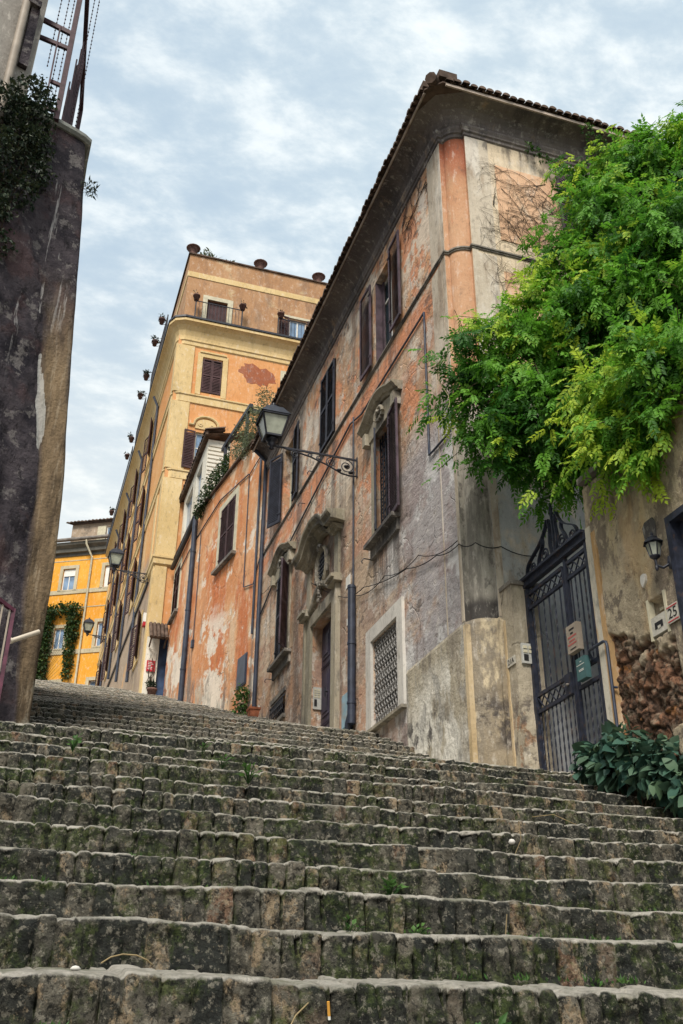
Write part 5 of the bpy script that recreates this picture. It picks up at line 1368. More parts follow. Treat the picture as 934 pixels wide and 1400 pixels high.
# ------------------------------------------------------------------ right: garden wall, pier, gate
XG = 6.13
FW = Frame((XG, 0), (0, 1), (-1, 0))
def build_garden_wall():
    rng = np.random.default_rng(21)
    ys = np.arange(3.0, 9.29, .015); zs = np.arange(-.4, 6.21, .015)
    Y, Z = np.meshgrid(ys, zs)
    n = 1900
    pts = np.stack([rng.uniform(3, 9.4, n), rng.uniform(-.4, 4.4, n)], 1); ph = rng.normal(0, 1, n)
    F1 = np.full(Y.shape, 9.0); F2 = F1.copy(); ID = np.zeros(Y.shape, int)
    yw = Y + .10 * vn(Y * 6, Z * 6, 31) + .04 * vn(Y * 17, Z * 17, 33); zw = Z + .10 * vn(Y * 6, Z * 6, 32) + .04 * vn(Y * 17, Z * 17, 34)
    for i, (a, b) in enumerate(pts):
        j0, j1 = np.searchsorted(ys, (a - .5, a + .5)); k0, k1 = np.searchsorted(zs, (b - .5, b + .5)); s = np.s_[k0:k1, j0:j1]
        d = np.hypot((yw[s] - a) * .85, (zw[s] - b) * 1.2); c = d < F1[s]
        F2[s] = np.where(c, F1[s], np.minimum(F2[s], d)); ID[s] = np.where(c, i, ID[s]); F1[s] = np.where(c, d, F1[s])
    zb = 4.10 - np.clip(9.05 - Y, 0, 2.0) * .42 + .45 * vn(Y * 2.2, Z * 1.2, 41) + .34 * vn(Y * 5.5, Z * 5.5, 42) + .16 * vn(Y * 13, Z * 13, 45) + .07 * vn(Y * 28, Z * 28, 44)
    zb = np.where(Y < 7.95, 3.15 + .3 * vn(Y * 3, Z * 3, 43), zb)
    m = np.clip((zb - Z) / .10 + .5, 0, 1)
    isl = np.clip((vn(Y * 2.6, Z * 2.6, 47) + .4 * vn(Y * 9, Z * 9, 48) - .20) / .06, 0, 1) * (Z < zb - .15)
    m = m * (1 - isl)
    gap = np.clip(1 - (F2 - F1) / .03, 0, 1)
    rock = -.045 + .012 * ph[ID] - .018 * gap + .050 * fbm(Y * 8, Z * 8, 51, 5) + .022 * vn(Y * 30, Z * 30, 55) - .08 * np.clip(vn(Y * 4.5, Z * 4.5, 57) - .22, 0, 1)
    pla = .030 * fbm(Y * 2.6, Z * 2.6, 61, 5) - .03 * np.clip(vn(Y * 5, Z * 4, 63) - .2, 0, 1) + .006 * vn(Y * 30, Z * 30, 65)
    w = pla * (1 - m) + rock * m
    # recesses: niche for the bell panel and the iron window
    def rect(u0, u1, z0, z1): return (Y > u0) & (Y < u1) & (Z > z0) & (Z < z1)
    w = np.where(rect(8.02, 8.30, 3.78, 4.20), -.11, w); m = np.where(rect(7.95, 8.38, 3.70, 4.28), 0, m)
    w = np.where(rect(6.4, 7.72, 3.45, 4.86), -.16, w)
    top = np.clip((Z - 6.1) / .1, 0, 1); w = w - top * .10
    V = np.stack([XG - w, Y, Z + 0 * w], -1).reshape(-1, 3)
    A = np.stack([m, (np.sin(ID * 12.9) * .5 + .5), gap * m], -1).reshape(-1, 3)
    root = thing('garden_wall', 'tan garden wall beside the gate, plaster fallen off to brown tufa rubble below', 'wall', (XG, 8, 2))
    partnp('face', V, gridq(len(zs), len(ys)), [M['rubble']], root, attrs={'mask': A})
    mb = MB(); mb.box(XG + .12, XG + .5, 3.0, 9.25, -.4, 6.15); mb.fbox(FW, 9.25, 9.27, -.4, 6.15, -.5, -.02); part('core', mb, M['rubble'], root)
    mb = MB(); mb.fbox(FW, 3, 9.30, 6.16, 6.24, -.55, .05); part('coping', mb, M['trim_dark'], root)
    mb = MB()
    mb.fbox(FW, 9.19, 9.30, 2.0, 5.55, -.1, .022); part('jamb', mb, plaster('flaking_jamb', (.50, .46, .38), (.60, .56, .48), [((.42, .24, .09), 1.6, (1, 1, .2), .52, .6, .8, None), ((.2, .2, .18), 2.2, (1, 1, .4), .54, .64, .7, None)], .5, 12), root)
    mb = MB(); mb.fbox(FW, 9.10, 9.187, 2.0, 5.45, -.1, .018); part('jamb', mb, plaster('rusty_jamb', (.42, .26, .12), (.52, .36, .20), [((.62, .5, .38), 1.8, (1, 1, .2), .52, .62, .8, None)], .5, 12), root)
    w = sash(root, FW, 6.5, 7.68, 3.46, 4.85, -.12, M['iron_blue'], M['glass'], 2, (.33, .66), .09)
    mb = MB(); mb.fbox(FW, 7.685, 7.76, 3.40, 4.93, -.12, .05); mb.fbox(FW, 6.4, 7.684, 4.853, 4.93, -.12, .05); mb.fbox(FW, 6.4, 7.684, 3.40, 3.455, -.12, .05); part('frame', mb, M['iron_blue'], w)
    return root
build_garden_wall()
CW = thing('courtyard_wall', 'shaded purple-grey courtyard wall with a dark doorway seen through the iron gate', 'wall', (8.6, 10, 2.6))
mb = MB(); FC = Frame((8.6, 0), (0, 1), (-1, 0)); mb.wall(FC, 8.2, 11.17, 1.9, 6.2, [(8.6, 9.7, 1.9, 4.9)], .3, 0, 0, 1)
mb.add([(6.7, 9.27, 1.9), (8.6, 9.27, 1.9), (8.6, 9.27, 6.1), (6.7, 9.27, 6.1)], [(0, 1, 2, 3)], 0)
part('wall', mb, [plaster('shade_plaster', (.46, .42, .43), (.58, .54, .54), [((.45, .47, .48), 1.2, (1, 1, .7), .52, .64, .6, None)], .5, 9), M['dark']], CW)

GPR = thing('gate_pier', 'blocky worn plaster pier between the rounded house corner and the iron gate', 'gate pier', (6.0, 11, 2.8))
def build_pier():
    x0, x1, y0, y1 = 5.90, 6.30, 10.86, 11.175
    mb = MB(); n = 24
    def face(f, nu, nz):
        V = []; 
        for i in range(nz + 1):
            for j in range(nu + 1): V.append(f(j / nu, 2.0 + 3.46 * i / nz))
        mb.add(V, [(i * (nu + 1) + j, i * (nu + 1) + j + 1, (i + 1) * (nu + 1) + j + 1, (i + 1) * (nu + 1) + j) for i in range(nz) for j in range(nu)], 0, True)
    def bumpy(a, z): return float(.012 * fbm(np.array(a * 6.0), np.array(z * 4.0), 71, 3) - (.03 * max(0., float(vn(np.array(a * 7.0), np.array(z * 5.0), 73)) + .05) if z < 3.9 else 0))
    face(lambda t, z: (x0 + (x1 - x0) * t, y0 - bumpy(t, z) * min(1, t * 12, (1 - t) * 12), z), 16, 120)
    face(lambda t, z: (x0 - bumpy(t + 3, z) * min(1, t * 12, (1 - t) * 12) * .5, y1 + (y0 - y1) * t, z), 10, 120)
    mb.add([(x1, y0, 2), (x1, y1, 2), (x1, y1, 5.46), (x1, y0, 5.46)], [(0, 1, 2, 3)])
    part('shaft', mb, M['pier'], GPR)
    mb = MB(); mb.box(x0 - .02, x1 + .02, y0 - .03, y1, 5.462, 5.52); part('cap', mb, M['trim_dark'], GPR)
build_pier()
FP = Frame((0, 10.855), (1, 0), (0, -1))
intercom(FP, 5.965, 6.155, 4.36, 4.63, 0, 'square metal intercom panel on the pier left of the iron gate', 2, 2)
def sign(label, fr, u0, u1, z0, z1, w, text, size, mat, base=None, extra=None):
    root = thing('house_number', label, 'number sign', fr((u0 + u1) / 2, z0, w))
    mb = MB(); mb.fbox(fr, u0, u1, z0, z1, w, w + .012); part('tile', mb, mat, root)
    cu = bpy.data.curves.new('numerals', 'FONT'); cu.body = text; cu.size = size; cu.align_x = 'CENTER'; cu.align_y = 'CENTER'; cu.extrude = .0015
    cu.materials.append(M['ink'])
    tmp = bpy.data.objects.new('numerals', cu); COL.objects.link(tmp); bpy.context.view_layer.update()
    me = bpy.data.meshes.new_from_object(tmp.evaluated_get(bpy.context.evaluated_depsgraph_get())); bpy.data.objects.remove(tmp)
    if not me.materials: me.materials.append(M['ink'])
    o = link('numerals', me, root)
    # text runs against the frame's u axis when that axis points to the viewer's left
    d = Vector((fr.d[0], fr.d[1], 0)); n = Vector((fr.n[0], fr.n[1], 0)); up = Vector((0, 0, 1))
    x = up.cross(n)
    c = Vector(fr((u0 + u1) / 2, (z0 + z1) / 2, w + .0135)) - worldloc(root)
    o.matrix_local = Matrix((x, up, n)).transposed().to_4x4(); o.location = c
    if extra: extra(root)
    return root
def wreath(root):
    for z in (3.835, 3.985):
        mb = MB(); mb.fbox(FW, 7.80, 7.975, z, z + .010, .0335, .036); part('border', mb, M['red'], root)
sign('white tile numbered 25 beside the bell niche on the tan garden wall', FW, 7.79, 7.985, 3.82, 4.01, .02, '25', .155, M['tile_white'], extra=wreath)
FPs = Frame((5.90, 0), (0, 1), (-1, 0))
sign('white tile numbered 21A on the narrow side of the gate pier', FPs, 10.875, 11.09, 4.36, 4.475, .006, '21A', .10, M['tile_white'])

BN = thing('bell_panel', 'bell panel with a white plate in a small niche of the tan garden wall', 'intercom', FW(8.16, 3.80, -.10))
mb = MB(); mb.fbox(FW, 8.03, 8.29, 3.80, 4.0, -.09, .012); mb.fbox(FW, 8.09, 8.23, 3.86, 3.93, .0125, .016, 1); mb.fbox(FW, 8.13, 8.18, 3.855, 3.885, .0165, .018, 0); part('plate', mb, [M['tile_white'], M['ink']], BN)
mb = MB()
for i in range(2):
    for j in range(2): mb.fbox(FW, 8.06 + .11 * j, 8.13 + .11 * j, 4.03 + .06 * i, 4.06 + .06 * i, -.10, -.085)
part('button_row', mb, M['cream'], BN)
mb = MB(); mb.fbox(FW, 8.292, 8.325, 3.76, 4.22, -.06, .015); part('niche_side', mb, M['cream'], BN)
mb = MB(); mb.fbox(FW, 7.99, 8.028, 3.76, 4.22, -.06, .015); part('niche_side', mb, M['cream'], BN)
mb = MB(); mb.fprism(FW, [(7.97, 4.83), (8.17, 4.83), (8.19, 5.02), (8.14, 5.07), (8.0, 5.07), (7.96, 5.0)], 0, .02); solo('plaque', mb, M['trim_dark'], 'dark weathered stone plaque on the tan wall above the small black lantern', 'plaque')
mb = MB(); rr = random.Random(8)
poly = [(8.30 + .055 * (1 + rr.uniform(-.3, .3)) * math.cos(t), 4.46 + .075 * (1 + rr.uniform(-.3, .3)) * math.sin(t)) for t in [2 * PI * i / 11 for i in range(11)]]
mb.fprism(FW, poly, -.02, .03); solo('stone_chip', mb, M['marble'], 'pale lump of marble set in the tan wall left of the small black lantern', 'stone')

# iron gate
IG = thing('iron_gate', 'tall blue-black wrought iron gate with twisted bars and scrolled crest', 'gate', (XG, 10.1, 2.8))
def spiral(c, a0, turns, r0, r1, fr, w, r=.014, mb=None, n=26, sgn=1):
    pts = []
    for i in range(n):
        t = i / (n - 1); a = a0 + sgn * turns * 2 * PI * t; rr = r0 + (r1 - r0) * t
        pts.append(fr(c[0] + rr * math.cos(a), c[1] + rr * math.sin(a), w))
    mb.tube(pts, r, 5)
def build_gate():
    W = .0; I = M['iron_blue']
    def P(nm, mb): return part(nm, mb, I, IG)
    mb = MB(); mb.fbox(FW, 9.29, 10.88, 5.42, 5.51, -.03, .05); mb.fbox(FW, 9.29, 10.93, 5.51, 5.545, -.05, .09); P('top_beam', mb)
    mb = MB(); mb.bar(FW(10.84, 2.6, 0), FW(10.84, 5.40, 0), .07, .07); P('post', mb)
    mb = MB(); mb.bar(FW(9.33, 2.6, 0), FW(9.33, 5.40, 0), .05, .05); P('post', mb)
    mb = MB(); mb.bar(FW(9.84, 2.6, 0), FW(9.84, 5.42, 0), .045, .045); mb.bar(FW(9.895, 2.6, .012), FW(9.895, 5.30, .012), .03, .03); P('post', mb)
    def rails(u0, u1):
        for z in (5.32, 5.12, 3.93, 3.72, 2.75): 
            mb = MB(); mb.bar(FW(u0, z, 0), FW(u1, z, 0), .04, .045); P('rail', mb)
    rails(9.92, 10.80); rails(9.36, 9.80)
    def lattice(u0, u1, z0, z1, k):
        mb = MB(); s = (u1 - u0) / k
        for i in range(k):
            mb.bar(FW(u0 + s * i, z0, .008), FW(u0 + s * (i + 1), z1, .008), .014, .014); mb.bar(FW(u0 + s * i, z1, -.008), FW(u0 + s * (i + 1), z0, -.008), .014, .014)
        P('lattice', mb)
    lattice(9.92, 10.80, 5.14, 5.30, 6); lattice(9.37, 9.80, 5.14, 5.30, 3); lattice(10.08, 10.80, 3.75, 3.91, 5)
    def twisted(u, z0, z1):
        mb = MB(); n = int((z1 - z0) / .03); V = []
        for i in range(n + 1):
            z = z0 + (z1 - z0) * i / n; a = i * .42
            for j in range(4): t = a + PI / 2 * j; V.append(FW(u + .0105 * math.cos(t), z, .0105 * math.sin(t)))
        mb.add(V, [(i * 4 + j, i * 4 + (j + 1) % 4, (i + 1) * 4 + (j + 1) % 4, (i + 1) * 4 + j) for i in range(n) for j in range(4)])
        P('bar', mb)
    for i in range(6): twisted(10.03 + .138 * i, 3.95, 5.10) if i % 2 else P('bar', (lambda m: (m.bar(FW(10.03 + .138 * i, 3.95, 0), FW(10.03 + .138 * i, 5.10, 0), .015, .015), m)[1])(MB()))
    for i in range(4): twisted(9.45 + .10 * i, 3.95, 5.10) if i % 2 == 0 else P('bar', (lambda m: (m.bar(FW(9.45 + .10 * i, 3.95, 0), FW(9.45 + .10 * i, 5.10, 0), .015, .015), m)[1])(MB()))
    for i in range(9): twisted(9.99 + .098 * i, 2.6, 3.70)
    for i in range(4): twisted(9.43 + .098 * i, 2.6, 3.70)
    mb = MB(); mb.fbox(FW, 9.93, 10.08, 3.70, 3.96, -.02, .035); P('lock_plate', mb)
    mb = MB(); mb.lathe((XG - .05, 10.0, 3.82), [(0, -.02), (.02, -.012), (.024, 0), (.02, .012), (0, .02)], 8); part('knob', mb, M['gutter'], IG)
    mb = MB(); mb.fbox(FW, 10.86, 10.95, 4.90, 4.96, -.02, .02); mb.fbox(FW, 10.86, 10.95, 3.25, 3.31, -.02, .02); P('hinge', mb)
    # crest of flat scrolls
    def strap(pts, w_=.05):
        mb = MB(); k = len(pts)
        for i in range(k - 1): mb.bar(FW(pts[i][0], pts[i][1], 0), FW(pts[i + 1][0], pts[i + 1][1], 0), .018, w_, up=(1, 0, 0))
        P('scroll', mb)
    def bez(a, b, c, d, n=12): return [tuple((1 - t) ** 3 * np.array(a) + 3 * (1 - t) ** 2 * t * np.array(b) + 3 * (1 - t) * t * t * np.array(c) + t ** 3 * np.array(d)) for t in [i / n for i in range(n + 1)]]
    c = 10.05
    for s_ in (1, -1):
        k = .95 if s_ > 0 else .72
        strap(bez((c + s_ * .78 * k, 5.57), (c + s_ * .82 * k, 5.86), (c + s_ * .35 * k, 5.72), (c + s_ * .12, 6.12)))
        strap(bez((c + s_ * .46 * k, 5.57), (c + s_ * .40 * k, 5.80), (c + s_ * .25 * k, 5.78), (c + s_ * .30 * k, 5.92)))
        strap(bez((c + s_ * .05, 5.58), (c + s_ * .16, 5.80), (c + s_ * .02, 5.92), (c + s_ * .10, 6.10)))
        for cc_, aa, tt, r0, r1, rr_, sg in (((c + s_ * .60 * k, 5.64), -PI / 2, 1.6, .075, .015, .013, s_), ((c + s_ * .27 * k, 5.68), -PI / 2, 1.7, .10, .02, .014, -s_), ((c + s_ * .10, 6.06), 0, 1.4, .06, .012, .012, s_)):
            mb = MB(); spiral(cc_, aa, tt, r0, r1, FW, 0, rr_, mb, sgn=sg); P('scroll', mb)
    mb = MB(); mb.bar(FW(c, 5.57, 0), FW(c, 6.15, 0), .03, .03); mb.lathe((XG, c, 6.13), [(0, 0), (.035, .02), (.02, .06), (.03, .09), (0, .19)], 8); P('finial', mb)
build_gate()
mb = MB(); mb.fbox(FW, 9.57, 9.81, 4.12, 4.46, .04, .11); mb.fbox(FW, 9.63, 9.74, 4.39, 4.41, .111, .113, 1)
for i, (a, b, z) in enumerate(((9.59, 9.78, 4.30), (9.62, 9.76, 4.25), (9.60, 9.79, 4.21), (9.66, 9.72, 4.34))): mb.fbox(FW, a, b, z, z + .02, .111, .113, 2 if i < 3 else 1)
mb.fbox(FW, 9.62, 9.75, 4.15, 4.165, .111, .113, 1)
LB = solo('letter_box', mb, [M['beige_box'], M['ink'], simple('faded_red', (.35, .10, .09), .7, .2, .2, 9)], 'beige metal letter box with faded red lettering hung on the gate bars', 'letter box')
mb = MB(); mb.fbox(FW, 9.46, 9.655, 3.74, 4.0, .05, .12)
for z, a, b in ((3.91, 9.48, 9.64), (3.85, 9.50, 9.60), (3.835, 9.50, 9.60), (3.945, 9.53, 9.57)): mb.fbox(FW, a, b, z, z + .007, .121, .123, 1)
solo('letter_box', mb, [simple('teal_enamel', (.055, .12, .125), .4, .4, .15, 6), M['white']], 'dark teal letter box with white lines low on the gate under the steel handrail', 'letter box')
mb = MB(); mb.tube([FW(9.07, 2.2, .06), FW(9.07, 3.98, .06), FW(9.085, 4.03, .06), FW(9.12, 4.045, .07), FW(9.40, 4.03, .09), FW(9.44, 4.0, .06), FW(9.45, 3.95, .02)], .018, 8)
mb.tube([FW(9.06, 3.5, 0), FW(9.07, 3.5, .06)], .014, 6)
solo('handrail', mb, M['pipe'], 'bent dark steel handrail standing at the near side of the iron gate', 'handrail')

# ------------------------------------------------------------------ lanterns
def lantern(name, label, loc, rz, reach, s, drop, group=None, hang=False):
    """Wall lantern: bracket grows along local +X from the wall (origin at the wall), lamp at its tip."""
    root = thing(name, label, 'lantern', loc, rz, group)
    L = reach
    mb = MB()
    mb.bar((0, 0, 0), (L, 0, 0), .03 * s, .035 * s)
    FB = Frame((0, 0), (1, 0), (0, -1))
    low = [(.0, -drop), (.10 * L, -drop * 1.05), (.22 * L, -drop * .98), (.40 * L, -drop * .62), (.62 * L, -drop * .30), (.85 * L, -drop * .10), (.97 * L, -.02)]
    mb.tube([(a, 0, b) for a, b in low], .016 * s, 6)
    mb.bar((.005, 0, .06 * s), (.005, 0, -drop * 1.1), .03 * s, .05 * s)
    for (cx, r, sg) in ((.15, .42, 1), (.36, .30, -1), (.52, .20, 1), (.64, .13, -1)):
        spiral((cx * L, -drop * (.50 if cx < .2 else .40 if cx < .4 else .26 if cx < .6 else .18)), PI / 2, 1.9, drop * r, drop * .05, FB, 0, .011 * s, mb, 30, sg)
    for (cx, z) in ((.15, -.5), (.09, -.85), (.25, -.82)):
        mb.lathe((cx * L, 0, drop * z - .03), [(0, 0), (.05 * s, .02), (.05 * s, .045), (0, .065)], 7)
    spiral((L - .24 * s, -.10 * s), PI / 2, 1.6, .085 * s, .02, FB, 0, .012 * s, mb, 22, -1)
    part('bracket', mb, M['metal'], root, local=True)
    cx = L + (.22 * s); b = .0
    body = thing_empty = None
    mb = MB(); z0, z1 = .16 * s, .58 * s; a0, a1 = .15 * s, .255 * s
    mb.lathe((cx, 0, 0), [(0, -.10 * s), (.05 * s, -.08 * s), (.035 * s, -.02 * s), (.09 * s, .02 * s), (.07 * s, .07 * s), (.12 * s, .10 * s), (.12 * s, .13 * s)], 10)
    mb.bar((L - .02, 0, 0), (cx, 0, 0), .03 * s, .03 * s)
    C0 = [(cx + i * a0, j * a0, z0) for i, j in ((-1, -1), (1, -1), (1, 1), (-1, 1))]; C1 = [(cx + i * a1, j * a1, z1) for i, j in ((-1, -1), (1, -1), (1, 1), (-1, 1))]
    for k in range(4):
        mb.bar(C0[k], C1[k], .028 * s, .028 * s); mb.bar(C0[k], C0[(k + 1) % 4], .03 * s, .04 * s); mb.bar(C1[k], C1[(k + 1) % 4], .035 * s, .035 * s)
    mb.add(C0, [(0, 1, 2, 3)])
    part('lamp_frame', mb, M['metal'], root, local=True)
    mb = MB()
    r0 = [(cx + i * a1 * 1.12, j * a1 * 1.12, z1 + .015 * s) for i, j in ((-1, -1), (1, -1), (1, 1), (-1, 1))]
    r1 = [(cx + i * a1 * .60, j * a1 * .60, z1 + .22 * s) for i, j in ((-1, -1), (1, -1), (1, 1), (-1, 1))]
    mb.add(r0 + r1, [(0, 1, 5, 4), (1, 2, 6, 5), (2, 3, 7, 6), (3, 0, 4, 7), (4, 5, 6, 7), (3, 2, 1, 0)])
    mb.lathe((cx, 0, z1 + .22 * s), [(.13 * s, 0), (.12 * s, .05 * s), (.05 * s, .08 * s), (.035 * s, .11 * s), (.05 * s, .14 * s), (0, .17 * s)], 10)
    part('lamp_roof', mb, M['metal'], root, local=True)
    mb = MB()
    k0 = [(cx + i * a0 * .93, j * a0 * .93, z0 + .01) for i, j in ((-1, -1), (1, -1), (1, 1), (-1, 1))]; k1 = [(cx + i * a1 * .93, j * a1 * .93, z1 - .01) for i, j in ((-1, -1), (1, -1), (1, 1), (-1, 1))]
    mb.add(k0 + k1, [(0, 1, 5, 4), (1, 2, 6, 5), (2, 3, 7, 6), (3, 0, 4, 7)])
    part('glass', mb, M['glass_lamp'], root, local=True)
    return root
lantern('wall_lantern', 'large black lantern on a scrolled iron bracket projecting from the pinkish house', (5.5, 15.95, 10.22), PI, 1.52, 1.02, .36, 'lanterns on scrolled brackets')
lantern('wall_lantern', 'black lantern on a scrolled bracket at the corner of the tall yellow block', (3.72, 35.4, 15.95), PI, 1.05, 1.0, .36, 'lanterns on scrolled brackets')
lantern('wall_lantern', 'small far black lantern seen in front of the ochre house wall', (3.80, 54.0, 20.2), PI, .85, 1.05, .3, 'lanterns on scrolled brackets')
def small_lantern():
    root = thing('porch_lantern', 'small black carriage lantern on the tan garden wall near number 25', 'lantern', FW(7.82, 4.40, 0))
    k = .66; x = XG - .15; y = 7.90; z = 4.52
    mb = MB(); mb.tube([FW(7.86, 4.22, .005), FW(7.86, 4.50, .005)], .0, 3) if False else None
    mb.lathe((XG - .01, 7.80, 4.36), [(0, 0), (.035, .02), (.045, .08), (.035, .15), (0, .18)], 10)
    mb.tube([(XG - .03, 7.81, 4.43), (XG - .09, 7.84, 4.39), (x, y - .03, 4.42), (x, y - .03, 4.48)], .016, 8)
    mb.lathe((x, y - .03, 4.35), [(0, 0), (.013, .013), (.02, .04), (.013, .065), (0, .08)], 8)
    part('bracket', mb, M['metal'], root)
    y -= .03
    mb = MB(); n = 6
    def ring(r, zz): return [(x + r * math.cos(2 * PI * i / n + .4), y + r * math.sin(2 * PI * i / n + .4), zz) for i in range(n)]
    a = ring(.075 * k, z); b = ring(.125 * k, z + .22 * k)
    for i in range(n): mb.bar(a[i], b[i], .010, .010); mb.bar(b[i], b[(i + 1) % n], .011, .011)
    mb.lathe((x, y, z - .055 * k), [(a_ * k, b_ * k) for a_, b_ in ((0, 0), (.03, .005), (.085, .05), (.085, .065), (0, .065))], 12)
    part('lamp_frame', mb, M['metal'], root)
    mb = MB(); mb.lathe((x, y, z + .225 * k), [(a_ * k, b_ * k) for a_, b_ in ((.17, 0), (.165, .012), (.085, .085), (.09, .10), (.03, .125), (.02, .15), (.03, .17), (.012, .20), (0, .23))], 6, 0, False); part('lamp_roof', mb, M['metal'], root)
    mb = MB(); a = ring(.07 * k, z + .005); b = ring(.118 * k, z + .215 * k); mb.add(a + b, [(i, (i + 1) % n, n + (i + 1) % n, n + i) for i in range(n)]); part('glass', mb, M['glass_lamp'], root)
small_lantern()

# ------------------------------------------------------------------ wisteria over the garden wall
def build_wisteria():
    rng = np.random.default_rng(5)
    # blobs: x, y, z, radius, share of young yellow-green growth
    B = np.array(BLOBS)
    n = 21000
    w = B[:, 3] ** 2; w /= w.sum()
    i = rng.choice(len(B), n, p=w)
    d = rng.normal(size=(n, 3)); d /= np.linalg.norm(d, axis=1, keepdims=True)
    d[:, 1] = np.where(d[:, 1] > .35, -d[:, 1], d[:, 1])      # the far side is against the house
    # sprays: leaves gather on shoots that leave the blob
    ns = 900; si = rng.choice(len(B), ns, p=w)
    sd_ = rng.normal(size=(ns, 3)); sd_ /= np.linalg.norm(sd_, axis=1, keepdims=True)
    sd_[:, 1] = np.where(sd_[:, 1] > .3, -sd_[:, 1], sd_[:, 1]); sd_[:, 2] = sd_[:, 2] * .8
    s0 = B[si, :3] + sd_ * B[si, 3][:, None] * .62
    sL = .35 + .55 * rng.random(ns); sdir = sd_ * .9 + rng.normal(size=(ns, 3)) * .35; sdir /= np.linalg.norm(sdir, axis=1, keepdims=True)
    syoung = np.clip(B[si, 4] + .22 * rng.normal(size=ns) + .25 * (sd_[:, 2]), 0, 1)
    k = rng.integers(0, ns, n); t = rng.random(n)
    P = s0[k] + sdir[k] * (sL[k] * t)[:, None]; P[:, 2] -= .28 * (t * sL[k]) ** 2 * 1.6
    P += rng.normal(size=(n, 3)) * .045
    # a third of the leaves fills the body
    f = rng.random(n) < .28
    P[f] = B[i[f], :3] + d[f] * (B[i[f], 3] * (.45 + .5 * rng.random(f.sum())))[:, None]
    D = np.where(f[:, None], d, sdir[k]) * .6 + rng.normal(size=(n, 3)) * .6; D[:, 2] -= .75
    D /= np.linalg.norm(D, axis=1, keepdims=True)
    young = np.where(f, np.clip(B[i, 4] * .5 + .1 * rng.normal(size=n), 0, 1), syoung[k] * (.55 + .45 * t) + .06 * rng.normal(size=n))
    # compound leaf: 11 leaflets along a drooping rachis
    L = .16 + .13 * rng.random(n)
    N = np.array([-.25, -.25, .9]) + rng.normal(size=(n, 3)) * .35
    S = np.cross(D, N); S /= np.linalg.norm(S, axis=1, keepdims=True); U = np.cross(S, D)
    Vs, Qs, As = [], [], []; off = 0
    for m in range(11):
        if m == 10: tt = 1.0; side = 0
        else: tt = .22 + .78 * (m // 2) / 5; side = 1 if m % 2 else -1
        b = P + D * (L * tt)[:, None]; b[:, 2] -= .25 * L * tt ** 2
        ld = D * (.55 if side else 1) + S * side * .8 - np.array([0, 0, .30]) + rng.normal(size=(n, 3)) * .12
        ll = (.078 if side else .085) * (L / .2) ** .5 * (1 - .25 * abs(tt - .6)); ww = ll * .44
        V, Q = leaf_quads(b, ld, U + rng.normal(size=(n, 3)) * .22, ll, ww, .10)
        Vs.append(V); Qs.append(Q + off); off += len(V)
        As.append(np.repeat(np.stack([np.clip(young + .05 * rng.normal(size=n), 0, 1), rng.random(n) * (young > .6), rng.random(n)], 1), 5, 0))
    root = thing('wisteria', 'big bright green wisteria spilling over the garden wall and the iron gate', 'climbing plant', (7.2, 9.5, 6.2))
    partnp('foliage', np.concatenate(Vs), np.concatenate(Qs), [M['leaf_wist']], root, attrs={'tint': np.concatenate(As)}, smooth=False)
    # woody stems
    mb = MB(); rr = random.Random(4)
    base = [(6.9, 9.6, 2.6), (7.0, 9.8, 4.5), (6.9, 9.9, 6.0), (6.7, 9.8, 7.2)]
    mb.tube(base, .07, 8, 0, True, .05)
    for b in B[::1]:
        a = Vector((6.8, 9.8, 6.6)); c = Vector(b[:3]); pts = [a.lerp(c, t) + Vector((rr.uniform(-.08, .08), rr.uniform(-.08, .08), .35 * math.sin(PI * t))) for t in [j / 7 for j in range(8)]]
        mb.tube(pts, .03, 5, 0, False, .008)
    for j in range(0, ns, 4): mb.tube([tuple(s0[j]), tuple(s0[j] + sdir[j] * sL[j] * .5 - np.array([0, 0, .05])), tuple(s0[j] + sdir[j] * sL[j] - np.array([0, 0, .3 * sL[j] ** 2]))], .005, 4, 0, False)
    part('stem', mb, M['stem'], root)
    tm = simple('pale_tendril', (.30, .26, .15), .8, .2, .2, 9)
    for j in range(16):   # loose tendrils
        b = B[rr.randrange(len(B))]; p = Vector((b[0], b[1], b[2])) + Vector((rr.uniform(-.4, .1), -b[3] * .9, rr.uniform(-.3, .3))); pts = [p]; a = rr.uniform(0, 6)
        for q in range(9): a += rr.uniform(-.5, .5); p = p + Vector((.07 * math.cos(a), -.02, .07 * math.sin(a) - .012)); pts.append(p)
        mb = MB(); mb.tube(pts, .006, 4, 0, False); part('tendril', mb, tm, root)
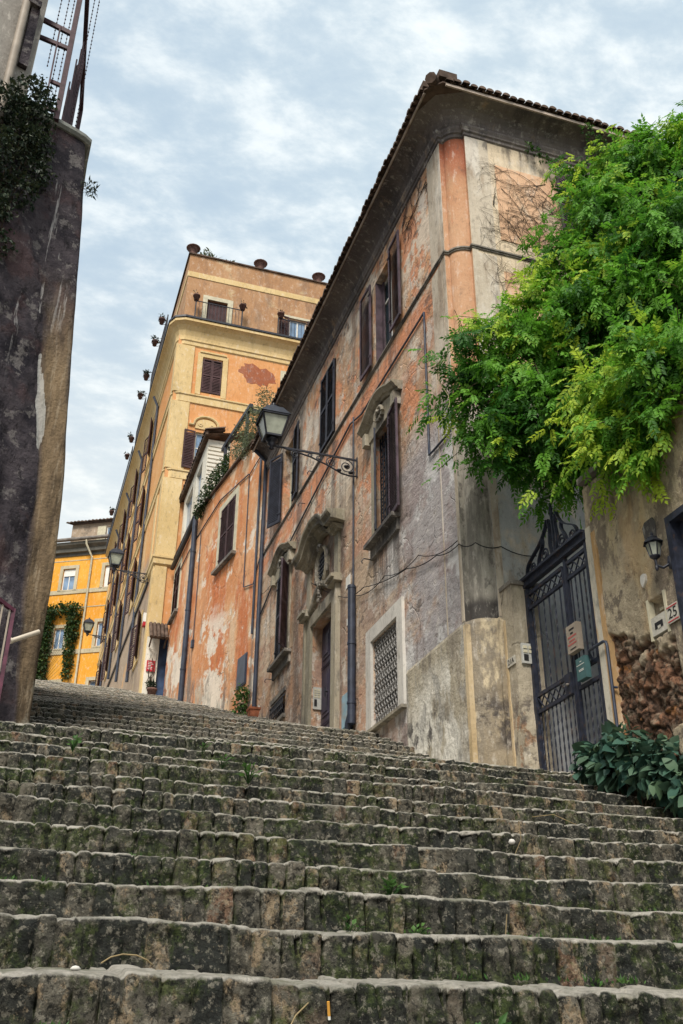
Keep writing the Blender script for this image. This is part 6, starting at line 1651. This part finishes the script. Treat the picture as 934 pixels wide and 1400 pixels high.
BLOBS = [
    (8.23, 9.60, 12.11, 0.80, 0.40),
    (8.73, 9.30, 12.63, 0.55, 0.35),
    (7.50, 9.60, 11.18, 0.75, 0.55),
    (7.71, 8.90, 10.17, 0.80, 0.20),
    (6.96, 9.90, 10.54, 0.55, 0.60),
    (6.35, 10.00, 9.54, 0.50, 0.70),
    (5.86, 10.25, 9.20, 0.36, 0.65),
    (5.30, 10.35, 8.83, 0.30, 0.30),
    (5.07, 10.40, 8.27, 0.24, 0.35),
    (5.36, 10.35, 7.99, 0.34, 0.25),
    (5.96, 10.00, 8.45, 0.50, 0.50),
    (6.65, 9.50, 8.90, 0.70, 0.40),
    (7.15, 8.90, 8.57, 0.75, 0.45),
    (5.21, 10.45, 7.48, 0.24, 0.35),
    (5.64, 10.20, 7.41, 0.38, 0.30),
    (6.01, 10.00, 7.25, 0.42, 0.35),
    (6.09, 10.20, 6.92, 0.26, 0.35),
    (5.67, 10.35, 6.93, 0.18, 0.40),
    (6.50, 9.90, 7.12, 0.36, 0.30),
    (6.41, 9.40, 7.43, 0.55, 0.35),
    (6.39, 8.60, 6.96, 0.42, 0.95),
    (6.50, 8.20, 6.99, 0.42, 0.90),
    (6.04, 8.40, 6.40, 0.32, 1.00),
    (6.21, 8.20, 6.11, 0.30, 0.85),
    (6.49, 8.10, 6.46, 0.30, 0.70),
    (6.69, 7.90, 6.94, 0.40, 0.75),
    (5.99, 8.30, 5.83, 0.14, 0.95),
    (6.33, 8.00, 5.59, 0.10, 0.90),
    (6.62, 10.20, 6.74, 0.18, 0.30),
    (6.15, 10.40, 6.47, 0.12, 0.50),
    (8.04, 9.90, 12.76, 0.45, 0.50),
    (7.71, 10.10, 12.43, 0.50, 0.50),
    (7.36, 8.40, 8.49, 0.60, 0.40),
    (6.25, 9.80, 7.89, 0.50, 0.30),
    (6.04, 7.90, 6.24, 0.36, 0.60),
    (6.30, 7.60, 6.44, 0.40, 0.50),
    (6.37, 7.40, 6.82, 0.45, 0.50),
    (6.23, 7.90, 5.94, 0.22, 0.80),
    (6.20, 8.60, 6.35, 0.30, 0.70),
    (6.38, 9.20, 6.85, 0.26, 0.40),
    (7.45, 8.30, 9.70, 0.60, 0.30),
    (7.22, 9.30, 9.69, 0.60, 0.60),

]
build_wisteria()

def foliage_thing(name, label, cat, blobs, n, L, W, mat, seed, stems=True, droop=.3, group=None, loc=None, shell=.5, flat=1.0, part_name='foliage', root_at=None):
    rng = np.random.default_rng(seed); b = np.array(blobs, float)
    loc = loc or (float(b[:, 0].mean()), float(b[:, 1].mean()), float((b[:, 2] - b[:, 3]).min()))
    root = thing(name, label, cat, loc, 0, group)
    V, Q, A = clump(b[:, :3], b[:, 3], n, L, W, rng, droop, shell, flat, L > .1 and n < 2000)
    partnp(part_name, V, Q, [mat], root, attrs={'tint': A}, smooth=L > .1 and n < 2000)
    if stems:
        mb = MB(); s = Vector(root_at or loc)
        for c in b:
            e = Vector(c[:3]); pts = [s.lerp(e, t) + Vector((rng.normal() * .02, rng.normal() * .02, 0)) for t in (0, .35, .7, 1)]
            mb.tube(pts, max(.004, .012 * c[3] / .3), 5, 0, False, .003)
        part('stem', mb, M['stem'], root)
    return root

# big-leaved shrub at the foot of the garden wall
bl = [(5.88, 9.28, 2.81, 0.17), (5.88, 8.94, 2.86, 0.17), (5.88, 8.58, 2.80, 0.17), (5.88, 8.25, 2.64, 0.18), (5.88, 8.00, 2.46, 0.18), (5.88, 8.85, 2.64, 0.20), (5.88, 8.44, 2.51, 0.20), (5.88, 8.11, 2.32, 0.17), (5.88, 7.87, 2.29, 0.17), (5.88, 9.17, 2.66, 0.14), (5.88, 9.47, 2.77, 0.13), (5.88, 7.79, 2.14, 0.16)]
bl = [(x, y, z - .07, r * .95) for x, y, z, r in bl]
foliage_thing('ivy_bush', 'bushy dark glossy ivy at the foot of the tan wall beside the gate', 'bush', bl, 900, .135, .10, M['leaf_bush'], 31, True, .45, None, None, .55)
mb = MB()

# creepers and shrubs
def on_q(u, z, w=.25): p = FQ(u, z, w); return p
iv = []
for u, z in ((4.3, 24.5), (3.9, 24.35), (3.5, 24.3), (3.1, 24.4), (2.7, 24.45), (2.3, 24.4), (1.95, 24.3)): iv.append((*on_q(u, z), .42))
for z in np.arange(19.4, 24.2, .42): iv.append((*on_q(3.75 + .02 * (z - 20), z), .40 + .02 * (z - 20)))
for z in np.arange(20.0, 24.2, .42): iv.append((*on_q(2.05 - .0 * z, z), .28 + .045 * (z - 20)))
for z in np.arange(19.3, 24.2, .42): iv.append((*on_q(4.35, z), .45))
foliage_thing('wall_creeper', 'dark green creeper framing a window of the ochre house', 'climbing plant', iv, 6500, .15, .13, M['leaf_ivy'], 41, True, .5, None, None, .5, root_at=on_q(4.2, 18.8))
sb = [(*FO(u, z, w), r) for u, z, w, r in ((.9, 16.7, .0, .42), (1.25, 17.1, -.1, .40), (.75, 17.3, -.2, .35), (1.7, 16.6, .0, .42), (2.1, 17.0, -.1, .40), (2.3, 16.5, .0, .38), (1.3, 16.2, .12, .30), (1.9, 16.15, .12, .28), (1.55, 15.85, .14, .22), (2.8, 16.6, -.1, .35), (3.3, 16.5, -.35, .35), (1.0, 17.7, -.2, .26))]
foliage_thing('terrace_shrub', 'silvery green shrub overflowing the orange house terrace behind the big lantern', 'shrub', sb, 3600, .075, .030, M['leaf_grey'], 42, True, .2, None, None, .35, root_at=FO(1.5, 15.98, -.1))
sb = [(*FO(u, z, w), r) for u, z, w, r in ((3.7, 16.5, -.1, .38), (4.2, 16.4, -.1, .36), (4.6, 16.35, 0, .34), (3.9, 16.9, -.3, .3), (5.0, 16.25, .05, .28), (5.35, 16.1, .10, .24), (5.65, 15.95, .14, .20), (5.75, 15.7, .16, .17), (4.3, 17.0, -.6, .35))]
foliage_thing('terrace_vine', 'darker green vine trailing over the coping of the orange house terrace', 'climbing plant', sb, 2400, .09, .06, M['leaf_ivy'], 43, True, .5, None, None, .4, root_at=FO(4.3, 15.98, -.1))
sb = [(*FO(u, z, .16), r) for u, z, r in ((.55, 7.75, .22), (.65, 8.05, .18), (.45, 8.0, .16), (.58, 7.5, .22), (.7, 7.55, .18))]
foliage_thing('wall_plant', 'self-sown green plant at the foot of the orange wall below the metal hatch', 'plant', sb, 420, .09, .055, M['leaf_weed'], 44, True, .3)
iv = [(-1.50, 10.35, 11.3, .30), (-1.28, 10.45, 11.75, .24), (-1.10, 10.55, 11.45, .26), (-1.02, 10.62, 11.0, .24), (-1.0, 10.65, 10.5, .26), (-1.25, 10.5, 10.9, .30), (-1.5, 10.3, 10.4, .34), (-1.15, 10.55, 10.0, .26), (-1.4, 10.4, 9.5, .30), (-1.25, 10.5, 9.0, .22), (-1.42, 10.4, 8.4, .22), (-1.15, 10.55, 12.05, .15), (-1.02, 10.64, 11.95, .12)]
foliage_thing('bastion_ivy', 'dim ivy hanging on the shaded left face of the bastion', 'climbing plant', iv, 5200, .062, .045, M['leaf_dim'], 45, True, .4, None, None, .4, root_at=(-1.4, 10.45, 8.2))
foliage_thing('wall_fern', 'tiny fern rooted in the right edge of the bastion against the sky', 'plant', [(-.25, 11.0, 10.85, .07), (-.20, 11.0, 10.75, .06), (-.30, 11.0, 10.78, .06)], 60, .09, .02, M['leaf_dim'], 46, True, .1, root_at=(-.36, 11.05, 10.8))
# trailing shoots from the vine climbing on the eaves
rng_ = random.Random(9)
sb = [(8.1 + .12 * k, 10.70, 14.75 - .1 * (k % 2) - .12 * k, .10) for k in range(4)] + [(7.6 - .14 * k, 11.02, 13.9 + .09 * k, .07) for k in range(5)] + [(8.3, 10.8, 14.4, .16), (8.5, 10.8, 14.1, .18)]
foliage_thing('creeper', 'thin green creeper shoots climbing to the eaves of the return front', 'climbing plant', sb, 420, .07, .045, M['leaf_weed'], 47, True, .2, root_at=(8.3, 10.9, 13.6))

# ------------------------------------------------------------------ pots
def pot_mesh(r, h, fancy=False):
    mb = MB()
    if fancy: prof = [(0, 0), (r * .55, 0), (r * .62, h * .10), (r * .48, h * .22), (r * .62, h * .45), (r * .88, h * .72), (r * .95, h * .80), (r * 1.22, h * .86), (r * 1.28, h * .94), (r * 1.1, h), (r * .9, h * .97), (r * .85, h * .85), (0, h * .82)]
    else: prof = [(0, 0), (r * .66, 0), (r * .92, h * .78), (r * 1.05, h * .79), (r * 1.08, h), (r * .94, h), (r * .90, h * .88), (0, h * .86)]
    mb.lathe((0, 0, 0), prof, 14); return mb
def potted(name, label, loc, r, h, n, fr, L, W, mat, seed, group, potm, fancy=False):
    root = thing(name, label, 'plant pot', loc, 0, group)
    part('pot', pot_mesh(r, h, fancy), potm, root, local=True)
    if n:
        rng = np.random.default_rng(seed); c = [(rng.normal() * r * .5, rng.normal() * r * .5, h + fr * (.4 + .5 * rng.random()), fr * .6) for _ in range(5)]
        V, Q, A = clump([k[:3] for k in c], [k[3] for k in c], n, L, W, rng, .25, .2)
        me = mesh_np('foliage', V, Q, {'tint': A}, False, [mat]); link('foliage', me, root)
        mb = MB(); mb.tube([(0, 0, h * .8), (0.02, .01, h + fr * .7)], .012, 5); part('stem', mb, M['stem'], root, local=True)
    return root
G1 = 'potted plants hung outside the terrace railing'
spots = [((3.12, 35.2, 27.75), 'hung pot nearest the front corner of the yellow block terrace'), ((3.12, 37.5, 28.25), 'second hung pot from the front corner of the yellow block, with a thin trailing plant'),
         ((3.12, 40.0, 28.05), 'third hung pot along the yellow block railing, fuller and curling leftwards'), ((3.12, 42.2, 28.40), 'fourth hung pot from the front corner of the yellow block'),
         ((3.12, 44.6, 27.3), 'third hung pot from the far end of the yellow block railing'), ((3.12, 46.2, 27.2), 'small bare-looking hung pot, second from the far end of the yellow block'), ((3.12, 53.2, 27.4), 'hung pot at the far end of the yellow block above the ochre roof')]
for k, (p, l) in enumerate(spots):
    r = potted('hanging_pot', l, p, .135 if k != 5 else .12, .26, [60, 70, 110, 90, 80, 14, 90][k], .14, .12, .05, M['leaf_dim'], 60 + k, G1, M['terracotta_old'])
    mb = MB(); mb.tube([(.0, .17, .15), (.12, .15, .1), (.23, .0, .05)], .012, 5); ring = [(.15 * math.cos(t), .15 * math.sin(t), .17) for t in [2 * PI * i / 14 for i in range(15)]]; mb.tube(ring, .01, 5); part('holder', mb, M['metal'], r, local=True)
for k, (x, l) in enumerate(((4.04, 'terracotta urn on the front left corner of the yellow block parapet'), (7.12, 'middle terracotta urn on the yellow block parapet'), (9.88, 'right-hand terracotta urn on the parapet nearest the dark eaves'))):
    potted('urn', l, (x, 34.12, 31.02), .25, .42, 0, 0, 0, 0, None, 0, 'urns along the parapet', M['terracotta_old'], True)
for x, l in ((4.32, 'terracotta pot on the left post of the attic balcony rail'), (6.34, 'terracotta pot on the right post of the attic balcony rail'), (8.05, 'terracotta pot on the rail before the blue attic window')):
    potted('balcony_pot', l, (x, 33.62, 28.12), .15, .26, 40, .10, .10, .04, M['leaf_dim'], int(x * 10), 'pots on the attic balcony rails', M['terracotta_old'])
for x, y, s, n, l in ((4.75, 34.5, .42, 420, 'bushy green shrub on the roof terrace beside the corner urn'), (5.75, 34.6, .28, 160, 'sparser shrub on the roof terrace between the first two urns')):
    foliage_thing('roof_shrub', l, 'shrub', [(x, y, 31.2, s), (x + .3, y, 31.15, s * .7), (x - .25, y, 31.05, s * .6)], n, .20, .06, M['leaf_grey'], int(x * 7), True, .0, 'shrubs on the roof terrace', root_at=(x, y, 30.5))
rt = potted('plant_pot', 'orange terracotta trough on the stairs against the pinkish house by the cellar window', (5.18, 22.9, 6.95), .01, .01, 0, 0, 0, 0, None, 0, None, M['terracotta'])
for c in list(rt.children): bpy.data.objects.remove(c)
mb = MB(); Vv = []
for z, a, b in ((0, .10, .12), (.17, .125, .15), (.17, .14, .165), (.22, .145, .17)): Vv += [(5.25 - a, 22.9 - b, 6.97 + z), (5.25 + a, 22.9 - b, 6.97 + z), (5.25 + a, 22.9 + b, 6.97 + z), (5.25 - a, 22.9 + b, 6.97 + z)]
mb.add(Vv, [(4 * i + j, 4 * i + (j + 1) % 4, 4 * i + 4 + (j + 1) % 4, 4 * i + 4 + j) for i in range(3) for j in range(4)] + [(3, 2, 1, 0)])
part('pot', mb, M['terracotta'], rt)
mb = MB(); mb.box(5.13, 5.37, 22.76, 23.04, 7.12, 7.15); part('soil', mb, M['soil'], rt)
potted('plant_pot', 'dark red flower pot with straggly plant by the whitewashed wall and blue door', (4.08, 33.5, 10.55), .17, .30, 120, .22, .10, .06, M['leaf_dim'], 91, None, M['terracotta_old'])
mb = MB(); rr = random.Random(12)
for j in range(7):
    p = Vector((4.0 + rr.uniform(-.05, .12), 33.90, 10.7)); pts = [p]
    for q in range(14): p = p + Vector((rr.uniform(-.05, .05), 0, rr.uniform(.05, .16))); p.x = min(4.2, max(3.84, p.x)); pts.append(p.copy())
    mb.tube(pts, .016, 4, 0, False, .006)
solo('climbing_stem', mb, M['twig'], 'bare climbing stems on the whitewashed wall around the red sign', 'climbing plant')

# ------------------------------------------------------------------ weeds and litter on the stairs
W_ = [((1.71, 7.52, 1.80), 1.5, 'leafy weed with broad bright leaves, largest in the middle of the stairs'), ((1.62, 8.10, 2.04), 1.0, 'flat spreading weed just uphill of the large leafy weed'), ((1.56, 8.75, 2.32), .9, 'small upright weed highest in the middle of the stairs'),
      ((.42, 8.20, 2.10), 1.2, 'rounded green weed on the left side of the stairs'), ((1.64, 3.50, -.02), 1.5, 'fresh green weed growing from the lowest visible riser'), ((2.05, 5.42, .74), 1.1, 'low weed at a step foot in the centre right of the stairs'),
      ((1.95, 4.85, .48), .8, 'right one of two grass tufts at the foot of the fourth riser'), ((1.62, 4.85, .48), .8, 'left one of two grass tufts at the foot of the fourth riser'), ((2.6, 4.32, .22), .7, 'tiny weed low down at the far right riser foot'), ((2.4, 7.95, 1.75), .7, 'small weed between stones right of the leafy weed'), ((.25, 5.0, .55), .7, 'tiny weed in the mossy riser on the far left')]
for k, (p, s, l) in enumerate(W_):
    rng = np.random.default_rng(300 + k); y = p[1]
    root = thing('weed', l, 'weed', p, 0, 'weeds growing on the stairs')
    s *= .72; m = 20 if s > .7 else 12; a = rng.random(m) * 2 * PI; el = .2 + .9 * rng.random(m)
    D = np.stack([np.cos(a) * np.cos(el), np.sin(a) * np.cos(el) - .35, np.sin(el)], 1)
    base = D * .04 * s * (.5 + 2 * rng.random(m))[:, None] + np.array([0, -.02, .01])
    V, Q = leaf_quads(base, D, np.array([0, -.3, 1]) + rng.normal(size=(m, 3)) * .3, s * (.04 + .035 * rng.random(m)), s * (.022 + .022 * rng.random(m)), .12)
    A = np.repeat(np.stack([.4 + .6 * rng.random(m), rng.random(m) * .3, rng.random(m)], 1), 5, 0)
    link('leaves', mesh_np('leaves', V, Q, {'tint': A}, False, [M['leaf_weed']]), root)
    mb = MB()
    for b in base: mb.tube([(0, 0, -.03), tuple(b)], .003 * s, 4, 0, False)
    part('stem', mb, M['leaf_weed'], root, local=True)
# moss and grass along the feet of the risers
def step_grass():
    rng = np.random.default_rng(77); P = []
    for i in range(-1, 12):
        y = 3.85 + .53 * i; z = .42 * y - 1.39 - .178
        for _ in range(26):
            c = rng.uniform(-2.5, 6.2); s = rng.uniform(.02, .10); k = rng.integers(4, 22)
            if vn(np.array(c * .9), np.array(i * 1.7), 91) < -.02: continue
            x = c + rng.normal(size=k) * s; P.append(np.stack([x, y - .018 - rng.random(k) * .05, np.full(k, z + .0) - .004], 1))
    P = np.concatenate(P); n = len(P)
    D = np.stack([rng.normal(size=n) * .45, -.35 + rng.normal(size=n) * .35, .4 + rng.random(n)], 1)
    V, Q = leaf_quads(P, D, np.array([0, -1, .3]) + rng.normal(size=(n, 3)) * .4, .014 + .030 * rng.random(n), .005 + .010 * rng.random(n), .1)
    A = np.repeat(np.stack([.2 + .6 * rng.random(n), rng.random(n), rng.random(n)], 1), 5, 0)
    o = partnp('grass', V, Q, [M['leaf_weed']], origin=(2, 6, 1), attrs={'tint': A}, smooth=False)
    tag(o, 'tiny grass and moss tufts growing along the feet of the stair risers', 'grass', kind='stuff')
step_grass()
mb = MB(); mb.tube([(1.168, 3.705, .145), (1.175, 3.715, .10)], .0055, 8); mb.tube([(1.175, 3.715, .10), (1.177, 3.717, .088)], .0052, 8, 1)
solo('cigarette_butt', mb, [simple('filter_paper', (.55, .27, .05), .8, .2, .1, 9), M['white']], 'orange cigarette butt leaning on the lowest riser', 'cigarette butt')
mb = MB(); mb.lathe((3.13, 6.02, 1.17), [(0, 0), (.017, .004), (.024, .016), (.015, .03), (0, .034)], 8); solo('pebble', mb, M['marble'], 'white pebble lying on a step below the gate', 'pebble')
mb = MB(); mb.lathe((.32, 4.05, .24), [(0, 0), (.016, .002), (.021, .008), (.011, .016), (0, .018)], 7); solo('pebble', mb, M['marble'], 'pale pebble on the lowest left tread', 'pebble')
for k, (pts, l) in enumerate((([(.40, 3.96, .262), (.43, 3.95, .282), (.47, 3.94, .292), (.52, 3.94, .290), (.56, 3.95, .276), (.58, 3.96, .262)], 'arched dry twig on the lowest step at the left'), ([(.98, 3.66, .03), (1.02, 3.68, .055), (1.05, 3.70, .10), (1.10, 3.72, .14)], 'thin forked twig against the lowest riser left of the cigarette butt'),
                              ([(3.35, 6.45, 1.15), (3.40, 6.40, 1.28), (3.38, 6.38, 1.40)], 'upright straw stalk on a step below the gate'), ([(4.1, 7.6, 1.70), (4.3, 7.50, 1.72), (4.5, 7.42, 1.62)], 'pale dry stalk lying across the steps on the right'), ([(2.45, 4.86, .47), (2.46, 4.84, .60)], 'short straw standing at the foot of the fourth riser'))):
    mb = MB(); mb.tube(pts, .0028, 5); solo('twig', mb, simple('straw', (.26, .20, .11), .9, .1, .2, 20), l, 'twig', 'dry twigs on the stairs')

# ------------------------------------------------------------------ sky, sun, camera
def build_world():
    w = bpy.data.worlds.new('World'); scene.world = w; w.use_nodes = True
    nt = w.node_tree; nt.nodes.clear()
    def N(t, **k):
        n = nt.nodes.new(t)
        for a, b in k.items(): setattr(n, a, b)
        return n
    sky = N('ShaderNodeTexSky', sky_type='NISHITA'); sky.sun_disc = False
    sky.sun_elevation = SUN_EL; sky.sun_rotation = SUN_ROT; sky.air_density = 1.0; sky.dust_density = 2.0
    bg1 = N('ShaderNodeBackground'); nt.links.new(sky.outputs[0], bg1.inputs[0]); bg1.inputs[1].default_value = SKY_STR
    tc = N('ShaderNodeTexCoord'); sp = N('ShaderNodeSeparateXYZ'); nt.links.new(tc.outputs['Generated'], sp.inputs[0])
    def math_(op, a, b):
        n = N('ShaderNodeMath', operation=op)
        for i, v in enumerate((a, b)):
            if isinstance(v, bpy.types.NodeSocket): nt.links.new(v, n.inputs[i])
            else: n.inputs[i].default_value = v
        return n.outputs[0]
    h = math_('MAXIMUM', math_('ADD', sp.outputs[2], .12), .05)
    cv = N('ShaderNodeCombineXYZ')
    nt.links.new(math_('DIVIDE', sp.outputs[0], h), cv.inputs[0]); nt.links.new(math_('DIVIDE', sp.outputs[1], h), cv.inputs[1])
    def noise(scale, loc, detail, rough, dist=0, st=(1, 1, 1)):
        mp = N('ShaderNodeMapping'); nt.links.new(cv.outputs[0], mp.inputs[0]); mp.inputs['Location'].default_value = loc; mp.inputs['Scale'].default_value = tuple(scale * s for s in st); mp.inputs['Rotation'].default_value = (0, 0, .6)
        n = N('ShaderNodeTexNoise'); nt.links.new(mp.outputs[0], n.inputs['Vector']); n.inputs['Scale'].default_value = 1; n.inputs['Detail'].default_value = detail; n.inputs['Roughness'].default_value = rough; n.inputs['Distortion'].default_value = dist
        return n.outputs[0]
    def ss(f, lo, hi):
        n = N('ShaderNodeMapRange', interpolation_type='SMOOTHSTEP'); nt.links.new(f, n.inputs[0]); n.inputs[1].default_value = lo; n.inputs[2].default_value = hi
        return n.outputs[0]
    big = noise(1.1, (2.3, 7.1, 0), 3, .5)
    puff = noise(9.5, (1.1, 3.9, 0), 8, .62, .1, (1, 1.5, 1))
    cover = math_('ADD', math_('MULTIPLY', big, .62), math_('MULTIPLY', puff, .66))
    f = ss(cover, .40, .84)
    cc = N('ShaderNodeMix', data_type='RGBA'); nt.links.new(ss(puff, .40, .66), cc.inputs['Factor']); cc.inputs[6].default_value = (.57, .66, .71, 1); cc.inputs[7].default_value = (.77, .82, .83, 1)
    bg2 = N('ShaderNodeBackground'); nt.links.new(cc.outputs[2], bg2.inputs[0]); bg2.inputs[1].default_value = CLOUD_STR
    veil = N('ShaderNodeBackground'); veil.inputs[0].default_value = (.45, .56, .645, 1); veil.inputs[1].default_value = CLOUD_STR
    m0 = N('ShaderNodeMixShader'); m0.inputs[0].default_value = .82; nt.links.new(bg1.outputs[0], m0.inputs[1]); nt.links.new(veil.outputs[0], m0.inputs[2])
    mx = N('ShaderNodeMixShader'); nt.links.new(f, mx.inputs[0]); nt.links.new(m0.outputs[0], mx.inputs[1]); nt.links.new(bg2.outputs[0], mx.inputs[2])
    low = N('ShaderNodeBackground'); low.inputs[0].default_value = (.78, .79, .755, 1); low.inputs[1].default_value = CLOUD_STR
    inv = N('ShaderNodeMapRange', interpolation_type='SMOOTHSTEP'); nt.links.new(sp.outputs[2], inv.inputs[0]); inv.inputs[1].default_value = .30; inv.inputs[2].default_value = .72; inv.inputs[3].default_value = .72; inv.inputs[4].default_value = 0
    mh = N('ShaderNodeMixShader'); nt.links.new(inv.outputs[0], mh.inputs[0]); nt.links.new(mx.outputs[0], mh.inputs[1]); nt.links.new(low.outputs[0], mh.inputs[2])
    out = N('ShaderNodeOutputWorld'); nt.links.new(mh.outputs[0], out.inputs[0])

SUN_DIR = Vector((-.45, -.76, 1.05)).normalized()
SUN_EL = math.asin(SUN_DIR.z); SUN_ROT = math.atan2(SUN_DIR.x, SUN_DIR.y)
SKY_STR = .10; CLOUD_STR = .56; EXPOSURE = 1.2
build_world()
sd = bpy.data.lights.new('sun', 'SUN'); sd.energy = 2.0; sd.angle = R(20); sd.color = (1, .93, .82)
so = bpy.data.objects.new('sun', sd); COL.objects.link(so)
so.rotation_euler = (-SUN_DIR).to_track_quat('-Z', 'Y').to_euler()

def build_camera():
    f = 1364.99; yaw, pitch, roll = R(17.988), R(28.2607), R(.4424)
    fw = Vector((math.sin(yaw) * math.cos(pitch), math.cos(yaw) * math.cos(pitch), math.sin(pitch)))
    r0 = Vector((math.cos(yaw), -math.sin(yaw), 0)); u0 = r0.cross(fw)
    r = r0 * math.cos(roll) + u0 * math.sin(roll); u = -r0 * math.sin(roll) + u0 * math.cos(roll)
    cd = bpy.data.cameras.new('camera'); co = bpy.data.objects.new('camera', cd); COL.objects.link(co)
    m = Matrix((r, u, -fw)).transposed().to_4x4(); co.matrix_world = m
    cd.sensor_fit = 'VERTICAL'; cd.sensor_height = 36; cd.sensor_width = 36; cd.lens = f / 1400 * 36
    cd.clip_start = .05; cd.clip_end = 2000
    scene.camera = co
build_camera()
scene.view_settings.view_transform = 'Standard'
scene.view_settings.look = 'None'
scene.view_settings.exposure = EXPOSURE
scene.view_settings.gamma = 1
scene.view_settings.use_curve_mapping = False
scene.cycles.max_bounces = 5
scene.cycles.diffuse_bounces = 3
scene.cycles.glossy_bounces = 2
scene.cycles.transmission_bounces = 3
scene.cycles.use_denoising = True
scene.cycles.use_adaptive_sampling = True
